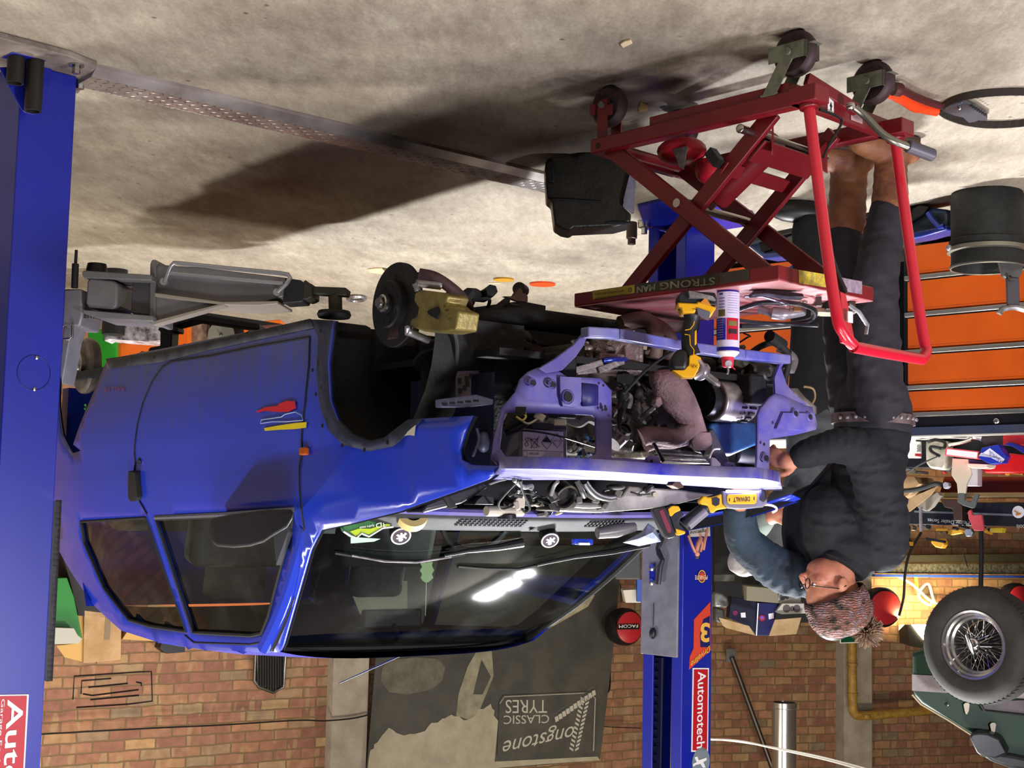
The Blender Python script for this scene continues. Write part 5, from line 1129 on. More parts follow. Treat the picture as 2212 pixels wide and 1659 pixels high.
part('plug', MB().box(cx(1166, 900, .1), (.03, .02, .02), Matrix.Rotation(.5, 3, 'Y')).box(cx(1210, 913, .1), (.035, .02, .018)), MATS['white_cable'], car, bevel=.002)
part('plug', MB().box(cx(1125, 887, .05), (.03, .02, .02)), blackp, car, bevel=.002)
part('headlamp_motor', MB().sph(cx(1045, 955, .22), (.02, .02, .03)).tube(bez(cxs([(1030, 925, .2), (1034, 950, .2), (1022, 985, .18)])), .004, 6), MATS['bracket_grey'], car)
# upper bay, seen over the slam panel
bay = cp('bay_floor', MB().box2((-.6, .18, .93), (.6, .85, .95)), bayd)
part('air_duct', MB().prism(cxs([(1205, 1103, .42), (1290, 1108, .42), (1400, 1100, .42), (1470, 1088, .42), (1545, 1068, .42), (1470, 1058, .42), (1360, 1050, .42), (1345, 1070, .42), (1310, 1085, .42), (1210, 1095, .42)]), CAR.y, .12), mat('grey_shield', '#8a8681', .45, .3, n2='#5c5956', nscale=6), car, bevel=.012, seg=3)
part('air_box', MB().prism(cxs([(912, 1110, .42), (1000, 1088, .42), (1060, 1052, .42), (1040, 1040, .42), (985, 1058, .42), (918, 1085, .42)]), CAR.y, .1), mat('airbox_black', '#101116', .4), car, bevel=.012, seg=3)
part('air_box_strap', MB().prism(cxs([(975, 1099, .41), (990, 1095, .41), (965, 1066, .41), (955, 1070, .41)]), CAR.y, .05), rub, car, bevel=.003)
tc_ = V3(CAR.ony(1222, 1074, .40)); ax_ = V3((0, -.85, .45)).normalized()
cp('throttle_body', MB().lathe([(.033, 0), (.040, 0), (.040, -.05), (.034, -.05), (.033, 0)], tc_, ax_, 32).disc(tc_-ax_*.015, ax_, .034, 32), mat('throttle', '#2c2a2c', .35, .6), smooth=30)
cp('throttle_ring', MB().lathe([(.036, .001), (.0425, .001), (.0425, .006), (.036, .006)], tc_, ax_, 32, close=True), steel, smooth=30)
part('breather_hose', MB().tube(bez(cxs([(1262, 1040, .3), (1275, 1058, .32), (1290, 1070, .34), (1312, 1076, .36), (1326, 1074, .38)])), .011, 10), mat('breather_black', '#222326', .5), car)
part('breather_hose', MB().tube(bez(cxs([(1246, 1038, .3), (1256, 1058, .3), (1262, 1072, .32)])), .009, 10), MATS['breather_black'], car)
part('throttle_cable', MB().tube(bez(cxs([(1120, 1038, .25), (1098, 1060, .3), (1078, 1085, .35), (1082, 1099, .38), (1100, 1096, .4), (1110, 1090, .4)])), .004, 6), rub, car)
part('throttle_cable', MB().tube(bez(cxs([(1125, 1038, .25), (1128, 1060, .3), (1140, 1085, .34), (1144, 1100, .36), (1135, 1106, .38), (1128, 1100, .38)])), .004, 6), rub, car)
part('fuse_box', MB().prism(cxs([(1042, 1070, .4), (1068, 1072, .4), (1068, 1090, .4), (1025, 1090, .4), (1030, 1080, .4)]), CAR.y, .06), blackp, car, bevel=.003)
part('master_cylinder', MB().cyl(cx(1050, 1104, .55), cx(1128, 1104, .55), .017, n=18).prism(cxs([(1108, 1096, .5), (1115, 1078, .5), (1128, 1068, .5), (1136, 1075, .5), (1134, 1096, .5)]), CAR.y, .01), mat('cream_alu', '#b5ad9c', .45, .5), car, bevel=.002)
part('reservoir_cap', MB().cyl(cx(1095, 1112, .55), cx(1095, 1120, .55), .03, n=20), blackp, car)
part('dusty_wire', MB().tube(bez(cxs([(1058, 1046, .2), (1075, 1040, .22), (1092, 1036, .24)])), .003, 6).tube(bez(cxs([(1110, 1036, .25), (1130, 1052, .3), (1148, 1050, .3), (1146, 1058, .3)])), .007, 8).tube(bez(cxs([(1190, 1070, .35), (1197, 1050, .33), (1205, 1040, .3)])), .006, 8).tube(bez(cxs([(1240, 1090, .4), (1270, 1092, .4), (1300, 1090, .4)])), .01, 8), MATS['corrugated_grey'], car)
part('bay_hose', MB().tube(bez(cxs([(1190, 1085, .4), (1196, 1096, .4), (1206, 1100, .4)])), .01, 8).sph(cx(1330, 1052, .35), (.03, .03, .01)).tube(bez(cxs([(1300, 1075, .36), (1310, 1090, .4), (1290, 1098, .42)])), .008, 8), rub, car)

random.seed(21)
def wire(pts, r, m, nm='wiring_loom'): part(nm, MB().tube(bez(cxs(pts), 5), r, 6), m, car)
gw = mat('loom_grey', '#55534f', .6); dkw = mat('loom_dark', '#1a1a1b', .55)
for i in range(26):
    x = random.uniform(1095, 1420); y = random.uniform(1052, 1108); s0 = .30 + (y-1045)/160
    p = [(x, y, s0)]
    for k in range(3): x += random.uniform(-26, 26); y += random.uniform(-9, 9); y = min(max(y, 1046), 1112); p.append((x, y, s0+random.uniform(-.03, .05)))
    wire(p, random.choice([.003, .0045, .006, .009]), random.choice([dkw, dkw, gw, blackp, MATS['cream_alu']]))
for i in range(22):
    x = random.uniform(1322, 1420); y = random.uniform(800, 955); p = [(x, y, .27)]
    for k in range(3): x += random.uniform(-18, 18); y += random.uniform(-20, 20); x = max(x, 1322); p.append((x, y, .27+random.uniform(-.03, .05)))
    wire(p, random.choice([.003, .005, .008]), random.choice([dkw, gw, blackp, rust]))
for i in range(20):
    x = random.uniform(1235, 1400); y = random.uniform(720, 800); p = [(x, y, .22)]
    for k in range(3): x += random.uniform(-22, 22); y += random.uniform(-12, 12); p.append((x, y, .24+random.uniform(-.03, .05)))
    wire(p, random.choice([.004, .007, .011]), random.choice([dkw, gw, MATS['gearbox_alu'], MATS['pipe_tan']]))
for i in range(14):
    x = random.uniform(1560, 1700); y = random.uniform(720, 850); p = [(x, y, .24)]
    for k in range(3): x += random.uniform(-22, 22); y += random.uniform(-14, 14); p.append((min(x, 1700), y, .24+random.uniform(-.02, .05)))
    wire(p, random.choice([.003, .006, .009]), random.choice([dkw, gw, blackp]))
for i in range(16):
    x = random.uniform(1228, 1285); y = random.uniform(925, 988); p = [(x, y, .28)]
    for k in range(2): x += random.uniform(-14, 14); y += random.uniform(-14, 14); p.append((min(max(x, 1228), 1290), y, .28+random.uniform(-.02, .05)))
    wire(p, random.choice([.002, .004, .006]), random.choice([dkw, gw, MATS['teal_blue_plastic']]))
for i in range(18):
    x = random.uniform(960, 1160); y = random.uniform(650, 800); p = [(x, y, .6)]
    for k in range(3): x += random.uniform(-40, 40); y += random.uniform(-25, 25); p.append((x, y, .6+random.uniform(-.08, .08)))
    wire(p, random.choice([.006, .012, .02]), random.choice([dkw, blkm, rust]), 'underbody_pipe')
for i in range(10):
    x = random.uniform(1090, 1400); y = random.uniform(1055, 1100); q = cx(x, y, .38); part('bay_fitting', MB().box(q, (random.uniform(.015, .04), .03, random.uniform(.012, .03)), Matrix.Rotation(random.uniform(-.6, .6), 3, 'Y')), random.choice([dkw, gw, blackp, MATS['cream_alu']]), car, bevel=.003)
# ================================================================ people
def at(*p): return atY(*p)
def rnd_tube(mb, pts, rs, n=14, fold=0, ff_=9, ex=1.0, par_=8):
    """limb: smooth path through pts with radii rs; fold makes cloth creases round it"""
    P = bez(pts, par_); m = len(P); R = []
    for i in range(m):
        t = i/(m-1)*(len(rs)-1); k = min(int(t), len(rs)-2); r = rs[k]+(rs[k+1]-rs[k])*(t-k)
        R.append(r)
    start = len(mb.v); mb.tube(P, R, n)
    if fold:
        for i in range(m):
            for k in range(n):
                v = mb.v[start+i*n+k]; d = v-P[i]; a = 2*PI*k/n
                mb.v[start+i*n+k] = P[i] + d*(1 + fold*math.sin(i*ff_/par_*2+1.7*math.sin(a)+k*.7) + fold*.6*math.sin(i*2.9+a*3))
    mb.sph(P[0], R[0]*.98, 12, 8).sph(P[-1], R[-1]*.98, 12, 8); return mb
def remesh(o, vox, it=3, f=.5):
    m = o.modifiers.new('one_skin', 'REMESH'); m.mode = 'VOXEL'; m.voxel_size = vox; m.use_smooth_shade = True
    s_ = o.modifiers.new('soften', 'SMOOTH'); s_.iterations = it; s_.factor = f; return o
def hand(mb, wrist, palm, fingers, thumb, r=.0095):
    w = V3(wrist); p = V3(palm); mb.tube([w, w.lerp(p, .5), p], [.024, .03, .034], 12); mb.sph(p, (.036, .036, .036), 12, 8)
    for F_ in fingers: mb.tube(bez([p]+[V3(q) for q in F_], 3), [r*1.25]*3+[r]*100 if False else r, 8); mb.sph(F_[-1], r, 8, 6)
    mb.tube(bez([w.lerp(p, .35)]+[V3(q) for q in thumb], 3), r*1.1, 8); mb.sph(thumb[-1], r*1.1, 8, 6)
skin = mat('skin', '#b57a5c', .55, n2='#a5654c', nscale=12)
jack = mat('work_jacket', '#08090d', .85, n2='#12151e', nscale=6, bump=.5, bscale=26); jack2 = mat('jacket_slate', '#131d27', .85, n2='#223342', nscale=7, bump=.6, bscale=24)
trou = mat('dark_trousers', '#17151b', .85, n2='#2a272f', nscale=6, bump=.5, bscale=20); leather = mat('tan_boot', '#5f3423', .6, n2='#8a5a38', nscale=6, bump=.35, bscale=40)
sole_m = mat('boot_sole', '#3a2b22', .8); apm = mat('apron_black', '#060608', .8, bump=.3, bscale=18)
N0 = onz(1935, 296); F0 = onz(1835, 318)
P1 = thing('person', 'person in dark jacket, tan boots and knitted bobble hat reaching into the engine bay', 'person', (N0+F0)/2)
# near (right) and far (left) legs
hipN, kneeN, ankN = at(1893, 872, 5.02), at(1893, 600, 4.98), at(1925, 352, 5.02)
hipF, kneeF, ankF = at(1850, 872, 5.2), at(1820, 600, 5.18), at(1834, 372, 5.24)
up = V3((0, 0, 1))
pel = at(1884, 895, 5.1); waist = at(1880, 960, 5.1); chest = at(1845, 1120, 5.06); nb = at(1835, 1205, 5.03)
shN, elN, wrN, haN = at(1902, 1178, 4.96), at(1866, 975, 4.86), at(1738, 985, 4.83), at(1700, 998, 4.85)
shF, elF, wrF, haF = at(1755, 1232, 5.16), at(1612, 1180, 5.12), at(1600, 1110, 5.02), at(1598, 1080, 4.97)
hd_ = at(1797, 1268, 5.01); fwd = V3((1, -.12, -.12)).normalized()   # the face looks to the room's right
sidev = fwd.cross(up).normalized(); upv = sidev.cross(fwd).normalized()
HR = Matrix((fwd, sidev, upv)).transposed()
def hp_(a, b, c): return hd_ + fwd*a + sidev*b + upv*c
bm_b = MB()
for pts, rs in (([pel, waist, chest, nb], [.13, .12, .13, .07]), ([nb, at(1818, 1225, 5.02), hp_(-.01, 0, -.03)], [.062, .058, .06]), ([shN, elN, wrN], [.05, .042, .028]), ([shF, elF, wrF], [.05, .042, .028]), ([hipN, kneeN, ankN], [.075, .052, .034]), ([hipF, kneeF, ankF], [.075, .052, .034]), ([ankN, N0+V3((0, 0, .05)), N0+V3((.08, -.035, .045))], [.034, .03, .026]), ([ankF, F0+V3((0, 0, .05)), F0+V3((.08, -.02, .045))], [.034, .03, .026])):
    rnd_tube(bm_b, pts, rs)
bm_b.sph(hp_(-.01, 0, .035), (.098, .078, .098), 20, 14, HR).sph(hp_(.035, 0, -.035), (.062, .058, .065), 16, 12, HR).sph(hp_(.062, 0, -.065), (.030, .032, .024), 12, 8, HR)
bm_b.tube([hp_(.085, 0, .02), hp_(.105, 0, -.012), hp_(.112, 0, -.024)], [.009, .012, .014], 8).sph(hp_(.108, 0, -.026), (.015, .016, .011), 10, 8, HR)
bm_b.sph(hp_(.088, 0, -.052), (.012, .024, .008), 10, 6, HR).sph(hp_(.085, 0, -.064), (.012, .02, .008), 10, 6, HR)
for s in (-1, 1):
    bm_b.sph(hp_(-.01, .077*s, -.012), (.020, .009, .031), 12, 8, HR).sph(hp_(-.006, .083*s, -.004), (.018, .007, .02), 10, 6, HR).sph(hp_(.055, .04*s, -.02), (.028, .022, .024), 10, 8, HR)
ft = []
hand(bm_b, wrN, haN, [[haN+V3((.03, .0, .015)), haN+V3((.055, .02, .0)), haN+V3((.06, .04, -.02))], [haN+V3((.032, 0, 0)), haN+V3((.062, .02, -.012)), haN+V3((.06, .045, -.03))], [haN+V3((.03, 0, -.018)), haN+V3((.055, .02, -.03)), haN+V3((.05, .04, -.045))], [haN+V3((.022, 0, -.033)), haN+V3((.042, .015, -.045)), haN+V3((.04, .03, -.055))]], [haN+V3((-.01, -.02, .03)), haN+V3((.02, -.03, .045)), haN+V3((.045, -.025, .045))])
hand(bm_b, wrF, haF, [[haF+V3((.02, -.02, -.03)), haF+V3((.03, -.03, -.055)), haF+V3((.025, -.03, -.08))], [haF+V3((.0, -.025, -.035)), haF+V3((.008, -.035, -.065)), haF+V3((.005, -.03, -.09))], [haF+V3((-.02, -.02, -.033)), haF+V3((-.012, -.03, -.06)), haF+V3((-.014, -.03, -.085))], [haF+V3((-.035, -.01, -.025)), haF+V3((-.035, -.02, -.05)), haF+V3((-.032, -.02, -.068))]], [haF+V3((.03, .0, .01)), haF+V3((.05, -.015, -.01)), haF+V3((.058, -.02, -.035))])
remesh(part('body', bm_b, skin, P1, smooth=180), .0065, 2)
# eyes
for s in (-1, 1): part('eye', MB().sph(hp_(.072, .028*s, .0), .009, 14, 10), mat('eye_white', '#d8d0c8', .2), P1); part('iris', MB().lathe([(.006, 0), (0, .001)], hp_(.0812, .028*s, -.001), fwd, 14), blackp, P1)
# jacket
jb = MB()
rnd_tube(jb, [at(1884, 932, 5.1), at(1880, 970, 5.1), at(1862, 1060, 5.08), at(1846, 1140, 5.06), at(1842, 1195, 5.05)], [.138, .135, .142, .148, .105], 20, .035)
rnd_tube(jb, [at(1800, 1110, 5.05), at(1800, 1170, 5.08), at(1805, 1205, 5.06)], [.12, .12, .09], 16, .03)
rnd_tube(jb, [nb+V3((0, 0, -.05)), shN], [.10, .092], 14)
rnd_tube(jb, [nb+V3((0, 0, -.04)), shF], [.09, .082], 14)
rnd_tube(jb, [shN, at(1908, 1110, 4.92), at(1888, 1030, 4.88), elN], [.098, .088, .078, .072], 18, .085)
rnd_tube(jb, [elN, at(1820, 962, 4.84), at(1775, 970, 4.83), at(1732, 984, 4.83)], [.072, .062, .054, .047], 18, .09)
jo = part('jacket', jb, jack, P1, smooth=180); remesh(jo, .009, 2, .4)
sb = MB()
rnd_tube(sb, [at(1772, 1238, 5.15), at(1700, 1238, 5.14), at(1640, 1200, 5.12), at(1610, 1172, 5.1), at(1600, 1138, 5.06), at(1597, 1104, 5.02)], [.09, .082, .07, .066, .062, .055], 18, .075, 12)
remesh(part('sleeve', sb, jack2, P1, smooth=180), .009, 2, .4)
part('collar', MB().lathe([(.075, 0), (.085, .01), (.085, .04), (.072, .05)], at(1828, 1203, 5.03), (at(1812, 1232, 5.02)-at(1828, 1203, 5.03)), 24), jack, P1, solid=.008)
# apron front
ap = [(1700, 1100, 5.12), (1697, 1150, 5.14), (1702, 1190, 5.15), (1712, 1225, 5.14), (1738, 1240, 5.1), (1775, 1215, 5.0), (1790, 1130, 4.98), (1800, 1000, 5.0), (1760, 1045, 5.05), (1725, 1060, 5.08)]
apb = MB().prism([at(*p) for p in ap], (.2, 1, 0), .05); part('apron', apb, apm, P1, bevel=.01)
tb_ = MB()
rnd_tube(tb_, [at(1886, 925, 5.1), at(1886, 870, 5.1)], [.141, .138], 18)
rnd_tube(tb_, [hipN, at(1888, 740, 5.0), kneeN, at(1914, 480, 4.99), at(1918, 445, 5.0)], [.104, .094, .080, .068, .060], 18, .045, 8)
rnd_tube(tb_, [hipF, at(1835, 740, 5.17), kneeF, at(1825, 500, 5.2)], [.104, .094, .080, .062], 18, .045, 8)
remesh(part('trousers', tb_, trou, P1, smooth=180), .009, 2, .4)
bl_ = MB(); c = at(1886, 907, 5.1)
bl_.lathe([(.140, -.018), (.149, -.018), (.149, .018), (.140, .018)], c, (0.02, 0, 1), 36, close=True); be_ = part('belt', bl_, mat('belt_brown', '#4a3a38', .4, n2='#6d5e60', nscale=20), P1)
st_ = MB()
for i in range(12):
    a_ = -PI/2+(i-6)*.22; st_.sph(c+V3((math.cos(a_)*.151, math.sin(a_)*.151, 0)), .007, 8, 6)
part('belt_stud', st_, silver, be_)
for nm, a0, b0, top, lean in (('near', N0, ankN, at(1922, 452, 5.0), 1), ('far', F0, ankF, at(1828, 485, 5.2), 1)):
    toe = V3((.15, -.06, 0)) if nm == 'near' else V3((.14, -.03, 0))
    bo = MB(); rnd_tube(bo, [a0+V3((0, 0, .055)), b0, b0.lerp(top, .5), top], ([.06, .058, .062, .070] if nm == 'near' else [.074, .070, .070, .072]), 18, .035, 7)
    rnd_tube(bo, [a0+V3((-.05, .01, .045)), a0+V3((0, 0, .05)), a0+toe*.6+V3((0, 0, .045)), a0+toe+V3((0, 0, .038))], [.052, .056, .052, .042], 16)
    o = part('boot', bo, leather, P1, smooth=180); remesh(o, .008, 3)
    part('sole', MB().prism([a0+V3((x, y, .004))+toe*.1 for x, y in ((-.10, -.02), (-.09, .04), (0, .045), (.1, .03), (.155, -.03), (.14, -.085), (.06, -.08), (-.06, -.045))], up, .022), sole_m, o, bevel=.006)
# knitted hat
knit = bpy.data.materials.new('knitted_wool'); knit.use_nodes = True; nt = knit.node_tree; b = nt.nodes['Principled BSDF']; b.inputs['Roughness'].default_value = .95
tc = nt.nodes.new('ShaderNodeTexCoord'); wv = nt.nodes.new('ShaderNodeTexWave'); wv.inputs['Scale'].default_value = 40; wv.inputs['Distortion'].default_value = 9; wv.inputs['Detail'].default_value = 3; wv.bands_direction = 'Z'; nt.links.new(tc.outputs['Object'], wv.inputs['Vector'])
ns = nt.nodes.new('ShaderNodeTexNoise'); ns.inputs['Scale'].default_value = 30; ns.inputs['Detail'].default_value = 6; nt.links.new(tc.outputs['Object'], ns.inputs['Vector'])
cr = nt.nodes.new('ShaderNodeValToRGB'); e = cr.color_ramp.elements; e[0].position = .36; e[0].color = lin('#1c1416'); e[1].position = .68; e[1].color = lin('#b57f6c')
for p, c_ in ((.42, '#5d4a3a'), (.52, '#8f5a4c'), (.6, '#74666c')): x = e.new(p); x.color = lin(c_)
nt.links.new(ns.outputs['Fac'], cr.inputs[0]); mxk = nt.nodes.new('ShaderNodeMixRGB'); mxk.blend_type = 'MULTIPLY'; mxk.inputs[0].default_value = .6; nt.links.new(cr.outputs[0], mxk.inputs[1]); nt.links.new(wv.outputs['Color'], mxk.inputs[2]); nt.links.new(mxk.outputs[0], b.inputs['Base Color'])
bp = nt.nodes.new('ShaderNodeBump'); bp.inputs['Strength'].default_value = .9; bp.inputs['Distance'].default_value = .006; nt.links.new(wv.outputs['Fac'], bp.inputs['Height']); nt.links.new(bp.outputs[0], b.inputs['Normal'])
hax = (upv*.9 - fwd*.5).normalized(); hc = hp_(-.015, 0, .035)
hb_ = MB(); prof = [(.108, -.015), (.114, .0), (.117, .03), (.112, .042), (.117, .055), (.112, .078), (.099, .100), (.078, .120), (.045, .134), (.0, .139)]
hb_.lathe(prof, hc, hax, 44)
for i, v in enumerate(hb_.v):
    d = v-hc; hgt = d.dot(hax); rr = d-hax*hgt; hb_.v[i] = hc + hax*hgt + rr*(1+.012*math.sin(i*2.3))
ho = part('knitted_hat', hb_, knit, P1, smooth=60, solid=.008)
bo_ = MB(); bc = hc + hax*.115 - fwd*.075
random.seed(3)
for i in range(420):
    t = random.uniform(0, 2*PI); p = math.acos(random.uniform(-1, 1)); d = V3((math.sin(p)*math.cos(t), math.sin(p)*math.sin(t), math.cos(p))); l = random.uniform(.042, .066)
    q = perp(d)[0]*random.uniform(.5, 1); bo_.tube([bc+d*.015, bc+d*l*.6+q*.004, bc+d*l+q*.010], [.004, .0038, .0012], 4)
part('bobble', bo_, mat('bobble_wool', '#2a211c', .95, n2='#a98a70', nscale=28, namt=.9), ho)
# glasses
gl_ = MB()
for s in (-1, 1):
    gl_.tube([hp_(.100, s*(.032+.024*math.cos(t)), .0+.018*math.sin(t)) for t in [2*PI*i/20 for i in range(20)]], .0022, 6, closed=True)
    gl_.tube([hp_(.100, s*.056, .004), hp_(.07, s*.075, .004), hp_(.0, s*.086, .002), hp_(-.02, s*.088, -.012)], .002, 6)
gl_.tube([hp_(.1, -.01, .004), hp_(.104, 0, .007), hp_(.1, .01, .004)], .002, 6)
part('glasses', gl_, blackp, P1)
# second mechanic behind
b0 = at(1770, 560, 6.05); b0[2] = 0
P2 = thing('person', 'person in grey work clothes mostly hidden behind the mechanic in the bobble hat', 'person', b0)
gcl = mat('grey_workwear', '#4c5050', .85, n2='#3a3d40', nscale=6, bump=.5, bscale=22); crm = mat('cream_sleeve', '#9a958c', .85, n2='#7f7b76', nscale=14, bump=.4)
h2 = at(1790, 1318, 6.1); q = MB()
A2_ = dict(sh=at(1745, 1205, 6.1), el=at(1604, 1206, 5.95), wr=at(1650, 1128, 5.8), ha=at(1676, 1112, 5.75))
for pts, rs in (([at(1770, 900, 6.1), at(1765, 1050, 6.1), at(1765, 1200, 6.1), at(1780, 1245, 6.1)], [.12, .12, .13, .06]), ([at(1780, 1240, 6.1), h2+V3((0, 0, -.05))], [.055, .055]), ([A2_['sh'], A2_['el'], A2_['wr']], [.05, .043, .028]), ([at(1830, 1205, 6.2), at(1850, 1080, 6.1), at(1800, 1050, 5.9)], [.05, .042, .03]), ([at(1755, 880, 6.05), at(1750, 620, 6.05), V3((b0[0]+.05, 6.05, .08))], [.08, .055, .045]), ([at(1790, 880, 6.15), at(1790, 640, 6.15), V3((b0[0]-.08, 6.15, .08))], [.08, .055, .045])): rnd_tube(q, pts, rs)
q.sph(h2, (.095, .078, .115), 18, 12).sph(h2+V3((.09, -.02, -.02)), .016, 8, 6)
H = A2_['ha']
hand(q, A2_['wr'], H, [[H+V3((-.03, -.01, .012)), H+V3((-.055, -.01, .0)), H+V3((-.075, -.005, -.015))], [H+V3((-.032, -.012, 0)), H+V3((-.06, -.01, -.012)), H+V3((-.08, -.01, -.028))], [H+V3((-.03, -.01, -.016)), H+V3((-.055, -.01, -.028)), H+V3((-.072, -.01, -.042))], [H+V3((-.02, -.005, -.03)), H+V3((-.04, -.01, -.042)), H+V3((-.055, -.01, -.055))]], [H+V3((-.005, -.02, .025)), H+V3((-.03, -.025, .035)), H+V3((-.05, -.02, .03))])
remesh(part('body', q, skin, P2, smooth=180), .0075, 2)
part('hair', MB().sph(h2+V3((-.02, .01, .025)), (.1, .088, .105), 18, 12), blackp, P2)
q = MB(); rnd_tube(q, [at(1770, 905, 6.1), at(1765, 1050, 6.1), at(1758, 1190, 6.1), at(1780, 1225, 6.1)], [.14, .14, .15, .08], 18, .04); rnd_tube(q, [at(1750, 1195, 6.1), at(1690, 1190, 6.05), at(1640, 1205, 6.0)], [.085, .075, .066], 16, .05); rnd_tube(q, [at(1700, 1100, 6.0), at(1690, 1160, 6.05), at(1720, 1200, 6.1)], [.10, .11, .1], 16, .04); rnd_tube(q, [at(1830, 1195, 6.2), at(1850, 1090, 6.1)], [.08, .065], 14, .04)
remesh(part('work_shirt', q, gcl, P2, smooth=180), .01, 2)
q = MB(); rnd_tube(q, [at(1628, 1212, 5.98), at(1603, 1214, 5.95), at(1606, 1200, 5.94)], [.058, .062, .05], 16, .06); remesh(part('rolled_sleeve', q, crm, P2, smooth=180), .009, 2)
q = MB(); rnd_tube(q, [at(1640, 1140, 5.83), at(1655, 1122, 5.79)], [.046, .04], 14, .05); remesh(part('cuff', q, mat('green_grey_cuff', '#6f7a70', .85), P2, smooth=180), .009, 2)
q = MB(); rnd_tube(q, [at(1772, 905, 6.1), at(1772, 860, 6.1)], [.13, .13], 16); rnd_tube(q, [at(1752, 870, 6.05), at(1750, 620, 6.05), V3((b0[0]+.05, 6.05, .12))], [.1, .08, .07], 16, .03); rnd_tube(q, [at(1792, 870, 6.15), at(1790, 640, 6.15), V3((b0[0]-.08, 6.15, .12))], [.1, .08, .07], 16, .03)
remesh(part('trousers', q, mat('black_cloth', '#0a0a0c', .9), P2, smooth=180), .01, 2)
for dx, dy in ((.05, 0), (-.08, .1)): part('shoe', MB().sph((b0[0]+dx+.04, 6.05+dy, .05), (.13, .05, .05), 16, 10), blackp, P2)
# ================================================================ bench, cabinets and what stands on them
orange = mat('cabinet_orange', '#c8560c', .38, n2='#bd4c0a', nscale=3); alus = mat('brushed_rail', '#a9a8a0', .3, .75, n2='#8f8e86', nscale=3, stretch=(1, 1, 30)); cab_k = mat('cabinet_black', '#0c0c0f', .4)
Cb = onz(1952, 520); Cb[2] = 0
dB = V3((-.735, -.678, 0)).normalized(); nB = V3((.678, -.735, 0)); nB = nB if nB.dot(CAM-Cb) > 0 else -nB
BP = Pl(Cb, nB)
def bq(x, y, off=0): return BP.pt(x, y, off)
degB = math.degrees(math.atan2(dB[1], dB[0]))
def along(P): return (V3(P)-Cb).dot(dB)
def BW(a, z, o=0): return Cb + dB*a + nB*o + V3((0, 0, z))
ztop = bq(1952, 945)[2]
def cabinet(name, label, a0, a1, rows, depth=.55):
    t = thing(name, label, 'tool cabinet', BW((a0+a1)/2, 0), degB)
    part('body', MB().prism([BW(a0, .03), BW(a1, .03), BW(a1, ztop-.05), BW(a0, ztop-.05)], -nB, depth), cab_k, t, bevel=.003)
    for z0, z1 in rows:
        d = part('drawer', MB().prism([BW(a0+.025, z0+.0), BW(a1-.025, z0+.0), BW(a1-.025, z1-.045), BW(a0+.025, z1-.045)], nB, .012), orange, t, bevel=.002)
        part('drawer_lip', MB().prism([BW(a0+.025, z1-.045, .012), BW(a1-.025, z1-.045, .012), BW(a1-.025, z1-.026, -.004), BW(a0+.025, z1-.026, -.004)], nB, .002), orange, d)
        part('pull_rail', MB().prism([BW(a0+.012, z1-.028, .0), BW(a1-.012, z1-.028, .0), BW(a1-.012, z1-.006, .0), BW(a0+.012, z1-.006, .0)], nB, .022), alus, d, bevel=.003)
    return t
zz_ = [bq(1952, y)[2] for y in (548, 611, 690, 770, 847, 905)]
rows = [(zz_[i]+(.0 if i else -.03), zz_[i+1]) for i in range(5)]
cabinet('tool_cabinet', 'large orange drawer cabinet with silver rails beside the mechanic', .0, 1.3, rows)
aR = along(bq(1752, 720)); aL = aR - .62
cabinet('tool_cabinet', 'orange drawer cabinet glimpsed behind the red table and engine', aL, aR, rows)
cupb = thing('workbench', 'long workbench with blue grey edge above the orange drawer cabinets', 'workbench', BW(0, 0), degB)
part('worktop', MB().prism([BW(aL-.2, ztop-.045, .03), BW(1.35, ztop-.045, .03), BW(1.35, ztop-.006, .03), BW(aL-.2, ztop-.006, .03)], -nB, .66), mat('bench_slate', '#3b414c', .45, n2='#27304d', nscale=3), cupb)
part('steel_edge', MB().prism([BW(aL-.2, ztop-.006, .032), BW(1.35, ztop-.006, .032), BW(1.35, ztop, .032), BW(aL-.2, ztop, .032)], -nB, .66), mat('bench_top', '#b9b4a8', .4, .3), cupb)
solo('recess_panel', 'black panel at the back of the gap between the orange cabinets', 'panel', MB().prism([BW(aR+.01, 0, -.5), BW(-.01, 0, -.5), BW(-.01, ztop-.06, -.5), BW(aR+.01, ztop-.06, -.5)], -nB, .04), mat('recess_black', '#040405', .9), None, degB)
part('black_rail', MB().prism([BW(-.02, ztop-.095, .012), BW(1.32, ztop-.095, .012), BW(1.32, ztop-.048, .012), BW(-.02, ztop-.048, .012)], -nB, .04), cab_k, cupb)
part('cap_nut', MB().lathe([(.014, 0), (.014, .006), (.009, .01), (0, .01)], bq(2153, 910, .014), nB, 16), steel, cupb)
zt_ = ztop
def onb(x, y, o=-.15):
    """point above the bench, o metres behind its front edge"""
    return BP.shift(o).pt(x, y)
def bpoly(L2, o, th, mb=None): return (mb or MB()).prism([onb(x, y, o) for x, y in L2], -nB, th)
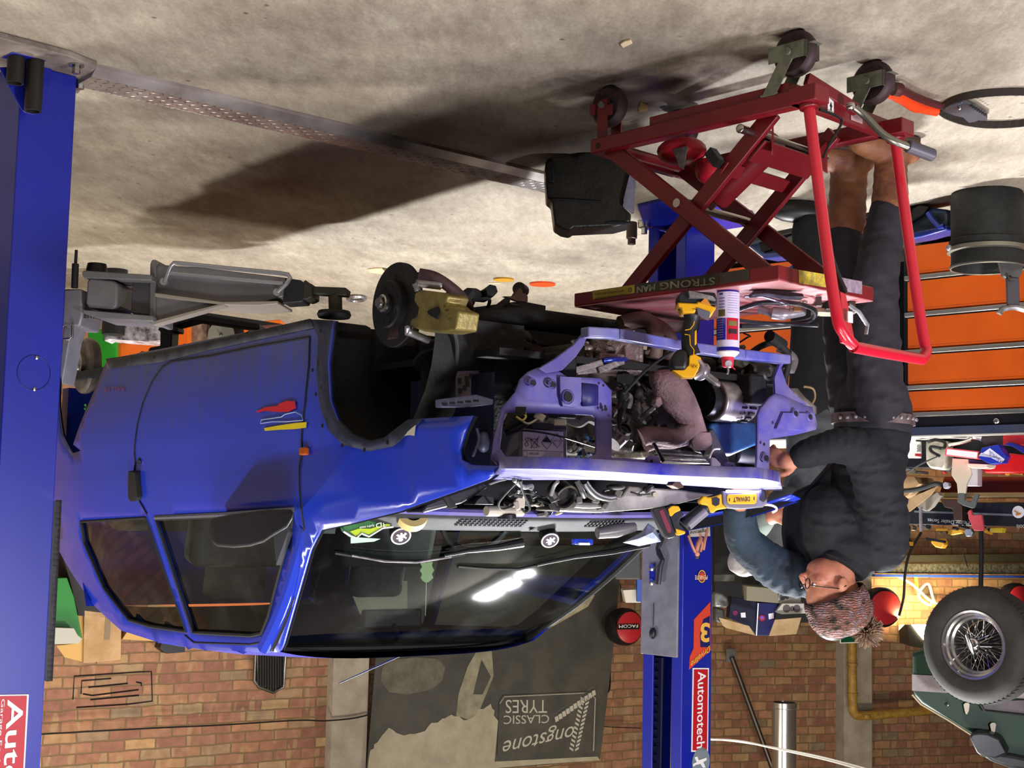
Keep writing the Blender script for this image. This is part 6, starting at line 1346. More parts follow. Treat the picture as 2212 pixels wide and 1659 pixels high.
# mug
mp0 = onb(1973, 951, -.10); mp0[2] = zt_; mr_ = .038; mh = .095
t = thing('mug', 'white mug with a chequered flag print at the end of the bench', 'mug', mp0, degB)
part('cup', MB().lathe([(0, .004), (mr_-.006, .004), (mr_-.004, mh), (mr_, mh), (mr_, 0), (0, 0)], mp0, up, 32), whi, t)
hv = V3((1, .15, 0)).normalized()
part('handle', MB().tube([mp0+hv*(mr_-.003)+V3((0, 0, .02)), mp0+hv*(mr_+.022)+V3((0, 0, .025)), mp0+hv*(mr_+.03)+V3((0, 0, .048)), mp0+hv*(mr_+.022)+V3((0, 0, .07)), mp0+hv*(mr_-.003)+V3((0, 0, .077))], .006, 8), whi, t)
def wrap(z0, z1, a0, a1, m, nm, r=mr_+.0008):
    base = math.atan2(-mp0[1], -mp0[0]); n = 6
    part(nm, MB().add([mp0+V3((r*math.cos(base+a0+(a1-a0)*i/n), r*math.sin(base+a0+(a1-a0)*i/n), z)) for i in range(n+1) for z in (z0, z1)], [(2*i, 2*i+2, 2*i+3, 2*i+1) for i in range(n)]), m, t, smooth=0)
wrap(.075, .088, -1.3, -.2, redl, 'print_band'); wrap(.008, .016, -1.3, -.3, blackp, 'print_band')
chk_ = MB(); base = math.atan2(-mp0[1], -mp0[0])
for i in range(7):
    for j in range(6):
        if (i+j) % 2:
            a_ = base-1.15+i*.1; z = .03+j*.006; chk_.add([mp0+V3(((mr_+.001)*math.cos(a_+da), (mr_+.001)*math.sin(a_+da), z+dz)) for da, dz in ((0, 0), (.1, 0), (.1, .006), (0, .006))], [(0, 1, 2, 3)])
part('chequer_print', chk_, blackp, t, smooth=0)
def bx(name, label, cat, L2, o, th, m, group=None, **k):
    mb = bpoly(L2, o, th); return solo(name, label, cat, mb, m, None, degB, group, bevel=k.pop('bevel', .002), **k)
clear = mat('cloudy_plastic', '#b9b5a2', .3, n2='#8d8a78', nscale=14)
bx('plastic_bottle', 'cloudy clear plastic tub beside the white mug on the bench', 'tub', [(1998, 952), (2045, 952), (2046, 1000), (2038, 1016), (2008, 1012), (1999, 1000)], -.14, .08, clear, bevel=.012)
bx('tool_case', 'brown and red lidded box lying on the bench behind the cartons', 'box', [(2122, 943), (2168, 942), (2168, 960), (2122, 960)], -.06, .12, mat('brown_case', '#33262a', .5))
bx('red_carton', 'bright red carton at the end of the bench beside the frame edge', 'carton', [(2166, 940), (2240, 938), (2240, 958), (2166, 961)], -.05, .12, mat('carton_red', '#b01c26', .5))
bx('red_carton', 'slim red and white parts carton lying in front of the scraper', 'carton', [(2043, 967), (2115, 975), (2112, 992), (2040, 984)], -.03, .07, mat('carton_rose', '#d0444e', .5))
lbp = bpoly([(2046, 970), (2112, 977), (2110, 990), (2044, 982)], -.028, .001); solo('paper_label', 'white printed label on the slim red parts carton', 'label', lbp, mat('paper', '#d9d4d6', .6), None, degB)
t = thing('parts_carton', 'blue and white boxed filter carton leaning among the red tubs', 'carton', onb(2140, 960, -.02), degB)
part('box', bpoly([(2120, 968), (2155, 960), (2172, 985), (2165, 1000), (2140, 1003), (2114, 990)], -.02, .06), mat('mahle_blue', '#1a2c9a', .4), t, bevel=.002)
part('box_face', bpoly([(2114, 985), (2138, 968), (2170, 992), (2163, 1000), (2120, 978)], -.017, .002), mat('carton_white', '#cfd0e2', .5), t)
a_ = onb(2166, 994, -.012); b_ = onb(2137, 973, -.012); text('writing', 'MAHLE', a_, b_, up, .022, mat('logo_navy', '#101c6a', .5), t)
bx('parts_carton', 'dark blue parts carton with white wave behind the leaning carton', 'carton', [(2168, 960), (2188, 965), (2212, 980), (2230, 985), (2230, 975), (2200, 962), (2180, 955)], -.0, .06, mat('carton_deepblue', '#141c78', .45))
bx('storage_tub', 'glossy red plastic tub at the back of the bench', 'tub', [(2118, 1015), (2160, 998), (2178, 978), (2240, 985), (2240, 1022), (2130, 1022)], -.22, .2, mat('tub_red', '#c01218', .35), bevel=.008)
bx('jar_lid', 'round cream lid lying beside the red tub', 'lid', [(2089, 1001), (2133, 1003), (2130, 1010), (2120, 1012), (2098, 1011), (2091, 1007)], -.08, .1, mat('lid_cream', '#d8c8b4', .5))
bx('scraper', 'long cream plastic tool with a grey forked head standing on the bench', 'tool', [(2057, 990), (2091, 992), (2098, 1025), (2088, 1045), (2085, 1066), (2069, 1066), (2067, 1045), (2055, 1026)], -.10, .015, mat('cream_plastic', '#b5ad98', .5))
sc_ = BP.shift(-.1)
bx('forked_tool', 'grey curved fork shaped tool head above the cream handle', 'tool', [(2070, 1064), (2084, 1064), (2083, 1080), (2096, 1085), (2106, 1066), (2114, 1068), (2104, 1095), (2100, 1098), (2080, 1092), (2068, 1084)], -.10, .02, mat('fork_grey', '#4c524f', .5))
bx('parts_box', 'white squared plastic box standing behind the cream tool', 'box', [(2090, 1005), (2112, 1005), (2112, 1050), (2086, 1050)], -.2, .05, mat('box_white', '#b5aeb2', .5))
bx('back_panel', 'orange painted board along the back of the bench', 'panel', [(2040, 1030), (2300, 1030), (2300, 1064), (2030, 1064)], -.55, .02, mat('panel_orange', '#a23c0e', .45))
bx('shelf', 'brown steel shelf above the orange board at the back of the bench', 'shelf', [(1900, 1064), (2300, 1063), (2300, 1074), (1900, 1074)], -.38, .2, mat('shelf_brown', '#6b5a36', .5))
bx('bench_dark_backing', 'black block added as dark backing at the back of the bench behind the mug', 'rack', [(1880, 947), (2300, 942), (2300, 1010), (1880, 1010)], -.23, .3, cab_k)  # added block: dark backing between the clutter, loose tools rest on it
# tool chest
t = thing('tool_chest', 'long black tool chest with pale lettering on the shelf above the bench', 'tool chest', onb(2060, 1090, -.4), degB)
part('body', bpoly([(1930, 1084), (2300, 1086), (2300, 1140), (1925, 1132)], -.42, .22), mat('chest_black', '#101418', .4), t, bevel=.004)
part('drawer_rail', bpoly([(1975, 1103), (2300, 1114), (2300, 1119), (1975, 1107)], -.415, .012), mat('rail_pale', '#6a7478', .4, .4), t)
lgc = mat('letter_grey', '#a8aaa8', .5)
text('writing', 'Master Dealer Series', onb(2094, 1127, -.41), onb(2004, 1120, -.41), up, .02, lgc, t)
text('writing', 'tools', onb(2218, 1134, -.41), onb(2196, 1133, -.41), up, .022, lgc, t)
part('round_sticker', MB().lathe([(.03, .0), (.03, .002), (0, .002)], onb(2200, 1106, -.412), nB, 24), mat('sticker_white', '#c9ccd0', .5), t)
part('sticker_swirl', MB().tube([onb(2192, 1104, -.405), onb(2198, 1108, -.405), onb(2196, 1113, -.405), onb(2205, 1110, -.405)], .004, 6), mat('swirl_orange', '#c9822c', .5), t)
# cardboard box and clutter
card = mat('cardboard', '#8f7048', .8, n2='#a58660', nscale=5); card2 = mat('cardboard_pale', '#a98d66', .85, n2='#94774f', nscale=8)
t = thing('cardboard_box', 'open brown cardboard box with a long flap at the back of the bench', 'box', onb(1960, 1060, -.3), degB)
part('side', bpoly([(1905, 1035), (1975, 1030), (1985, 1045), (1960, 1070), (1905, 1090)], -.3, .2), card, t); part('flap', bpoly([(1905, 1092), (1968, 1075), (2025, 1050), (2010, 1070), (1965, 1105), (1940, 1112), (1900, 1116)], -.26, .006), card2, t)
sm_ = [('bracket_tool', 'red painted steel bracket hanging over the black tool chest', 'tool', [(2090, 1105), (2096, 1100), (2100, 1112), (2120, 1112), (2125, 1147), (2103, 1146), (2092, 1120)], -.32, .02, mat('bracket_red', '#b8444a', .5)),
 ('glass_bulb', 'round clear lens on a black stem among the hoses', 'lamp', [(2036, 1045), (2040, 1041), (2048, 1043), (2050, 1050), (2044, 1056), (2038, 1055)], -.16, .03, mat('lens_pale', '#9a9aa0', .2)),
 ('brown_pot', 'brown metal funnel shaped part below the black tool chest', 'part', [(2030, 1078), (2070, 1078), (2078, 1095), (2078, 1125), (2060, 1125), (2058, 1100), (2040, 1095)], -.35, .05, mat('pot_brown', '#3c2a22', .5, .3)),
 ('padded_bag', 'crumpled clear bag hanging behind the cardboard flap', 'bag', [(1995, 1075), (2010, 1072), (2025, 1062), (2030, 1070), (2012, 1095), (2000, 1104), (1985, 1100), (1980, 1092)], -.32, .04, mat('bag_clear', '#8b8478', .3)),
 ('yellow_tool', 'yellow handled tool on top of the black tool chest', 'tool', [(2042, 1146), (2060, 1142), (2080, 1144), (2076, 1152), (2055, 1156), (2045, 1152)], -.45, .03, mat('tool_yellow', '#c99326', .5)),
 ('yellow_carton', 'small yellow carton on top of the black tool chest', 'carton', [(2138, 1140), (2165, 1140), (2163, 1151), (2138, 1150)], -.45, .05, mat('carton_yellow', '#c9b02a', .5)),
 ('tape_reel', 'round silver lid lying on top of the black chest', 'lid', [(2082, 1148), (2086, 1142), (2096, 1142), (2101, 1150), (2097, 1159), (2087, 1159)], -.43, .03, mat('lid_silver', '#a8adb5', .35, .5)),
 ('blue_tool', 'blue tool body at the end of the bench clutter', 'tool', [(2092, 993), (2130, 998), (2130, 1003), (2092, 1000)], -.1, .05, mat('tool_navy', '#23285c', .4))]
for a in sm_: bx(*a, bevel=.003)
def bt_(name, label, cat, pts, r, m, group=None): return solo(name, label, cat, MB().tube(bez([onb(x, y, o) for x, y, o in pts], 5), r, 8), m, None, degB, group)
bt_('brush', 'black long handled brush leaning across the bench clutter', 'brush', [(2028, 985, -.04), (1990, 1002, -.08), (1960, 1020, -.12), (1935, 1032, -.15)], .004, blackp)
bt_('hose', 'black hose curving in front of the cardboard box', 'hose', [(1905, 1052, -.2), (1950, 1060, -.2), (1990, 1055, -.2), (2020, 1045, -.2), (2035, 1048, -.18)], .012, rub)
bt_('ratchet', 'bright chrome ratchet lying along the bench edge', 'tool', [(2050, 962, -.04), (2080, 956, -.04), (2098, 950, -.04)], .009, steel)
bt_('breaker_bar', 'chrome socket bar with a round end near the brown case', 'tool', [(2090, 948, -.05), (2105, 944, -.05), (2122, 948, -.05)], .014, chrome)
bt_('black_strap', 'coiled black strap hanging above the mug', 'strap', [(2005, 955, -.06), (2020, 950, -.06), (2040, 955, -.06), (2038, 968, -.05), (2012, 965, -.05), (2012, 975, -.05), (2030, 985, -.05)], .008, rub)
bt_('stand_pole', 'thin grey stand pole rising from the bench to the chest top', 'pole', [(1989, 1095, -.3), (1989, 1120, -.3), (1990, 1148, -.3)], .009, silver)
bt_('stand_pole', 'black post rising from the chest past the wire wheel', 'pole', [(2119, 1147, -.4), (2120, 1200, -.4), (2118, 1300, -.4)], .012, blk)
bt_('metal_rod', 'thin steel rod slanting down from the perforated tray', 'rod', [(2072, 1160, -.5), (2080, 1190, -.5), (2090, 1225, -.5)], .003, dsteel)
random.seed(11)
seen = set(); cols = [('bright steel', steel), ('dull grey', dsteel), ('black', blk), ('polished', chrome), ('yellow', MATS['tool_yellow']), ('red', MATS['carton_red'])]
for i in range(40):
    x = random.uniform(1915, 2205); hi = i % 2 == 0; y = random.uniform(1139, 1148) if hi else random.uniform(1012, 1020)
    o = -.45 if hi else -.29; p = onb(x, y, o); q_ = p + V3((random.uniform(-.07, .07), random.uniform(-.05, .05), random.uniform(-.012, .012)))
    nm, wd = [('spanner', 'slim %s spanner'), ('socket', 'stubby %s socket'), ('file_tool', 'long %s file')][i % 3]; cn, m = cols[random.randrange(6)]
    if hi: place = 'on the black chest ' + ('by the mechanic' if x < 1960 else 'by the grey stand pole' if x < 2010 else 'by the yellow handled tool' if x < 2080 else 'by the silver lid' if x < 2125 else 'by the small yellow carton')
    else: place = 'at the back of the bench ' + ('behind the mug' if x < 1990 else 'behind the cloudy tub' if x < 2050 else 'by the cream tool' if x < 2100 else 'by the red tub')
    lb = wd % cn + ' ' + place
    if lb in seen: continue
    seen.add(lb); r_ = {'spanner': .007, 'socket': .014, 'file_tool': .009}[nm]
    if nm == 'socket': q_ = p + (q_-p)*.6
    solo(nm, lb, nm.replace('_', ' '), MB().cyl(p, q_, r_, n=8), m, None, 0, 'loose tools on the black chest' if hi else 'loose tools at the back of the bench')
t = thing('cordless_tool', 'yellow and black cordless tool hanging below the chest by the mechanic', 'tool', onb(1952, 1150, -.3), degB)
part('body', bpoly([(1948, 1135), (1958, 1135), (1957, 1165), (1962, 1168), (1961, 1184), (1944, 1184), (1946, 1166)], -.3, .05), blackp, t, bevel=.006); part('battery', bpoly([(1944, 1170), (1962, 1170), (1961, 1179), (1943, 1179)], -.295, .06), MATS['tool_yellow'], t, bevel=.003)
t = thing('cordless_tool', 'yellow and silver cordless tool hanging under the chest shelf', 'tool', onb(2020, 1175, -.4), degB)
part('body', bpoly([(2012, 1165), (2035, 1163), (2040, 1175), (2034, 1185), (2020, 1182), (2010, 1172)], -.4, .05), MATS['tool_yellow'], t, bevel=.006); part('band', bpoly([(2000, 1161), (2040, 1168), (2039, 1173), (2000, 1166)], -.385, .02), blackp, t)
# ---- removed bumper and splitter in front of the bench
t = thing('bumper', 'blue front bumper of the hatchback lying on the floor along the bench', 'bumper', onz(1800, 480))
bdir = (onz(1990, 445)-onz(1610, 522)).normalized(); bnn = V3((-bdir[1], bdir[0], 0)); bnn = -bnn if bnn[1] > 0 else bnn
UP_ = Pl(onz(1700, 500), bnn)
def ub(L2, o=0): return [UP_.pt(x, y, o) for x, y in L2]
buc = mat('bumper_blue', '#1c2f8c', .35, coat=.3, n2='#23366f', nscale=5); bud = mat('bumper_dull', '#263a5c', .5)
part('shell', MB().prism(ub([(1600, 520), (1770, 484), (1870, 468), (1990, 446), (2045, 452), (2046, 480), (2000, 505), (1900, 530), (1800, 545), (1690, 556), (1640, 552)]), -bnn, .12), bud, t, bevel=.012)
part('chin', MB().prism(ub([(1590, 518), (1770, 476), (1870, 458), (1960, 445), (1960, 455), (1870, 470), (1770, 488), (1600, 530)], .04), -bnn, .1), blackp, t, bevel=.004)
part('upper_edge', MB().prism(ub([(1640, 548), (1720, 542), (1800, 532), (1900, 518), (2000, 496), (2045, 486), (2045, 496), (1990, 512), (1880, 532), (1760, 548), (1650, 560)], .03), -bnn, .1), buc, t, bevel=.006)
part('splitter_strip', MB().prism(ub([(1640, 512), (1680, 503), (1760, 488), (1762, 492), (1680, 508), (1642, 517)], .035), -bnn, .02), silver, t)
for L2 in ([(1643, 524), (1674, 510), (1668, 540), (1648, 545)], [(1726, 505), (1758, 496), (1752, 530), (1722, 538)], [(1700, 515), (1722, 505), (1716, 540), (1700, 544)]): part('grille_opening', MB().prism(ub(L2, .004), bnn, .01), seam if L2[0][0] != 1700 else mat('olive_gap', '#5a5a48', .6), t)
part('bent_flap', MB().prism(ub([(1700, 580), (1730, 560), (1775, 545), (1770, 553), (1740, 572), (1712, 585)], .0), -bnn, .03), buc, t)
t = thing('bumper_trim', 'black and clear angular trim piece with a blue edge by the bench foot', 'trim', onz(1980, 448))
part('wing', MB().prism(ub([(1962, 455), (1985, 443), (2005, 446), (1995, 462), (1965, 482)], .02), -bnn, .05), blackp, t, bevel=.003)
part('lamp_shell', MB().prism(ub([(1965, 484), (1998, 463), (2010, 458), (2046, 460), (2046, 490), (1965, 502)], .0), -bnn, .06), mat('smoked_plastic', '#3d4a58', .3), t, bevel=.004)
part('blue_edge', MB().tube(ub([(2005, 460), (2015, 475), (2030, 490), (2040, 488)], .03), .012, 8), buc, t)
# ---- black bucket
b0 = onz(2132, 418); b0[2] = 0; rB = .148
t = thing('bucket', 'matt black tall round canister with steel rim on the floor before the cabinets', 'canister', b0)
part('wall', MB().lathe([(0, 0), (rB-.006, 0), (rB, .012), (rB, .20), (rB+.008, .205), (rB+.008, .235), (rB, .24), (rB, .30), (rB+.008, .315), (rB+.002, .317), (rB-.008, .30), (rB-.008, .02), (0, .02)], b0, up, 48), mat('canister_black', '#141614', .7, n2='#242624', nscale=7, bump=.3), t)
part('clamp_band', MB().lathe([(rB+.002, .232), (rB+.016, .236), (rB+.016, .252), (rB+.002, .256)], b0, up, 48, close=True), mat('clamp_steel', '#8d8a7a', .4, .7), t); part('rim', MB().tube([b0+V3(((rB+.002)*math.cos(a), (rB+.002)*math.sin(a), .319)) for a in [2*PI*i/40 for i in range(40)]], .004, 6, closed=True), MATS['clamp_steel'], t)
part('bolt', MB().sph(b0+V3((rB+.02, -.02, .24)), .014), silver, t)
part('leaf', MB().prism([b0+V3((x, -rB+.01-.0*y, z)) for x, y, z in ((.03, 0, -.0+.001), (0, 0, .012), (-.03, 0, .005), (-.01, 0, .001))], (0, -1, 0), .002), mat('dry_leaf', '#a89a50', .8), t)
t = thing('clamp_tool', 'grey steel clamp with a hooked foot sticking up out of the black canister', 'tool', b0+V3((-.05, 0, .02)))
Qc = Pl(b0+V3((0, -.04, 0)), (0, -1, 0))
part('jaw', MB().prism([Qc.pt(x, y) for x, y in ((2158, 560), (2212, 556), (2208, 590), (2201, 600), (2198, 601), (2175, 601), (2168, 596))], -Qc.n, .03), mat('clamp_grey', '#6b6966', .4, .6), t, bevel=.003)
part('shank', MB().prism([Qc.pt(x, y, .01) for x, y in ((2175, 598), (2202, 600), (2203, 662), (2177, 661))], -Qc.n, .02), mat('shank_grey', '#56545a', .4, .6), t, bevel=.003)
part('foot', MB().tube(bez([Qc.pt(2158, 678, .01), Qc.pt(2166, 668, .01), Qc.pt(2190, 664, .01), Qc.pt(2215, 670, .01)], 4), .012, 8), silver, t)
part('screw', MB().cyl(Qc.pt(2180, 597, .02), Qc.pt(2186, 607, .03), .008), steel, t)
# ================================================================ tools on the red table
def pon(x, y, z): p = onz(x, y, z); p[2] = z; return p
yw = mat('tool_bright_yellow', '#d9a012', .4); bkt = mat('tool_black', '#15161a', .5); gyt = mat('tool_grey', '#5a5a64', .45); tz = .741
# impact wrench standing on its battery
ib = onz(1525, 632, .76); YI = ib[1]
def I(x, y, o=0): return atY(x, y, YI+o)
t = thing('ratchet_wrench', 'yellow and black cordless right angle wrench standing on its battery on the red table', 'power tool', V3((ib[0], ib[1], tz)))
def ip(name, L2, o, th, m, **k): return part(name, MB().prism([I(x, y, o) for x, y in L2], (0, 1, 0), th), m, t, bevel=k.pop('bevel', .004), **k)
ip('battery', [(1465, 640), (1470, 632), (1485, 628), (1545, 632), (1549, 645), (1548, 660), (1466, 656)], -.035, .075, bkt)
bt2 = ip('battery_latch', [(1464, 653), (1505, 655), (1508, 650), (1548, 664), (1536, 684), (1504, 668), (1502, 676), (1474, 676), (1472, 664), (1465, 662)], -.04, .08, yw)
ip('battery_window', [(1505, 664), (1535, 674), (1531, 692), (1508, 680)], -.044, .01, gyt, bevel=.001)
ip('battery_point', [(1512, 654), (1522, 644), (1528, 646), (1536, 660)], -.044, .01, mat('tool_amber', '#c07c28', .4), bevel=.001)
part('handle', MB().tube(bez([I(1496, 672), I(1494, 690), I(1489, 715), I(1489, 745), I(1494, 768)], 4), [.042, .034, .027, .024, .022, .021, .021, .021, .021, .022, .022, .023, .023, .024, .025, .026, .027], 16), bkt, t)
part('grip_line', MB().tube([I(1480, 713, -.026), I(1491, 711, -.028), I(1498, 702, -.028), I(1500, 694, -.03)], .0015, 5).tube([I(1479, 722, -.025), I(1490, 724, -.026), I(1491, 745, -.026), I(1499, 756, -.027), I(1498, 768, -.028)], .0015, 5), yw, t)
ip('trigger', [(1500, 715), (1505, 712), (1505, 742), (1500, 748)], -.02, .03, yw, bevel=.002)
ip('head', [(1489, 768), (1500, 764), (1514, 772), (1516, 780), (1508, 800), (1500, 815), (1475, 815), (1458, 803), (1452, 799), (1478, 798), (1488, 788)], -.028, .056, yw, bevel=.008, seg=3)
ip('motor_cap', [(1450, 775), (1462, 755), (1480, 752), (1486, 762), (1488, 780), (1484, 800), (1454, 800), (1449, 790)], -.036, .07, blackp, bevel=.012, seg=3)
text('writing', 'XR', I(1507, 788, -.032), I(1492, 787, -.032), (0, 0, 1), .01, bkt, t)
part('chuck', MB().lathe([(.0, -.012), (.024, -.012), (.028, 0), (.024, .012), (.015, .018), (.0105, .02), (.0105, .052), (.007, .052), (0, .05)], I(1516, 803), (I(1540, 821)-I(1516, 803)), 24), silver, t)
part('collar', MB().tube([I(1508, 777, -.02), I(1518, 790, -.025), I(1517, 806, -.022), I(1500, 817, -.015)], .008, 8), mat('tool_silver', '#b8b4c4', .25, .8), t)
# spray can, standing upright on the table
sc0 = pon(1573, 629, tz); rC = .0325; PXM = FOC/sc0[1]
zC = atY(1573, 759, sc0[1])[2]-tz
t = thing('spray_can', 'blue and white aerosol can with a red nozzle standing on the red table', 'aerosol can', sc0)
part('can', MB().lathe([(0, 0), (rC-.002, 0), (rC, .003), (rC, zC), (rC-.002, zC+.002), (0, zC+.002)], sc0, up, 80), mat('can_blue', '#20188c', .25, coat=.3), t)
base = math.atan2(-sc0[1], -sc0[0])
def cwrap(nm, a0, a1, z0, z1, m, r=.0007):
    n = 40; mb = MB(); mb.add([sc0+V3(((rC+r)*math.cos(base+a0+(a1-a0)*i/n), (rC+r)*math.sin(base+a0+(a1-a0)*i/n), z)) for i in range(n+1) for z in (z0, z1)], [(2*i, 2*i+2, 2*i+3, 2*i+1) for i in range(n)]); part(nm, mb, m, t, smooth=0)
wl_ = mat('can_white', '#c9c4de', .3); rd_ = mat('can_red', '#b51a30', .3)
# angle grows towards the room's right = left side of the picture
cwrap('label_white', -2.6, 1.45, .006, zC-.010, wl_); cwrap('label_blue', .25, 1.45, .085*zC/.185, .60*zC/.6*.58, MATS['can_blue'], .0008) if False else cwrap('label_blue', .18, 1.35, .47*zC, .83*zC, MATS['can_blue'], .0011)
cwrap('label_red', -1.05, .12, .47*zC, .83*zC, rd_, .0011)
cwrap('label_photo', -.85, -.05, .52*zC, .60*zC, mat('can_olive', '#6c6a3a', .4), .0016); cwrap('label_photo', -.85, -.05, .65*zC, .73*zC, mat('can_darkphoto', '#2a2228', .4), .0016)
cwrap('label_photo', .25, .95, .33*zC, .44*zC, mat('can_photo', '#58502c', .4), .0016)
for i in range(4): cwrap('label_lines', .3, .9, (.13+i*.05)*zC, (.13+i*.05+.022)*zC, mat('can_lilac', '#7a78b8', .4), .0016)
cwrap('label_mark', .45, .85, .055*zC, .085*zC, mat('can_blue2', '#2a3a90', .4), .0016)
for i in range(9): cwrap('label_text', -.95, .0, (.06+i*.04)*zC, (.06+i*.04+.008)*zC, mat('can_textgrey', '#9c98b4', .4), .0016)
for i in range(8): cwrap('label_text', .4, 1.1, (.50+i*.04)*zC, (.50+i*.04+.010)*zC, MATS['can_lilac'], .0016)
part('dome', MB().lathe([(rC-.001, zC), (rC+.001, zC+.004), (rC-.004, zC+.010), (.02, zC+.017), (0, zC+.018)], sc0, up, 36), whi, t)
nz_ = part('nozzle', MB().lathe([(.019, zC+.012), (.017, zC+.035), (.0165, zC+.044), (.012, zC+.047), (0, zC+.047)], sc0, up, 28), mat('nozzle_red', '#d03048', .35), t)
part('nozzle_tip', MB().cyl(sc0+V3((0, -.012, zC+.036)), sc0+V3((.0, -.018, zC+.038)), .010, n=20).tube([sc0+V3((0, 0, zC+.045)), sc0+V3((-.002, 0, zC+.055)), sc0+V3((.0, 0, zC+.066))], .0035, 8), silver, nz_)
part('nozzle_tail', MB().tube([sc0+V3((-.01, -.01, zC+.045)), sc0+V3((-.02, -.012, zC+.054))], .002, 6), MATS['nozzle_red'], nz_)
# coiled brake hoses and bits on the far end of the platform
def tbl(x, y, z=.75): return onz(x, y, z)
def pt_(x, y, Y): return atY(x, y, Y)
hs_ = mat('hose_sheen', '#26262e', .3)
def coil(name, label, cat, pts, r, m, group=None, n=6): return solo(name, label, cat, MB().tube(bez([pt_(*p) for p in pts], n), r, 10), m, group=group)
coil('coiled_hose', 'black rubber hose coiled in a wide loop on the red table', 'hose', [(1597, 668, 4.15), (1640, 655, 4.1), (1690, 653, 4.1), (1740, 660, 4.12), (1761, 674, 4.2), (1752, 690, 4.32), (1720, 698, 4.38), (1660, 702, 4.4), (1600, 704, 4.36)], .0075, hs_)
coil('coiled_hose', 'second black hose lying straight behind the coiled hose', 'hose', [(1596, 692, 4.2), (1640, 697, 4.3), (1700, 700, 4.34), (1768, 703, 4.3)], .006, hs_)
coil('metal_pipe', 'bright metal brake pipe bent along the table beside the spray can', 'pipe', [(1608, 641, 4.05), (1640, 640, 4.06), (1680, 650, 4.08), (1702, 658, 4.08)], .0045, mat('pipe_lilac', '#8f8aa8', .2, .8))
solo('metal_channel', 'dark shiny folded metal channel lying on the near corner of the red table', 'channel', MB().prism([pt_(x, y, 4.0) for x, y in ((1624, 630), (1662, 624), (1735, 634), (1737, 643), (1690, 640), (1660, 634), (1626, 638))], (0, 1, 0), .05), mat('channel_dark', '#3c3a42', .25, .8), bevel=.002)
solo('square_bar', 'short dark square peg standing on the red table', 'peg', MB().box(pt_(1768, 651, 4.1), (.016, .016, .028)), dsteel, bevel=.001)
t = thing('bracket_block', 'ribbed alternator bracket with pale base lying near the table edge', 'bracket', pon(1800, 662, tz))
part('base', MB().box(pt_(1800, 675, 4.25), (.12, .08, .014)), mat('pale_alu', '#a09c88', .4, .5), t, bevel=.002); fb = MB()
for i in range(6): fb.box(pt_(1800, 658+i*2.4, 4.22), (.055, .07, .002))
part('fins', fb, blk, t); part('side_block', MB().box(pt_(1838, 664, 4.2), (.02, .04, .032)), dsteel, t, bevel=.002)
solo('coolant_elbow', 'pale cast coolant elbow lying in the loop of the hose', 'fitting', MB().tube(bez([pt_(1640, 668, 4.3), (pt_(1670, 676, 4.28)), pt_(1700, 678, 4.28), pt_(1735, 672, 4.3)], 5), [.012]*5+[.02]*5+[.016]*6, 12), mat('elbow_grey', '#8b8890', .35, .5))
solo('hose_connector', 'brass and black connector inside the hose loop', 'fitting', MB().box(pt_(1722, 668, 4.2), (.022, .02, .012)).cyl(pt_(1707, 660, 4.2), pt_(1706, 673, 4.2), .0022, n=8).cyl(pt_(1730, 662, 4.2), pt_(1729, 673, 4.2), .0022, n=8), mat('brass', '#8a6844', .4, .6))
solo('metal_clip', 'flat silver clip lying under the cordless wrench', 'clip', MB().prism([I(x, y, -.06) for x, y in ((1488, 628), (1500, 630), (1540, 640), (1547, 648), (1520, 643), (1490, 642))], (0, 1, 0), .03), silver)
random.seed(5)
for i in range(8):
    x = random.uniform(1612, 1750); p = pt_(x, 648+random.uniform(-4, 12), 4.14+random.uniform(-.03, .05)); p[2] = max(p[2], .75)
    solo('small_bolt', 'small shiny bolt scattered among the hoses on the red table', 'bolt', MB().cyl(p, p+V3((random.uniform(-.02, .02), random.uniform(-.02, .02), .004)), .004, n=8).cyl(p-V3((0, 0, .001)), p+V3((0, 0, .004)), .007, n=6), steel, group='bolts among the hoses')
# ================================================================ torch on the slam panel
YT = 4.72
def TP(x, y, o=0): return atY(x, y, YT+o)
TC = thing('work_torch', 'yellow and grey cordless work torch lit on the slam panel of the blue car', 'torch', TP(1600, 1062))
def tt2(name, L2, o, th, m, **k): return part(name, MB().prism([TP(x, y, o) for x, y in L2], (0, 1, 0), th), m, TC, bevel=k.pop('bevel', .006), **k)
tgr = mat('torch_grey', '#6d6a70', .45)
hd2 = tt2('head', [(1560, 1060), (1572, 1064), (1635, 1062), (1650, 1058), (1656, 1066), (1658, 1088), (1648, 1096), (1600, 1100), (1575, 1098), (1562, 1090)], -.03, .06, tgr, seg=3)
tt2('head_panel', [(1570, 1072), (1573, 1068), (1633, 1066), (1636, 1070), (1634, 1086), (1630, 1089), (1576, 1089), (1571, 1084)], -.036, .01, yw, bevel=.002)
text('writing', 'DEWALT', TP(1620, 1073, -.0375), TP(1584, 1075, -.0375), (0, 0, 1), .015, bkt, TC, bold=.02)
tt2('vent_slots', [(1575, 1076), (1577, 1076), (1577, 1083), (1575, 1083)], -.0375, .002, bkt, bevel=0); tt2('vent_slots', [(1628, 1073), (1630, 1073), (1630, 1080), (1628, 1080)], -.0375, .002, bkt, bevel=0)
tt2('end_cap', [(1641, 1058), (1648, 1055), (1655, 1060), (1657, 1078), (1650, 1086), (1640, 1080)], -.034, .068, bkt, bevel=.006)
nk = tt2('neck', [(1509, 1082), (1520, 1070), (1530, 1074), (1545, 1072), (1560, 1066), (1561, 1088), (1572, 1098), (1548, 1102), (1541, 1109), (1533, 1104), (1528, 1092), (1514, 1090)], -.024, .048, yw, seg=3)
tt2('neck_badge', [(1538, 1076), (1548, 1073), (1555, 1078), (1554, 1090), (1546, 1094), (1539, 1090)], -.028, .006, bkt, bevel=.001)
